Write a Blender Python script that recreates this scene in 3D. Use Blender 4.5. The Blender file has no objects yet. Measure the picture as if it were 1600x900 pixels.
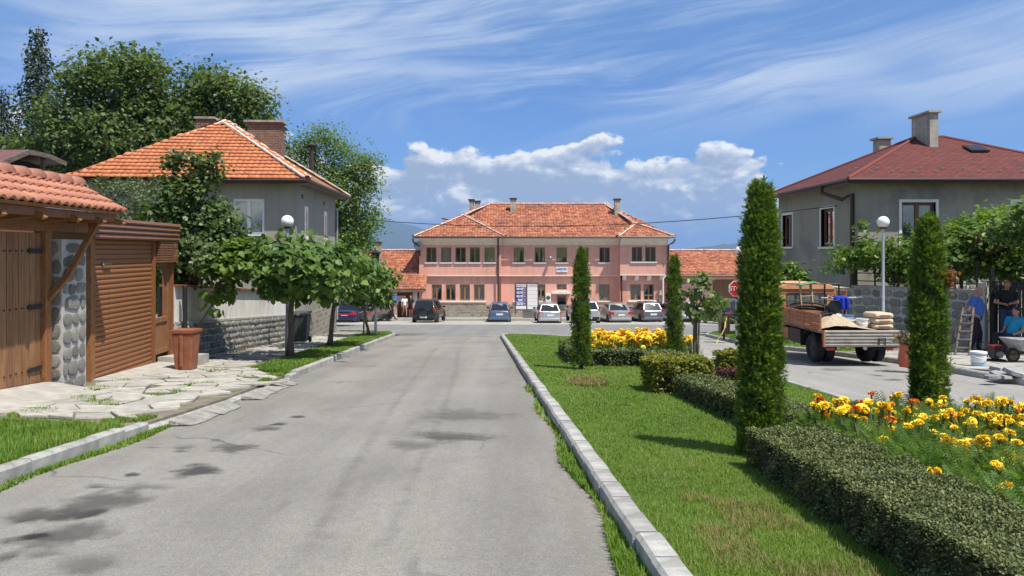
import bpy, math, random
import numpy as np
from mathutils import Vector, Matrix
random.seed(7); RNG = np.random.default_rng(7)
SC = bpy.context.scene; COL = SC.collection
PI = math.pi

# ------------------------------------------------------------------ camera, sky, sun
F = 1156.0; HZ = 392.0; EYE = 1.45; SL = 80.5 / 1156.0       # focal (px of a 1600 wide frame), level horizon, eye height, street slope
cam = bpy.data.cameras.new("camera"); camo = bpy.data.objects.new("camera", cam); COL.objects.link(camo)
cam.sensor_width = 36; cam.lens = F / 1600 * 36; cam.shift_y = (HZ - 450) / 1600
cam.clip_start = 0.05; cam.clip_end = 60000
camo.location = (0, 0, EYE); camo.rotation_euler = (PI / 2, 0, 0)
SC.camera = camo
SUN = Vector((0.357, -0.337, 1.0)).normalized()
ELEV = math.asin(SUN.z); AZ = math.atan2(SUN.x, SUN.y)
sl = bpy.data.lights.new("sun", 'SUN'); slo = bpy.data.objects.new("sun", sl); COL.objects.link(slo)
sl.energy = 4.6; sl.angle = math.radians(0.53); sl.color = (1.0, 0.94, 0.84)
slo.rotation_euler = SUN.to_track_quat('Z', 'Y').to_euler()
SC.view_settings.view_transform = 'Standard'; SC.view_settings.look = 'None'
SC.view_settings.exposure = 0.55; SC.view_settings.gamma = 1.0
SC.render.engine = 'CYCLES'
SC.cycles.max_bounces = 6; SC.cycles.transparent_max_bounces = 12; SC.cycles.caustics_reflective = False; SC.cycles.caustics_refractive = False

class NT:
    """tiny node helper"""
    def __init__(s, nt): s.t = nt; s.n = nt.nodes; s.n.clear()
    def __call__(s, typ, ins=None, **props):
        nd = s.n.new(typ)
        for k, v in props.items(): setattr(nd, k, v)
        for k, v in (ins or {}).items(): s.set(nd.inputs[k], v)
        return nd
    def set(s, sock, v):
        if isinstance(v, bpy.types.NodeSocket): s.t.links.new(v, sock)
        elif isinstance(v, bpy.types.Node): s.t.links.new(v.outputs[0], sock)
        else: sock.default_value = v
    def math(s, op, a, b=None, c=None, clamp=False):
        nd = s.n.new('ShaderNodeMath'); nd.operation = op; nd.use_clamp = clamp
        s.set(nd.inputs[0], a)
        if b is not None: s.set(nd.inputs[1], b)
        if c is not None: s.set(nd.inputs[2], c)
        return nd.outputs[0]
    def ramp(s, fac, stops, interp='LINEAR'):
        nd = s.n.new('ShaderNodeValToRGB'); s.set(nd.inputs[0], fac); nd.color_ramp.interpolation = interp
        el = nd.color_ramp.elements
        while len(el) < len(stops): el.new(0.5)
        for e, (p, c) in zip(el, stops):
            e.position = p; e.color = (c, c, c, 1) if isinstance(c, (int, float)) else (*c, 1)
        return nd.outputs[0]
    def mix(s, fac, a, b, typ='MIX'):
        nd = s.n.new('ShaderNodeMix'); nd.data_type = 'RGBA'; nd.blend_type = typ
        s.set(nd.inputs[0], fac)
        for i, v in ((6, a), (7, b)):
            s.set(nd.inputs[i], (*v, 1) if isinstance(v, tuple) and len(v) == 3 else v)
        return nd.outputs[2]
    def sstep(s, x, a, b):
        nd = s.n.new('ShaderNodeMapRange'); nd.interpolation_type = 'SMOOTHSTEP'
        s.set(nd.inputs[0], x); s.set(nd.inputs[1], a); s.set(nd.inputs[2], b); nd.inputs[3].default_value = 0; nd.inputs[4].default_value = 1
        return nd.outputs[0]
    def noise(s, vec, scale, detail=4, rough=0.55, dist=0.0, dims='3D'):
        nd = s('ShaderNodeTexNoise', {'Vector': vec, 'Scale': scale, 'Detail': detail, 'Roughness': rough, 'Distortion': dist}, noise_dimensions=dims)
        return nd.outputs[0]

CI_LOC, CV_LOC, CU_Z = (1.2, 6.9, 0), (5.3, 2.1, 0), 15.3
def build_world():
    w = bpy.data.worlds.new("World"); SC.world = w; w.use_nodes = True
    N = NT(w.node_tree)
    STR = 0.102
    sky = N('ShaderNodeTexSky', sky_type='NISHITA'); sky.sun_disc = False
    sky.sun_elevation = ELEV; sky.sun_rotation = AZ; sky.altitude = 900; sky.air_density = 1.0; sky.dust_density = 0.25; sky.ozone_density = 2.6
    d = N('ShaderNodeTexCoord').outputs['Generated']
    sp = N('ShaderNodeSeparateXYZ', {0: d}); x, y, z = sp.outputs
    az = N.math('MULTIPLY', N.math('ARCTAN2', x, y), 57.2958); el = N.math('MULTIPLY', N.math('ARCSINE', z), 57.2958)
    # cirrus: streaks on a flat high layer, combed along one direction
    zz = N.math('ADD', N.math('MAXIMUM', z, 0.0), 0.12)
    px = N.math('DIVIDE', x, zz); py = N.math('DIVIDE', y, zz)
    pv = N('ShaderNodeCombineXYZ', {0: px, 1: py, 2: 0.0}).outputs[0]
    warp = N('ShaderNodeTexNoise', {'Vector': pv, 'Scale': 0.8, 'Detail': 2}).outputs[1]
    pw = N('ShaderNodeVectorMath', {0: pv, 1: N('ShaderNodeVectorMath', {0: warp, 1: (0.35, 0.35, 0)}, operation='MULTIPLY').outputs[0]}, operation='ADD').outputs[0]
    across = N.math('SUBTRACT', el, N.math('MULTIPLY', x, 9.5))
    sv = N('ShaderNodeCombineXYZ', {0: N.math('MULTIPLY', x, 1.5), 1: N.math('MULTIPLY', across, 0.17), 2: N.math('MULTIPLY', y, 0.8)}).outputs[0]
    sv = N('ShaderNodeVectorMath', {0: N('ShaderNodeVectorMath', {0: sv, 1: N('ShaderNodeVectorMath', {0: warp, 1: (0.5, 1.1, 0.3)}, operation='MULTIPLY').outputs[0]}, operation='ADD').outputs[0], 1: CI_LOC}, operation='ADD').outputs[0]
    c1 = N.noise(sv, 1.5, 9, 0.58, 0.35)
    fine = N.noise(N('ShaderNodeMapping', {'Vector': sv, 'Scale': (1.0, 5.0, 1)}).outputs[0], 2.2, 6, 0.6, 0.5)
    cover = N.noise(N('ShaderNodeMapping', {'Vector': pv, 'Location': CV_LOC}).outputs[0], 0.62, 3, 0.5, 0.3)
    ci = N.math('MULTIPLY', N.sstep(N.math('ADD', c1, N.math('MULTIPLY', N.math('SUBTRACT', fine, 0.5), 0.28)), 0.36, 0.70), N.sstep(cover, 0.25, 0.52))
    ci = N.math('MULTIPLY', ci, N.math('MULTIPLY', N.sstep(el, 6.5, 13.0), 0.80))
    tint = N.ramp(N.math('DIVIDE', el, 60.0), [(0.0, (0.36, 0.52, 0.80)), (0.20, (0.46, 0.63, 0.90)), (0.36, (0.85, 1.0, 1.12)), (1.0, (1.0, 1.0, 1.0))])
    base = N.mix(ci, N.mix(1.0, sky.outputs[0], tint, 'MULTIPLY'), (4.9, 5.5, 6.3))
    # cumulus bank low over the hills, all round the horizon with gaps
    cv = N('ShaderNodeCombineXYZ', {0: N.math('MULTIPLY', az, 0.115), 1: N.math('MULTIPLY', el, 0.19), 2: CU_Z}).outputs[0]
    def dens(off):
        q = N('ShaderNodeVectorMath', {0: cv, 1: off}, operation='ADD').outputs[0]
        return N.noise(q, 1.75, 10, 0.56, 0.15)
    n0 = dens((0, 0, 0)); n1 = dens((0.04, 0.08, 0.0)); n2 = dens((0.11, 0.20, 0.0))
    big = N.noise(N('ShaderNodeCombineXYZ', {0: N.math('MULTIPLY', az, 0.06), 1: 1.7, 2: 0.0}).outputs[0], 1.0, 2, 0.5)
    side = N.math('MULTIPLY', N.sstep(az, 15.0, 27.0), N.sstep(az, 120.0, 60.0))
    top = N.math('SUBTRACT', N.math('ADD', 6.1, N.math('MULTIPLY', big, 3.4)), N.math('MULTIPLY', side, 3.8))
    bias = N.math('MULTIPLY', N.math('SUBTRACT', top, el), 0.10)
    dd = N.math('ADD', n0, N.math('MAXIMUM', N.math('MINIMUM', bias, 0.30), -0.5))
    al = N.sstep(dd, 0.50, 0.56)
    lit = N.math('ADD', N.math('MULTIPLY', N.math('SUBTRACT', n0, n1), 5.2), N.math('MULTIPLY', N.math('SUBTRACT', n0, n2), 2.2))
    lit = N.math('ADD', lit, N.math('MULTIPLY', N.sstep(dd, 0.74, 0.50), 0.55))
    lit = N.math('ADD', lit, 0.12)
    ccol = N.ramp(lit, [(0.0, (2.8, 3.3, 4.2)), (0.30, (3.6, 4.1, 4.9)), (0.58, (5.0, 5.3, 5.8)), (0.92, (7.4, 7.3, 7.1))])
    ccol.node.color_ramp.interpolation = 'EASE'
    low = N.mix(N.math('MULTIPLY', N.sstep(el, 5.0, 0.0), 0.34), ccol, (3.2, 3.9, 5.1))
    fin = N.mix(N.math('MULTIPLY', al, N.sstep(el, -1.0, 0.5)), base, low)
    bg = N('ShaderNodeBackground', {'Color': fin, 'Strength': STR})
    N('ShaderNodeOutputWorld', {'Surface': bg})
    w.cycles.sampling_method = 'MANUAL'; w.cycles.sample_map_resolution = 512
build_world()

# ------------------------------------------------------------------ coordinates
def gz(Y): return -SL * Y if Y < 64 else -SL * 64
def P(u, v, Y): return Vector(((u - 800) / F * Y, Y, EYE - (v - HZ) / F * Y))
def G(u, v, up=0.0):
    Y = (EYE - up) * F / (v - 472.5); return Vector(((u - 800) / F * Y, Y, gz(Y) + up))
def GP(x, y, up=0.0): return Vector((x, y, gz(y) + up))

# ------------------------------------------------------------------ materials
MATS = {}
def mat(name, c1, rough=0.7, c2=None, ns=8.0, bump=0.0, bs=40.0, metal=0.0, spec=0.4, wear=None, ws=1.2, stretch=None, rnd=0.0, coat=0.0, emit=0.0, amt=1.0, bdist=0.02, streak=0.0):
    """principled material: colour c1..c2 by noise, optional large blotches (wear colour) and fine relief"""
    if name in MATS: return MATS[name]
    m = bpy.data.materials.new(name); m.use_nodes = True; N = NT(m.node_tree)
    tc = N('ShaderNodeTexCoord').outputs['Object']
    if stretch: tc = N('ShaderNodeMapping', {'Vector': tc, 'Scale': stretch}).outputs[0]
    col = (*c1, 1)
    if c2:
        col = N.mix(N.math('MULTIPLY', N.sstep(N.noise(tc, ns, 5, 0.6), 0.30, 0.70), amt), c1, c2)
    if wear:
        col = N.mix(N.math('MULTIPLY', N.sstep(N.noise(tc, ws, 6, 0.62, 0.4), 0.48, 0.70), 0.8), col, wear)
    if streak:      # rain streaks and damp, running down
        sv = N('ShaderNodeMapping', {'Vector': tc, 'Scale': (2.2, 2.2, 0.16)}).outputs[0]
        col = N.mix(1.0, col, N.ramp(N.math('ADD', N.math('MULTIPLY', N.noise(sv, 1.6, 5, 0.65), 0.7), N.math('MULTIPLY', N.noise(tc, 0.7, 5, 0.6), 0.3)), [(0.34, 1.0 - streak), (0.52, 1.0), (0.68, 1.0 + streak * .5)]), 'MULTIPLY')
    if rnd:
        at = N('ShaderNodeAttribute', attribute_name='rnd').outputs['Fac']
        oi = N('ShaderNodeObjectInfo').outputs['Random']
        k = N.math('FRACT', N.math('ADD', at, oi))
        hsv = N('ShaderNodeHueSaturation', {'Color': col, 'Value': N.math('ADD', 1 - rnd, N.math('MULTIPLY', k, 2 * rnd)), 'Hue': N.math('ADD', 0.5 - rnd * 0.025, N.math('MULTIPLY', k, rnd * 0.05))})
        col = hsv.outputs[0]
    b = N('ShaderNodeBsdfPrincipled', {'Base Color': col, 'Roughness': rough, 'Metallic': metal, 'Specular IOR Level': spec})
    if coat: b.inputs['Coat Weight'].default_value = coat; b.inputs['Coat Roughness'].default_value = 0.04
    if bump:
        bn = N('ShaderNodeBump', {'Strength': bump, 'Distance': bdist, 'Height': N.noise(tc, bs, 4, 0.6)})
        N.set(b.inputs['Normal'], bn.outputs[0])
    N('ShaderNodeOutputMaterial', {'Surface': b})
    MATS[name] = m; return m

def leafmat(name, cols, rough=0.45, trans=0.35, spec=0.35):
    m = bpy.data.materials.new(name); m.use_nodes = True; N = NT(m.node_tree)
    at = N('ShaderNodeAttribute', attribute_name='rnd').outputs['Fac']
    n = len(cols); col = N.ramp(at, [(i / max(1, n - 1), c) for i, c in enumerate(cols)])
    b = N('ShaderNodeBsdfPrincipled', {'Base Color': col, 'Roughness': rough, 'Specular IOR Level': spec})
    t = N('ShaderNodeBsdfTranslucent', {'Color': N.mix(1.0, col, (1.5, 1.6, 0.7), 'MULTIPLY')})
    mx = N('ShaderNodeMixShader', {0: trans, 1: b.outputs[0], 2: t.outputs[0]})
    N('ShaderNodeOutputMaterial', {'Surface': mx.outputs[0]})
    return m

def glassmat(name, tint=(0.75, 0.82, 0.82), base=0.10):
    m = bpy.data.materials.new(name); m.use_nodes = True; N = NT(m.node_tree)
    lw = N('ShaderNodeFresnel', {'IOR': 1.5})
    tr = N('ShaderNodeBsdfTransparent', {'Color': (*tint, 1)}); gl = N('ShaderNodeBsdfGlossy', {'Color': (1, 1, 1, 1), 'Roughness': 0.02})
    mx = N('ShaderNodeMixShader', {0: N.math('ADD', N.math('MULTIPLY', lw.outputs[0], 1.0), base), 1: tr.outputs[0], 2: gl.outputs[0]})
    N('ShaderNodeOutputMaterial', {'Surface': mx.outputs[0]}); return m

M = dict(
    asphalt=None,
    kerb=mat("kerb_concrete", (0.30, 0.30, 0.29), 0.85, (0.42, 0.41, 0.38), 9, 0.35, 60, wear=(0.20, 0.20, 0.18), ws=2.5, rnd=0.14),
    concrete=mat("concrete", (0.33, 0.315, 0.28), 0.9, (0.44, 0.42, 0.38), 5, 0.5, 30, wear=(0.30, 0.28, 0.25), ws=1.5),
    slab=mat("slab_stone", (0.30, 0.285, 0.25), 0.85, (0.43, 0.41, 0.36), 6, 0.5, 25, wear=(0.30, 0.29, 0.26), ws=2.0, rnd=0.14),
    mortar=mat("mortar", (0.42, 0.405, 0.37), 0.95, (0.53, 0.515, 0.48), 14, 0.5, 60),
    stone=mat("field_stone", (0.165, 0.158, 0.142), 0.85, (0.31, 0.295, 0.265), 9, 0.8, 22, rnd=0.30),
    stone_pale=mat("pale_field_stone", (0.20, 0.20, 0.20), 0.85, (0.32, 0.315, 0.30), 9, 0.8, 22, rnd=0.25),
    ramp=mat("rough_concrete", (0.27, 0.26, 0.23), 0.95, (0.40, 0.385, 0.345), 7, 1.0, 24, wear=(0.20, 0.19, 0.17), ws=2.5, bdist=.05),
    joint=mat("joint_soil", (0.14, 0.122, 0.09), 1.0, (0.23, 0.205, 0.16), 5, 0.8, 25, wear=(0.10, 0.12, 0.04), ws=1.6),
    earth=mat("earth", (0.10, 0.075, 0.045), 1.0, (0.16, 0.12, 0.07), 6, 0.8, 20),
    wood_gate=mat("oiled_plank", (0.20, 0.098, 0.044), 0.55, (0.33, 0.170, 0.075), 5, 0.25, 30, stretch=(6, 6, 0.5), rnd=0.16),
    wood_dark=mat("oiled_beam", (0.20, 0.085, 0.03), 0.5, (0.30, 0.13, 0.05), 5, 0.25, 30, stretch=(4, 4, 2), rnd=0.12),
    shutter=mat("brown_shutter", (0.225, 0.095, 0.040), 0.45, (0.28, 0.122, 0.052), 9, 0.04, 40, stretch=(1, 1, 8), rnd=0.05),
    shutter_box=mat("brown_sheet", (0.19, 0.085, 0.05), 0.42, (0.22, 0.10, 0.055), 6, 0.05, 30),
    iron=mat("black_iron", (0.018, 0.018, 0.02), 0.5, (0.035, 0.033, 0.032), 30, 0.2, 50, metal=0.3),
    tile_new=mat("new_clay_tile", (0.38, 0.150, 0.090), 0.65, (0.46, 0.20, 0.125), 9, 0.15, 40, rnd=0.10),
    tile_orange=mat("orange_clay_tile", (0.45, 0.140, 0.058), 0.75, (0.54, 0.195, 0.085), 3, 0.2, 40, rnd=0.12),
    tile_old=mat("weathered_clay_tile", (0.32, 0.098, 0.050), 0.8, (0.46, 0.185, 0.105), 2.4, 0.2, 30, rnd=0.26, wear=(0.18, 0.085, 0.058), ws=0.6),
    hipmortar=mat("lime_mortar", (0.55, 0.50, 0.44), 0.9, (0.72, 0.68, 0.62), 20, 0.5, 60),
    render_grey=mat("grey_render", (0.325, 0.305, 0.255), 0.95, (0.41, 0.385, 0.33), 26, 0.9, 70, wear=(0.265, 0.255, 0.23), ws=0.5, amt=0.8, streak=.15),
    render_grey2=mat("dark_grey_render", (0.30, 0.275, 0.225), 0.95, (0.40, 0.37, 0.31), 30, 1.0, 60, wear=(0.20, 0.19, 0.165), ws=0.5, streak=.15),
    plaster=mat("stained_white_plaster", (0.62, 0.60, 0.55), 0.9, (0.74, 0.72, 0.67), 3, 0.2, 40, wear=(0.42, 0.39, 0.34), ws=0.8, stretch=(1, 1, 0.5), streak=.10),
    pink=mat("salmon_plaster", (0.72, 0.375, 0.295), 0.9, (0.76, 0.41, 0.33), 1.2, 0.15, 30, wear=(0.58, 0.29, 0.225), ws=0.35, streak=.14),
    cream=mat("cream_plaster", (0.66, 0.58, 0.48), 0.85, (0.74, 0.68, 0.58), 3),
    white=mat("white_paint", (0.78, 0.78, 0.76), 0.5, (0.70, 0.69, 0.66), 6),
    upvc=mat("white_window_plastic", (0.80, 0.80, 0.80), 0.3),
    woodwin=mat("varnished_window_wood", (0.26, 0.13, 0.045), 0.45, (0.36, 0.20, 0.07), 10),
    brownwin=mat("brown_window_wood", (0.15, 0.060, 0.032), 0.45, (0.20, 0.085, 0.045), 10),
    glass=glassmat("window_glass"),
    curtain=mat("grey_curtain", (0.30, 0.31, 0.30), 0.9, (0.18, 0.19, 0.19), 6, stretch=(9, 1, 0.15)),
    blind=mat("roller_blind", (0.33, 0.35, 0.33), 0.8, (0.22, 0.24, 0.235), 3, stretch=(0.05, 0.05, 5)),
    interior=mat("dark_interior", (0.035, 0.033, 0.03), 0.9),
    brownmetal=mat("brown_gutter", (0.055, 0.030, 0.022), 0.4, (0.075, 0.04, 0.03), 8),
    eavewood=mat("eaves_board", (0.10, 0.075, 0.055), 0.7, (0.22, 0.19, 0.155), 5, stretch=(0.5, 0.5, 4)),
    brick=None,
    chim=mat("chimney_render", (0.36, 0.33, 0.28), 0.95, (0.48, 0.45, 0.40), 7, 0.5, 40, wear=(0.25, 0.23, 0.20), ws=1.3, streak=.35),
    galv=mat("galvanised_pole", (0.42, 0.43, 0.44), 0.45, (0.50, 0.51, 0.52), 12, metal=0.6),
    globe=mat("opal_globe", (0.82, 0.83, 0.84), 0.25),
    bark=mat("grey_bark", (0.11, 0.085, 0.06), 0.95, (0.18, 0.15, 0.11), 14, 0.9, 40, stretch=(1, 1, 0.25)),
    rust=mat("rust_brown_plastic", (0.22, 0.075, 0.038), 0.6, (0.30, 0.11, 0.055), 6),
    greyplastic=mat("dark_grey_plastic", (0.05, 0.055, 0.055), 0.5, (0.075, 0.08, 0.08), 8),
    tyre=mat("tyre_rubber", (0.012, 0.012, 0.013), 0.8, (0.02, 0.02, 0.02), 30),
    rim=mat("wheel_alloy", (0.42, 0.43, 0.45), 0.3, metal=0.8),
    carglass=mat("car_glass", (0.012, 0.014, 0.016), 0.04, spec=0.9),
    redlamp=mat("red_lamp_lens", (0.42, 0.012, 0.012), 0.15, spec=0.7),
    clearlamp=mat("clear_lamp_lens", (0.70, 0.72, 0.74), 0.1, spec=0.9),
    plate=mat("plate_white", (0.78, 0.78, 0.77), 0.4),
    blacktrim=mat("black_trim", (0.016, 0.016, 0.017), 0.55),
    chrome=mat("chrome_trim", (0.62, 0.63, 0.64), 0.15, metal=0.95),
    signblue=mat("sign_blue", (0.015, 0.045, 0.27), 0.4),
    signwhite=mat("sign_white", (0.80, 0.80, 0.80), 0.4),
    signgrey=mat("sign_grey_frame", (0.09, 0.07, 0.065), 0.5),
    stopred=mat("stop_red", (0.50, 0.016, 0.022), 0.4),
    sand=mat("sand", (0.36, 0.29, 0.19), 1.0, (0.46, 0.38, 0.27), 12, 0.7, 50),
    skin=mat("skin", (0.46, 0.24, 0.165), 0.55, (0.40, 0.20, 0.135), 20),
    hair=mat("dark_hair", (0.02, 0.014, 0.01), 0.6, (0.035, 0.025, 0.018), 60),
)

def asphalt(name, c1, c2, wear, seed=0.0):
    m = bpy.data.materials.new(name); m.use_nodes = True; N = NT(m.node_tree)
    tc = N('ShaderNodeTexCoord').outputs['Object']
    tc = N('ShaderNodeMapping', {'Vector': tc, 'Location': (seed, seed * 2, 0)}).outputs[0]
    lng = N('ShaderNodeMapping', {'Vector': tc, 'Scale': (1.5, 0.10, 1)}).outputs[0]
    f = N.math('ADD', N.math('MULTIPLY', N.noise(lng, 1.0, 5, 0.6), 0.55), N.math('MULTIPLY', N.noise(tc, 0.55, 6, 0.65, 0.3), 0.45))
    col = N.mix(N.sstep(f, 0.36, 0.64), c1, c2)
    col = N.mix(N.math('MULTIPLY', N.sstep(N.noise(tc, 0.33, 6, 0.7, 0.8), 0.56, 0.72), 0.55), col, wear)
    sx = N('ShaderNodeSeparateXYZ', {0: tc}).outputs[0]; lane = N.math('SINE', N.math('ADD', N.math('MULTIPLY', sx, 3.3), N.math('MULTIPLY', N.noise(lng, 0.6, 3), 3.0)))
    col = N.mix(N.math('MULTIPLY', N.sstep(lane, 0.2, 1.0), 0.18), col, wear)
    col = N.mix(1.0, col, N.ramp(N.noise(tc, 14, 4, 0.75), [(0.28, 0.90), (0.5, 1.0), (0.72, 1.09)]), 'MULTIPLY')
    wp = N('ShaderNodeTexNoise', {'Vector': tc, 'Scale': 1.4, 'Detail': 4}).outputs[1]
    cv = N('ShaderNodeVectorMath', {0: tc, 1: N('ShaderNodeVectorMath', {0: wp, 1: (0.7, 0.7, 0)}, operation='MULTIPLY').outputs[0]}, operation='ADD').outputs[0]
    vor = N('ShaderNodeTexVoronoi', {'Vector': cv, 'Scale': 0.42}, feature='DISTANCE_TO_EDGE').outputs[0]
    crack = N.math('MULTIPLY', N.sstep(vor, 0.010, 0.002), N.sstep(N.noise(tc, 0.5, 3), 0.50, 0.62))
    col = N.mix(N.math('MULTIPLY', crack, 0.55), col, (0.05, 0.048, 0.045))
    grain = N.noise(tc, 95, 3, 0.7)
    col = N.mix(1.0, col, N.ramp(grain, [(0.30, 0.62), (0.55, 1.0), (0.75, 1.45)]), 'MULTIPLY')
    b = N('ShaderNodeBsdfPrincipled', {'Base Color': col, 'Roughness': 0.92, 'Specular IOR Level': 0.25})
    bn = N('ShaderNodeBump', {'Strength': 0.55, 'Distance': 0.01, 'Height': N.math('ADD', grain, N.math('MULTIPLY', N.noise(tc, 4, 3), 0.6))})
    N.set(b.inputs['Normal'], bn.outputs[0])
    # thin crack lines
    N('ShaderNodeOutputMaterial', {'Surface': b}); return m
M['asphalt'] = asphalt("old_asphalt", (0.205, 0.195, 0.176), (0.272, 0.260, 0.235), (0.165, 0.157, 0.144))
M['asphalt_cross'] = asphalt("street_asphalt", (0.19, 0.188, 0.182), (0.235, 0.232, 0.225), (0.17, 0.167, 0.16), 3.3)
M['asphalt_side'] = asphalt("pale_asphalt", (0.265, 0.255, 0.235), (0.335, 0.325, 0.30), (0.22, 0.21, 0.195), 7.1)
M['apron'] = asphalt("parking_asphalt", (0.34, 0.325, 0.29), (0.42, 0.405, 0.365), (0.28, 0.268, 0.24), 9.7)

def brickmat(name, c1, c2, mort, bw, bh, ms=0.012, rough=0.9, use_uv=False, bump=0.6, offset=0.5):
    m = bpy.data.materials.new(name); m.use_nodes = True; N = NT(m.node_tree)
    tcn = N('ShaderNodeTexCoord')
    if use_uv: vec = tcn.outputs['UV']
    else:
        s = N('ShaderNodeSeparateXYZ', {0: tcn.outputs['Object']})
        vec = N('ShaderNodeCombineXYZ', {0: N.math('ADD', s.outputs[0], s.outputs[1]), 1: s.outputs[2], 2: 0.0}).outputs[0]
    bt = N('ShaderNodeTexBrick', {'Vector': vec, 'Color1': (*c1, 1), 'Color2': (*c2, 1), 'Mortar': (*mort, 1), 'Scale': 1.0, 'Mortar Size': ms, 'Brick Width': bw, 'Row Height': bh, 'Mortar Smooth': 0.2, 'Bias': 0.0}, offset=offset)
    col = N.mix(1.0, bt.outputs[0], N.ramp(N.noise(tcn.outputs['Object'], 5, 5, 0.65), [(0.3, 0.75), (0.7, 1.22)]), 'MULTIPLY')
    b = N('ShaderNodeBsdfPrincipled', {'Base Color': col, 'Roughness': rough, 'Specular IOR Level': 0.3})
    bn = N('ShaderNodeBump', {'Strength': bump, 'Distance': 0.02, 'Height': N.math('SUBTRACT', 1.0, bt.outputs[1])})
    N.set(b.inputs['Normal'], bn.outputs[0]); N('ShaderNodeOutputMaterial', {'Surface': b}); return m
M['brick'] = brickmat("old_brick", (0.14, 0.062, 0.042), (0.23, 0.11, 0.075), (0.24, 0.205, 0.17), 0.22, 0.075)
M['shingle'] = brickmat("red_shingle", (0.155, 0.040, 0.034), (0.115, 0.031, 0.027), (0.045, 0.016, 0.015), 0.33, 0.145, 0.016, 0.85, True, 0.5)
M['plinth'] = brickmat("rubble_plinth", (0.20, 0.18, 0.14), (0.33, 0.30, 0.24), (0.42, 0.39, 0.33), 0.42, 0.20, 0.02, 0.95, False, 1.0, 0.37)
M['metalroof'] = mat("brown_sheet_roof", (0.13, 0.055, 0.05), 0.5, (0.17, 0.075, 0.065), 4)
M['ochre'] = mat("ochre_plaster", (0.36, 0.26, 0.09), 0.9, (0.42, 0.31, 0.12), 4)
def paint(name, c, metal=0.55, rough=0.34): return mat(name, c, rough, metal=metal, spec=0.5, coat=0.6)
M['p_dark'] = paint("dark_green_grey_paint", (0.022, 0.028, 0.030)); M['p_blue'] = paint("steel_blue_paint", (0.11, 0.16, 0.27))
M['p_silver'] = paint("silver_paint", (0.46, 0.47, 0.49)); M['p_navy'] = paint("navy_paint", (0.022, 0.030, 0.10))
M['p_grey'] = paint("slate_paint", (0.15, 0.17, 0.20)); M['p_lblue'] = paint("pale_blue_paint", (0.34, 0.47, 0.57))
M['p_beige'] = paint("warm_silver_paint", (0.38, 0.375, 0.36)); M['p_black'] = paint("anthracite_paint", (0.03, 0.032, 0.036)); M['p_taupe'] = paint("taupe_paint", (0.22, 0.20, 0.18))
M['orange'] = mat("faded_orange_paint", (0.38, 0.135, 0.060), 0.6, (0.46, 0.20, 0.11), 4, 0.05, 20, wear=(0.36, 0.10, 0.045), ws=2.2)
M['peach'] = mat("sun_bleached_orange_paint", (0.62, 0.30, 0.14), 0.5, (0.66, 0.36, 0.19), 4)
M['tailgate'] = mat("worn_tailgate_sheet", (0.34, 0.31, 0.27), 0.6, (0.46, 0.43, 0.37), 5, 0.15, 30, wear=(0.26, 0.20, 0.15), ws=2.6)
# leaves
M['l_catalpa'] = leafmat("catalpa_leaf", [(0.036, 0.080, 0.016), (0.085, 0.155, 0.028), (0.165, 0.245, 0.048)], 0.45, 0.30)
M['l_walnut'] = leafmat("walnut_leaf", [(0.048, 0.082, 0.024), (0.108, 0.158, 0.050), (0.195, 0.245, 0.095)], 0.45, 0.40)
M['l_spruce'] = leafmat("spruce_needles", [(0.018, 0.036, 0.018), (0.040, 0.068, 0.032)], 0.6, 0.12)
M['l_locust'] = leafmat("locust_leaf", [(0.065, 0.120, 0.024), (0.125, 0.200, 0.040), (0.185, 0.255, 0.065)], 0.5, 0.40)
M['l_fruit'] = leafmat("persimmon_leaf", [(0.045, 0.085, 0.024), (0.092, 0.145, 0.042), (0.175, 0.210, 0.090)], 0.42, 0.30)
M['l_plum'] = leafmat("plum_leaf", [(0.054, 0.086, 0.036), (0.090, 0.132, 0.060), (0.162, 0.198, 0.102)], 0.5, 0.25)
M['l_vine'] = leafmat("vine_leaf", [(0.069, 0.132, 0.025), (0.121, 0.201, 0.037), (0.190, 0.259, 0.063)], 0.45, 0.40)
M['l_cypress'] = leafmat("cypress_spray", [(0.045, 0.085, 0.018), (0.105, 0.170, 0.032), (0.215, 0.285, 0.060)], 0.6, 0.35, 0.2)
M['l_hedge'] = leafmat("boxwood_leaf", [(0.034, 0.052, 0.016), (0.100, 0.125, 0.042), (0.205, 0.225, 0.090)], 0.5, 0.10, 0.2)
M['l_gold'] = leafmat("golden_conifer_leaf", [(0.094, 0.121, 0.020), (0.209, 0.220, 0.033), (0.319, 0.297, 0.055)], 0.55, 0.30)
M['l_barb'] = leafmat("barberry_leaf", [(0.055, 0.018, 0.018), (0.105, 0.035, 0.030)], 0.5, 0.2)
M['l_pear'] = leafmat("pear_leaf", [(0.088, 0.138, 0.039), (0.143, 0.193, 0.066), (0.220, 0.259, 0.121)], 0.4, 0.35)
M['l_mari'] = leafmat("marigold_leaf", [(0.060, 0.120, 0.024), (0.125, 0.215, 0.042), (0.210, 0.305, 0.075)], 0.5, 0.40)
M['grass'] = leafmat("grass_blade", [(0.069, 0.138, 0.018), (0.110, 0.200, 0.025), (0.156, 0.250, 0.037), (0.231, 0.275, 0.075)], 0.55, 0.35, 0.25)
M['drygrass'] = leafmat("dry_grass_blade", [(0.10, 0.12, 0.035), (0.22, 0.20, 0.08), (0.30, 0.24, 0.11)], 0.6, 0.3, 0.2)
M['turf'] = mat("turf", (0.08, 0.125, 0.022), 1.0, (0.125, 0.175, 0.032), 5, 1.0, 60, wear=(0.13, 0.15, 0.04), ws=0.9)
M['bl_yellow'] = mat("yellow_petal", (0.92, 0.58, 0.015), 0.6, (0.95, 0.70, 0.03), 40, rnd=0.12)
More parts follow.
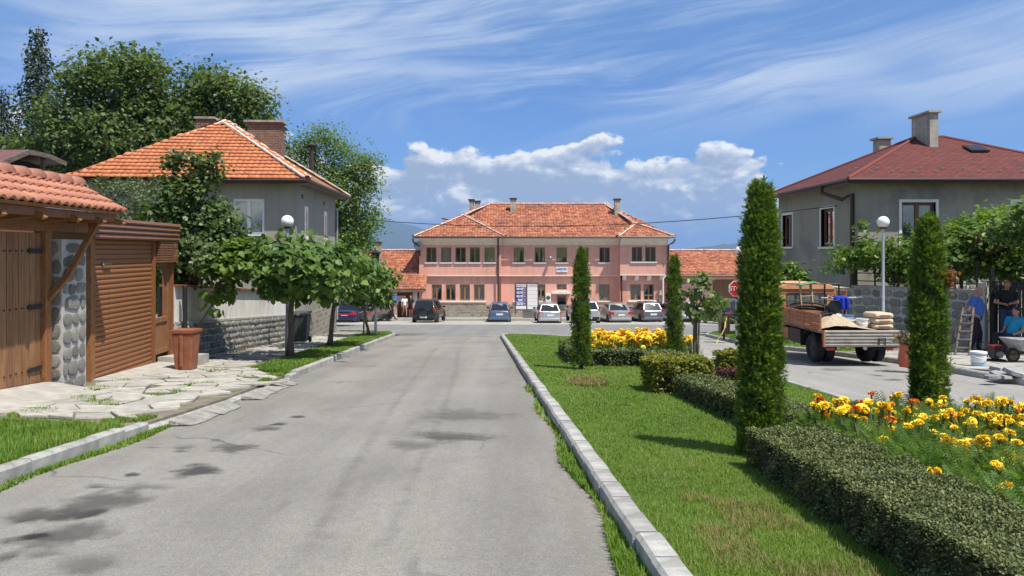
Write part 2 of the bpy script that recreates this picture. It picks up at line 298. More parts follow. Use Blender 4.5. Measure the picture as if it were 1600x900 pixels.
M['bl_orange'] = mat("orange_petal", (0.80, 0.22, 0.008), 0.6, (0.86, 0.32, 0.01), 40, rnd=0.14)
M['bl_dead'] = mat("withered_head", (0.085, 0.035, 0.016), 0.9, (0.14, 0.06, 0.025), 30)

# ------------------------------------------------------------------ geometry helpers
def basis(d):
    d = Vector(d).normalized(); u = Vector((0, 0, 1)) if abs(d.z) < 0.9 else Vector((1, 0, 0))
    a = d.cross(u).normalized(); return a, d.cross(a).normalized(), d
class MB:
    """collects faces; build() links them as one mesh object"""
    def __init__(s): s.v = []; s.f = []; s.m = []; s.cur = 0; s.uv = []
    def add(s, vs, fs):
        o = len(s.v); s.v += [tuple(p) for p in vs]
        for f in fs: s.f.append(tuple(i + o for i in f)); s.m.append(s.cur)
        return s
    def hexa(s, p):   # bottom ring 0-3, top ring 4-7
        return s.add(p, [(3, 2, 1, 0), (4, 5, 6, 7), (0, 1, 5, 4), (1, 2, 6, 5), (2, 3, 7, 6), (3, 0, 4, 7)])
    def box(s, x0, x1, y0, y1, z0, z1):
        return s.hexa([(x0, y0, z0), (x1, y0, z0), (x1, y1, z0), (x0, y1, z0), (x0, y0, z1), (x1, y0, z1), (x1, y1, z1), (x0, y1, z1)])
    def beam(s, a, b, w, h, up=(0, 0, 1)):
        a = Vector(a); b = Vector(b); d = (b - a).normalized(); r = d.cross(Vector(up)).normalized() * w / 2; u = r.cross(d).normalized() * h / 2
        return s.hexa([a - r - u, a + r - u, b + r - u, b - r - u, a - r + u, a + r + u, b + r + u, b - r + u])
    def prism(s, poly, vec):
        n = len(poly); vec = Vector(vec); a = [Vector(p) for p in poly]; b = [p + vec for p in a]
        return s.add(a + b, [tuple(range(n))[::-1], tuple(range(n, 2 * n))] + [(i, (i + 1) % n, n + (i + 1) % n, n + i) for i in range(n)])
    def tube(s, pts, r, n=8, caps=True):
        pts = [Vector(p) for p in pts]; k = len(pts); rs = r if isinstance(r, (list, tuple)) else [r] * k
        o = []; last = None
        for i, p in enumerate(pts):
            d = (pts[min(i + 1, k - 1)] - pts[max(i - 1, 0)])
            a, b, d = basis(d) if d.length > 1e-9 else basis((0, 0, 1))
            if last is not None:
                a = (last - d * last.dot(d)); a = a.normalized() if a.length > 1e-6 else basis(d)[0]; b = d.cross(a)
            last = a
            o += [p + (a * math.cos(2 * PI * j / n) + b * math.sin(2 * PI * j / n)) * rs[i] for j in range(n)]
        fs = [(i * n + j, i * n + (j + 1) % n, (i + 1) * n + (j + 1) % n, (i + 1) * n + j) for i in range(k - 1) for j in range(n)]
        if caps: fs += [tuple(range(n))[::-1], tuple(range((k - 1) * n, k * n))]
        return s.add(o, fs)
    def lathe(s, prof, c=(0, 0, 0), n=16, axis='z'):
        c = Vector(c); o = []
        for r, z in prof:
            for j in range(n):
                a = 2 * PI * j / n; q = (r * math.cos(a), r * math.sin(a), z)
                q = q if axis == 'z' else (q[2], q[0], q[1]) if axis == 'x' else (q[0], q[2], q[1])
                o.append(c + Vector(q))
        k = len(prof)
        return s.add(o, [(i * n + j, i * n + (j + 1) % n, (i + 1) * n + (j + 1) % n, (i + 1) * n + j) for i in range(k - 1) for j in range(n)])
    def ell(s, c, r, n=12, m=8, R=None):
        c = Vector(c); r = (r, r, r) if isinstance(r, (int, float)) else r; o = []
        for i in range(m + 1):
            t = PI * i / m
            for j in range(n):
                a = 2 * PI * j / n; q = Vector((r[0] * math.sin(t) * math.cos(a), r[1] * math.sin(t) * math.sin(a), -r[2] * math.cos(t)))
                o.append(c + (R @ q if R else q))
        return s.add(o, [(i * n + j, i * n + (j + 1) % n, (i + 1) * n + (j + 1) % n, (i + 1) * n + j) for i in range(m) for j in range(n)])
    def bbox(s, O, ux, n, x0, x1, d0, d1, z0, z1):   # box in a wall's own frame: along, outward, up
        O = Vector(O); ux = Vector(ux); n = Vector(n); q = lambda x, d, z: O + ux * x + n * d + Vector((0, 0, z))
        return s.hexa([q(x0, d0, z0), q(x1, d0, z0), q(x1, d1, z0), q(x0, d1, z0), q(x0, d0, z1), q(x1, d0, z1), q(x1, d1, z1), q(x0, d1, z1)])
    def build(s, name, mats, parent=None, smooth=False, bevel=0.0, world=True, sub=0, rnd=False):
        me = bpy.data.meshes.new(name); vs = s.v
        if parent is not None and world:
            Wi = W[parent.name].inverted(); vs = [tuple(Wi @ Vector(p)) for p in vs]
        me.from_pydata(vs, [], s.f)
        mats = mats if isinstance(mats, (list, tuple)) else [mats]
        for m in mats: me.materials.append(m)
        if len(mats) > 1: me.polygons.foreach_set('material_index', s.m)
        if s.uv:
            l = me.uv_layers.new(name="UVMap"); l.data.foreach_set('uv', np.array([c for f in s.uv for c in f], dtype=np.float32).ravel())
        if smooth: me.polygons.foreach_set('use_smooth', [True] * len(me.polygons)); 
        o = link(name, me, parent)
        if smooth and smooth != 'all': auto(o, 40 if smooth is True else smooth)
        if bevel:
            b = o.modifiers.new("bevel", 'BEVEL'); b.width = bevel; b.segments = 2; b.limit_method = 'ANGLE'; b.angle_limit = math.radians(40)
        if sub: m = o.modifiers.new("sub", 'SUBSURF'); m.levels = sub; m.render_levels = sub
        return o
def auto(o, deg):   # sharp edges past an angle
    me = o.data; import bmesh
    bm = bmesh.new(); bm.from_mesh(me)
    bmesh.ops.recalc_face_normals(bm, faces=bm.faces)
    for e in bm.edges:
        if len(e.link_faces) == 2 and e.calc_face_angle(0) > math.radians(deg): e.smooth = False
    bm.to_mesh(me); bm.free()
W = {}
def link(name, data, parent=None, mx=None):
    o = bpy.data.objects.new(name, data); COL.objects.link(o)
    if parent is not None: o.parent = parent
    W[o.name] = (W[parent.name] if parent is not None else Matrix()) 
    if mx is not None:
        o.matrix_local = mx; W[o.name] = W[o.name] @ mx
    return o
def thing(name, label, cat, loc=(0, 0, 0), rz=0.0, group=None):
    o = bpy.data.objects.new(name, None); COL.objects.link(o); o.location = loc; o.rotation_euler = (0, 0, rz)
    W[o.name] = Matrix.Translation(Vector(loc)) @ Matrix.Rotation(rz, 4, 'Z'); o.empty_display_size = 0.2
    return tag(o, label, cat, group)
def tag(o, label, cat, group=None, kind=None):
    o['label'] = label; o['category'] = cat
    if group: o['group'] = group
    if kind: o['kind'] = kind
    return o
def setting(o): o['kind'] = 'structure'; return o
def stuff(o): o['kind'] = 'stuff'; return o
def copy_tree(o, parent=None):
    c = o.copy(); COL.objects.link(c)
    if parent is not None: c.parent = parent
    for ch in list(o.children): copy_tree(ch, c)
    return c

# numpy scatter: many small pieces in one mesh
def scatter_mesh(name, tv, tf, pos, R, sc, m, rnd=None, smooth=False):
    tv = np.asarray(tv, np.float32); k = len(tv); n = len(pos); sc = np.broadcast_to(np.asarray(sc, np.float32), (n,))
    V = np.einsum('nij,kj->nki', R, tv) * sc[:, None, None] + np.asarray(pos)[:, None, :]
    me = bpy.data.meshes.new(name); me.vertices.add(n * k); me.vertices.foreach_set('co', V.astype(np.float32).ravel())
    fl = np.concatenate([np.asarray(f) for f in tf]); ln = np.array([len(f) for f in tf])
    L = (fl[None, :] + (np.arange(n) * k)[:, None]).ravel()
    me.loops.add(len(L)); me.loops.foreach_set('vertex_index', L.astype(np.int32))
    lens = np.tile(ln, n); st = np.concatenate([[0], np.cumsum(lens)[:-1]])
    me.polygons.add(len(lens)); me.polygons.foreach_set('loop_start', st.astype(np.int32)); me.polygons.foreach_set('loop_total', lens.astype(np.int32))
    me.update(calc_edges=True)
    if rnd is None: rnd = RNG.random(n)
    at = me.attributes.new('rnd', 'FLOAT', 'FACE'); at.data.foreach_set('value', np.repeat(np.asarray(rnd, np.float32), len(tf)))
    if smooth: me.polygons.foreach_set('use_smooth', np.ones(len(lens), bool))
    me.materials.append(m); return me
def frames(dirs, normals):
    """rotation matrices: local y along dirs, local z near normals"""
    d = dirs / (np.linalg.norm(dirs, axis=1, keepdims=True) + 1e-9)
    x = np.cross(d, normals); x /= (np.linalg.norm(x, axis=1, keepdims=True) + 1e-9)
    z = np.cross(x, d); return np.stack([x, d, z], axis=2)
def unit(n):
    v = RNG.normal(size=(n, 3)); return v / np.linalg.norm(v, axis=1, keepdims=True)
LEAF4 = ([(0, 0, 0), (-0.32, 0.5, 0.07), (0, 1, -0.05), (0.32, 0.5, 0.07)], [(0, 2, 1), (0, 3, 2)])
LEAF6 = ([(0, 0, 0), (-0.42, 0.22, 0.06), (-0.36, 0.6, 0.05), (0, 1, -0.14), (0.36, 0.6, 0.05), (0.42, 0.22, 0.06), (0, 0.5, -0.03)],
         [(0, 6, 2, 1), (6, 3, 2), (0, 5, 4, 6), (6, 4, 3)])
LEAF5 = ([(0, 0, 0), (-0.5, 0.15, 0.05), (-0.45, 0.62, 0.02), (0, 1, -0.12), (0.45, 0.62, 0.02), (0.5, 0.15, 0.05)], [(0, 3, 2, 1), (0, 5, 4, 3)])
SPRAY = ([(0, 0, 0), (-0.20, 0.35, 0.02), (-0.30, 0.8, 0.0), (0, 1, 0), (0.30, 0.8, 0.0), (0.20, 0.35, 0.02)], [(0, 3, 2, 1), (0, 5, 4, 3)])
FROND = ([(0, 0, 0), (-.04, .3, .02), (-.34, .62, .03), (-.07, .55, 0), (-.16, .95, .02), (0, .7, 0), (.05, 1.12, -.02), (.08, .55, 0), (.36, .70, .03), (.04, .3, .02)], [(0, 3, 2, 1), (0, 5, 4, 3), (0, 7, 6, 5), (0, 9, 8, 7)])
PINN = ([(0, 0, 0), (.02, 0, 0), (0, 1, -.12)] + [p for i in range(5) for s in (-1, 1) for p in ((0, .12 + .17 * i, -.02 * i), (s * .34 * (1 - .1 * i), .26 + .17 * i, .05 - .03 * i), (s * .05, .24 + .17 * i, -.02 * i))], [(0, 1, 2)] + [(3 + 3 * i, 4 + 3 * i, 5 + 3 * i) if i % 2 == 0 else (3 + 3 * i, 5 + 3 * i, 4 + 3 * i) for i in range(10)])
def leaves(name, pos, m, size, parent, tmpl=LEAF4, up=0.8, droop=0.3, world=True, out=None, outw=0.0, rnd=None):
    n = len(pos); d = unit(n); d[:, 2] = d[:, 2] * 0.6 - droop
    if out is not None: d = d + out * outw
    nm = unit(n) * (1 - up); nm[:, 2] += up
    if out is not None: nm = nm + out * 0.35
    sz = size * RNG.uniform(0.65, 1.25, n)
    p = np.asarray(pos, float)
    if world and parent is not None: p = p - np.array(W[parent.name].translation)
    return link(name, scatter_mesh(name, tmpl[0], tmpl[1], p, frames(d, nm), sz, m, rnd), parent)

def lobe_points(lobes, n_clump, per, spread, hollow=0.55):
    """leaf positions in clumps spread through ellipsoid lobes [(c, r)], and the clump centres"""
    vol = np.array([l[1][0] * l[1][1] * l[1][2] for l in lobes]) ** 0.75; cnt = np.maximum(1, (n_clump * vol / vol.sum()).astype(int))
    cs = []
    for (c, r), k in zip(lobes, cnt):
        u = unit(k); rad = RNG.uniform(hollow ** 3, 1, k) ** (1 / 3)
        cs.append(np.array(c) + u * rad[:, None] * np.array(r))
    cs = np.concatenate(cs)
    s = spread * RNG.uniform(0.6, 1.4, len(cs))
    kk = np.maximum(3, (per * RNG.uniform(0.5, 1.5, len(cs)))).astype(int)
    pts = np.concatenate([c + np.clip(RNG.normal(size=(k, 3)), -1.7, 1.7) * ss * np.array([1, 1, 0.7]) for c, ss, k in zip(cs, s, kk)])
    rn = np.clip(np.concatenate([np.full(k, RNG.random()) for k in kk]) * 0.6 + RNG.random(len(pts)) * 0.5 - 0.05, 0, 1)
    return pts, cs, rn
def limbs(mb, base, fork, cs, r0, nl, rng=random):
    """tapered trunk from base to fork, then limbs curving to some clump centres"""
    base = Vector(base); fork = Vector(fork); k = 5
    pts = [base.lerp(fork, i / k) + Vector((rng.uniform(-1, 1), rng.uniform(-1, 1), 0)) * r0 * (0.35 if 0 < i < k else 0) for i in range(k + 1)]
    rs = [r0 * (1.35 if i == 0 else 1.0 - 0.35 * i / k) for i in range(k + 1)]
    mb.tube(pts, rs, 10)
    idx = list(range(len(cs))); rng.shuffle(idx)
    for i in idx[:nl]:
        e = Vector(cs[i]); st = fork.lerp(base, rng.uniform(0, 0.12)); mid = st.lerp(e, 0.5) + Vector((rng.uniform(-.1, .1), rng.uniform(-.1, .1), 0.12)) * (e - st).length
        q = [st, st.lerp(mid, 0.55), mid, mid.lerp(e, 0.6), e]; r1 = r0 * rng.uniform(0.3, 0.5)
        mb.tube(q, [r1, r1 * 0.8, r1 * 0.6, r1 * 0.4, r1 * 0.15], 6)
def tree(name, label, base, fork, lobes, leafm, size, n_clump, per, spread, r0, nl=14, tmpl=LEAF4, group=None, hollow=0.55, up=0.7, droop=0.35, cat='tree', bark='bark'):
    t = thing(name, label, cat, base, 0, group)
    pts, cs, rn = lobe_points(lobes, n_clump, per, spread, hollow)
    ctr = np.mean([l[0] for l in lobes], axis=0); out = pts - ctr; out /= np.linalg.norm(out, axis=1, keepdims=True)
    leaves('crown', pts, leafm, size, t, tmpl, up, droop, out=out, outw=0.4, rnd=rn)
    mb = MB(); limbs(mb, base, fork, cs, r0, nl); mb.build('trunk', M[bark], t, smooth='all')
    return t

# walls with openings
def wall(mb, O, ux, n, w, h, holes, depth=0.15):
    """front skin of a wall with rectangular openings and their reveals"""
    O = Vector(O); ux = Vector(ux); n = Vector(n); q = lambda x, d, z: O + ux * x - n * d + Vector((0, 0, z))
    xs = sorted({0, w, *[a for hh in holes for a in hh[:2]]}); zs = sorted({0, h, *[a for hh in holes for a in hh[2:]]})
    for i in range(len(xs) - 1):
        for j in range(len(zs) - 1):
            cx = (xs[i] + xs[i + 1]) / 2; cz = (zs[j] + zs[j + 1]) / 2
            if any(a < cx < b and c < cz < d for a, b, c, d in holes): continue
            mb.add([q(xs[i], 0, zs[j]), q(xs[i + 1], 0, zs[j]), q(xs[i + 1], 0, zs[j + 1]), q(xs[i], 0, zs[j + 1])], [(0, 1, 2, 3)])
    for a, b, c, d in holes:
        mb.add([q(a, 0, c), q(b, 0, c), q(b, 0, d), q(a, 0, d), q(a, depth, c), q(b, depth, c), q(b, depth, d), q(a, depth, d)],
               [(0, 1, 5, 4), (1, 2, 6, 5), (2, 3, 7, 6), (3, 0, 4, 7)])
def window(root, O, ux, n, x0, x1, z0, z1, fm, d=0.09, fw=0.06, mull=1, rail=0, sill=None, curtain=None, surround=None, backm='interior', open_=0.0):
    """frame > panes, curtain, sill; sits in a wall opening"""
    mb = MB(); B = lambda *a: mb.bbox(O, ux, n, *a)
    B(x0, x0 + fw, -d - .05, -d + .004, z0, z1); B(x1 - fw, x1, -d - .05, -d + .004, z0, z1)
    B(x0 + fw, x1 - fw, -d - .05, -d + .002, z0, z0 + fw); B(x0 + fw, x1 - fw, -d - .05, -d + .002, z1 - fw, z1)
    xs = [x0 + fw] + [x0 + (x1 - x0) * (i + 1) / (mull + 1) for i in range(mull)] + [x1 - fw]
    for i in range(mull): B(xs[i + 1] - fw * .7, xs[i + 1] + fw * .7, -d - .05, -d + .008, z0 + fw, z1 - fw)
    if rail: B(x0 + fw, x1 - fw, -d - .05, -d + .006, z0 + (z1 - z0) * rail - fw / 2, z0 + (z1 - z0) * rail + fw / 2)
    w = mb.build('window', M[fm], root)
    for i in range(mull + 1):
        p = MB(); p.bbox(O, ux, n, xs[i], xs[i + 1], -d - .03, -d - .02, z0 + fw, z1 - fw); p.build('pane', M['glass'], w)
    if curtain:
        c = MB(); k = 16; q = lambda x, e, z: Vector(O) + Vector(ux) * x + Vector(n) * (-d - .14 - e) + Vector((0, 0, z))
        cx0, cx1 = x0 + .01, x1 - .01
        for i in range(k):
            a = cx0 + (cx1 - cx0) * i / k; b = cx0 + (cx1 - cx0) * (i + 1) / k; e0 = .02 * (i % 2); e1 = .02 * ((i + 1) % 2)
            c.add([q(a, e0, z0 + .01), q(b, e1, z0 + .01), q(b, e1, z1), q(a, e0, z1)], [(0, 1, 2, 3)])
        c.build(curtain, M['blind' if curtain == 'blind' else 'curtain'], w)
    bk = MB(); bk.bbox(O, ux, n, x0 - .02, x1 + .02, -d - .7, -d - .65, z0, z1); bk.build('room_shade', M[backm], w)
    if sill:
        s_ = MB(); s_.bbox(O, ux, n, x0 - sill[0], x1 + sill[0], -d, sill[1], z0 - sill[2], z0); s_.build('sill', M['white'], w)
    if surround:
        s_ = MB(); e = surround
        s_.bbox(O, ux, n, x0 - e, x0, -d, .02, z0, z1 + e); s_.bbox(O, ux, n, x1, x1 + e, -d, .02, z0, z1 + e); s_.bbox(O, ux, n, x0, x1, -d, .018, z1, z1 + e)
        s_.build('surround', M['white'], w)
    return w

# roof slopes
def slope_frame(poly):
    p = [Vector(a) for a in poly]; n = Vector((0, 0, 0))
    for i in range(1, len(p) - 1): n += (p[i] - p[0]).cross(p[i + 1] - p[0])
    n.normalize(); n = n if n.z > 0 else -n
    h = Vector((0, 0, 1)).cross(n).normalized(); up = n.cross(h).normalized()      # h along the eave, up the slope
    if up.z < 0: up = -up
    return p, n, h, up
def roof_deck(mb, poly, th=0.08, uv=False):
    p, n, h, up = slope_frame(poly); nn = len(p)
    a = (p[1] - p[0]).cross(p[2] - p[0]).dot(n)
    if a < 0: p = p[::-1]
    o = len(mb.f); mb.prism(p, -n * th)
    if uv:
        for f in mb.f[o:]: mb.uv.append([((Vector(mb.v[i]) - p[0]).dot(h), (Vector(mb.v[i]) - p[0]).dot(up)) for i in f])
def inside(pt, poly):
    c = False; j = len(poly) - 1
    for i in range(len(poly)):
        xi, yi = poly[i]; xj, yj = poly[j]
        if (yi > pt[1]) != (yj > pt[1]) and pt[0] < (xj - xi) * (pt[1] - yi) / (yj - yi) + xi: c = not c
        j = i
    return c
def tile_template(w, L, lift, bow, k=4):
    """one curved clay tile: lower lip proud of the course below"""
    v = []; pr = [bow * (0.5 - 0.5 * math.cos(2 * PI * i / k)) for i in range(k + 1)]
    for i in range(k + 1): v.append((w * (i / k - .5) * 1.02, 0, pr[i] + lift))
    for i in range(k + 1): v.append((w * (i / k - .5) * 1.02, L, pr[i] + 0.004))
    for i in range(k + 1): v.append((w * (i / k - .5) * 1.02, 0.004, pr[i] * .6 + lift - 0.028))
    f = [(i, i + 1, k + 2 + i, k + 1 + i) for i in range(k)] + [(2 * k + 2 + i, 2 * k + 3 + i, i + 1, i) for i in range(k)]
    return v, f
def tile_spots(poly, w, row, margin=0.05):
    p, n, h, up = slope_frame(poly); o = p[0]; q = [((a - o).dot(h), (a - o).dot(up)) for a in p]
    x0 = min(a[0] for a in q); x1 = max(a[0] for a in q); y0 = min(a[1] for a in q); y1 = max(a[1] for a in q); out = []
    r = 0; y = y0
    while y < y1 - row * .3:
        x = x0 + w * .5
        while x < x1 + w * .5:
            if inside((x, y + row * .35), q): out.append((x, y))
            x += w
        y += row; r += 1
    return o, n, h, up, out
def tiling(polys, w, row, m, parent, name='roof_tiling', lift=0.035, bow=0.045, jit=0.004, k=4):
    pos = []; Rs = []
    for poly in polys:
        o, n, h, up, sp = tile_spots(poly, w, row)
        R = np.array([[h[i], up[i], n[i]] for i in range(3)])
        for x, y in sp:
            q = o + h * (x + random.uniform(-jit, jit)) + up * (y + random.uniform(-jit, jit) * 2) + n * (0.006 + random.uniform(0, jit * 2)); pos.append(q[:])
            a = random.gauss(0, jit * 2.5); c, s_ = math.cos(a), math.sin(a); Rs.append(R @ np.array([[c, -s_, 0], [s_, c, 0], [0, 0, 1]]))
    tv, tf = tile_template(w, row * 1.12, lift, bow, k)
    p = np.array(pos) - np.array(W[parent.name].translation)
    return stuff(link(name, scatter_mesh(name, tv, tf, p, np.array(Rs), 1.0, m), parent))
def caps(a, b, parent, name, step=0.36, r=0.11, mats=None, n=7, mort=True, jit=0.015):
    """half-round cap tiles along a ridge or hip, each its own piece, bedded in mortar"""
    a = Vector(a); b = Vector(b); d = (b - a); L = d.length; d.normalize(); k = max(1, int(L / step)); st = L / k
    side = d.cross(Vector((0, 0, 1))).normalized(); up = side.cross(d).normalized()
    me = bpy.data.meshes.new(name); v = []; f = []
    for (t, rr) in ((0, 1.12), (1.06, 0.92)):
        for i in range(n): an = PI * i / (n - 1); v.append((rr * r * math.cos(an) * 1.15, t * st, rr * r * math.sin(an) - 0.02))
    for i in range(n): an = PI * i / (n - 1); v.append((r * .95 * math.cos(an) * 1.15, 0.002, r * .95 * math.sin(an) - 0.02))
    f = [(i, i + 1, n + i + 1, n + i) for i in range(n - 1)] + [(2 * n + i, 2 * n + i + 1, i + 1, i) for i in range(n - 1)]
    me.from_pydata(v, [], f); me.materials.append(mats); me.polygons.foreach_set('use_smooth', [True] * len(f))
    base = W[parent.name].inverted()
    for i in range(k):
        p = a + d * st * i; Mx = Matrix(((side.x, d.x, up.x, p.x), (side.y, d.y, up.y, p.y), (side.z, d.z, up.z, p.z), (0, 0, 0, 1)))
        link(name, me, parent, base @ Mx @ Matrix.Rotation(random.gauss(0, jit), 4, 'Z'))
    if mort:
        mb = MB()
        for s_ in (-1, 1):
            pts = [a + d * L * i / (k * 2) + side * s_ * (r * 1.15 + random.uniform(-.02, .03)) + up * (0.02 + random.uniform(-.01, .012)) for i in range(k * 2 + 1)]
            mb.tube(pts, [random.uniform(0.03, 0.062) for _ in pts], 5)
        mb.build('mortar_bed', M['hipmortar'], parent)

# stones on a wall face
def stone_meshes(m, nv=8, tag_='stone'):
    out = []
    for i in range(nv):
        k = 9; v = []; f = []; ang = [2 * PI * (j + random.uniform(-.18, .18)) / k for j in range(k)]
        rad = []
        for a in ang:
            c, s_ = abs(math.cos(a)), abs(math.sin(a)); p = random.uniform(3.6, 8.0); rad.append(0.5 / ((c ** p + s_ ** p) ** (1 / p)) * random.uniform(0.92, 1.04))
        for rr, z in ((1.0, -0.2), (1.0, 0.45), (0.82, 0.92)):
            for a, r in zip(ang, rad): v.append((r * rr * math.cos(a), r * rr * math.sin(a), z * random.uniform(.85, 1.1)))
        v.append((0, 0, 1.05)); c = len(v) - 1
        for z in range(2): f += [(z * k + j, z * k + (j + 1) % k, (z + 1) * k + (j + 1) % k, (z + 1) * k + j) for j in range(k)]
        f += [(2 * k + j, 2 * k + (j + 1) % k, c) for j in range(k)]
        me = bpy.data.meshes.new(tag_); me.from_pydata(v, [], f); me.materials.append(m)
        me.polygons.foreach_set('use_smooth', [True] * len(f)); out.append(me)
    return out
def stones(parent, O, ux, up, n, w, h, sw, sh, meshes, proud=0.03, gap=0.03, name='stone', jx=0.3, skip=None):
    """rows of irregular stones laid into a mortar face"""
    O = Vector(O); ux = Vector(ux).normalized(); up = Vector(up).normalized(); n = Vector(n).normalized(); base = W[parent.name].inverted()
    z = 0.0; cnt = 0
    while z < h - sh * .3:
        rh = min(sh * random.uniform(0.78, 1.25), h - z); x = -random.uniform(0, sw * .5)
        if h - z - rh < sh * .35: rh = h - z
        while x < w:
            ww = sw * random.uniform(1 - jx, 1 + jx * 1.3); a = max(x, 0); b = min(x + ww, w)
            if b - a > sw * .3 and not (skip and skip((a + b) / 2, z + rh / 2)):
                cz = z + rh / 2 + random.uniform(-.06, .06) * rh; p = O + ux * (a + b) / 2 + up * cz + n * 0.0
                Mx = Matrix(((ux.x, up.x, n.x, p.x), (ux.y, up.y, n.y, p.y), (ux.z, up.z, n.z, p.z), (0, 0, 0, 1)))
                S = Matrix.Diagonal(((b - a - gap), (rh - gap) * random.uniform(.88, 1.0), proud * random.uniform(.7, 1.4), 1))
                link(name, random.choice(meshes), parent, base @ Mx @ Matrix.Rotation(random.gauss(0, .05) + (PI if random.random() < .5 else 0), 4, 'Z') @ S); cnt += 1
            x += ww
        z += rh
    return cnt
def text(s, name, m, parent, O, ux, n, size, align='CENTER', depth=0.004):
    """lettering as a thin mesh standing on a face"""
    cu = bpy.data.curves.new(name, 'FONT'); cu.body = s; cu.size = size; cu.align_x = align; cu.align_y = 'CENTER'; cu.extrude = depth
    t = bpy.data.objects.new(name, cu); COL.objects.link(t); dg = bpy.context.evaluated_depsgraph_get()
    me = bpy.data.meshes.new_from_object(t.evaluated_get(dg)); bpy.data.objects.remove(t); me.materials.clear(); me.materials.append(m)
    ux = Vector(ux); n = Vector(n); up = n.cross(ux); O = Vector(O)
    Mx = Matrix(((ux.x, up.x, n.x, O.x), (ux.y, up.y, n.y, O.y), (ux.z, up.z, n.z, O.z), (0, 0, 0, 1)))
    return link(name, me, parent, W[parent.name].inverted() @ Mx)

# ------------------------------------------------------------------ the ground
def sheet(name, xy, m, up, skirt=0.0, parent=None):
    mb = MB(); mb.add([GP(x, y, up) for x, y in xy], [tuple(range(len(xy)))])
    if skirt:
        n = len(xy); mb.add([GP(x, y, up) for x, y in xy] + [GP(x, y, up - skirt) for x, y in xy], [(i, n + i, n + (i + 1) % n, (i + 1) % n) for i in range(n)])
    o = mb.build(name, m, parent)
    f = o.data.polygons[0]
    if f.normal.z < 0: o.data.flip_normals()
    if parent is None: setting(o)
    return o
_mb = MB(); BIG = 16000
_mb.add([(-BIG, -60, 60 * SL - .03), (BIG, -60, 60 * SL - .03), (BIG, 64, gz(64) - .03), (-BIG, 64, gz(64) - .03), (-BIG, 24000, gz(64) - .03), (BIG, 24000, gz(64) - .03)], [(0, 1, 2, 3), (3, 2, 5, 4)])
setting(_mb.build('ground', M['turf']))
KR = lambda y: 0.88 - 0.0443 * y                       # road side of the median kerb
KL = [(-4.0, -3), (-4.03, 5.8), (-4.02, 8.3), (-3.98, 10.6), (-4.12, 14), (-4.45, 20), (-4.72, 26), (-4.95, 31.5), (-5.4, 33.6), (-6.5, 35.2), (-8.2, 36.1), (-12, 36.5), (-60, 36.5)]
MED_R = [(4.62, -3), (4.72, 8), (4.76, 12), (4.66, 17), (4.35, 21), (3.7, 25.5), (2.6, 29), (1.2, 31.2), (0.2, 31.9)]   # right edge of the median
TIP = [(-0.25, 31.9), (KR(30.9), 30.9)]
KRR = [(8.75, -3), (8.85, 8), (8.9, 13), (9.1, 17.5), (8.6, 21), (7.85, 24.5), (7.95, 28), (8.2, 31.5), (9.2, 34.2), (12, 35.6), (60, 35.8)]
sheet('road', [(KR(-3), -3)] + [(KR(y), y) for y in (8, 16, 24, 30.9)] + TIP[:1] + [(-.25, 33.0), (-4.95, 33.0)] + [p for p in KL[::-1] if p[1] <= 31.5], M['asphalt'], 0.004)
sheet('street', [(-60, 36.5), (-12, 36.5), (-8.2, 36.1), (-6.5, 35.2), (-5.4, 33.6), (-4.95, 33.0), (-.25, 33.0), (8.1, 33.0), (9.2, 34.2), (12, 35.6), (60, 35.8), (60, 48.5), (-60, 48.5)], M['asphalt_cross'], 0.004)
sheet('side_road', MED_R + [(-.25, 31.9), (-.25, 33.0), (8.1, 33.0)] + [p for p in KRR[::-1] if p[1] <= 31.5], M['asphalt_side'], 0.004)
sheet('parking_apron', [(-60, 48.5), (60, 48.5), (60, 57.4), (-60, 57.4)], M['apron'], 0.004)
sheet('platform', [(-40, 57.4), (40, 57.4), (40, 63.5), (-40, 63.5)], M['concrete'], 0.20, 0.25)
LAWN = [(KR(y) + .15, y) for y in (-3, 4, 8, 16, 24, 30.8)] + [(-.1, 31.6)] + [(x - .12, y) for x, y in MED_R[::-1]]
sheet('lawn', LAWN, M['turf'], 0.10, 0.12)
PL = [(x - .12, y) for x, y in KL]                    # inner side of the left kerb
VERGE_N = [p for p in PL if p[1] < 7.9] + [(-4.14, 7.9), (-5.4, 8.25), (-7.9, 8.7), (-9.5, 8.9), (-9.5, -3)]
sheet('verge', VERGE_N, M['turf'], 0.10, 0.12)
PAVE = [(-9.5, 8.9), (-7.9, 8.7), (-5.4, 8.25), (-4.14, 7.9), (-4.14, 8.3), (-4.10, 10.6), (-4.24, 14.0), (-5.3, 14.9), (-5.55, 18), (-5.9, 24), (-6.3, 30), (-6.3, 33.3), (-7.2, 34.7), (-8.6, 35.6), (-12, 36.1), (-60, 36.1), (-60, 20), (-9.5, 15)]
sheet('pavement', PAVE, M['joint'], 0.085, 0.1)
VERGE_F = [(-4.24, 14.02), (-4.57, 20), (-4.84, 26), (-5.07, 31.5), (-5.5, 33.5), (-6.28, 33.25), (-6.28, 30), (-5.88, 24), (-5.53, 18), (-5.28, 14.92)]
sheet('verge', VERGE_F, M['turf'], 0.10, 0.12)
PR = [(x + .12, y) for x, y in KRR]
sheet('pavement', [p for p in PR if p[1] <= 19] + [(8.95, 20.2), (11.3, 22.2), (30, 22.2), (30, -3)], M['joint'], 0.085, 0.1)
VERGE_R = [(8.93, 20.25), (8.72, 21), (7.97, 24.5), (8.07, 28), (8.32, 31.5), (9.3, 34.05), (12, 35.45), (30, 35.6), (30, 22.25), (11.3, 22.25)]
sheet('verge', VERGE_R, M['turf'], 0.10, 0.12)

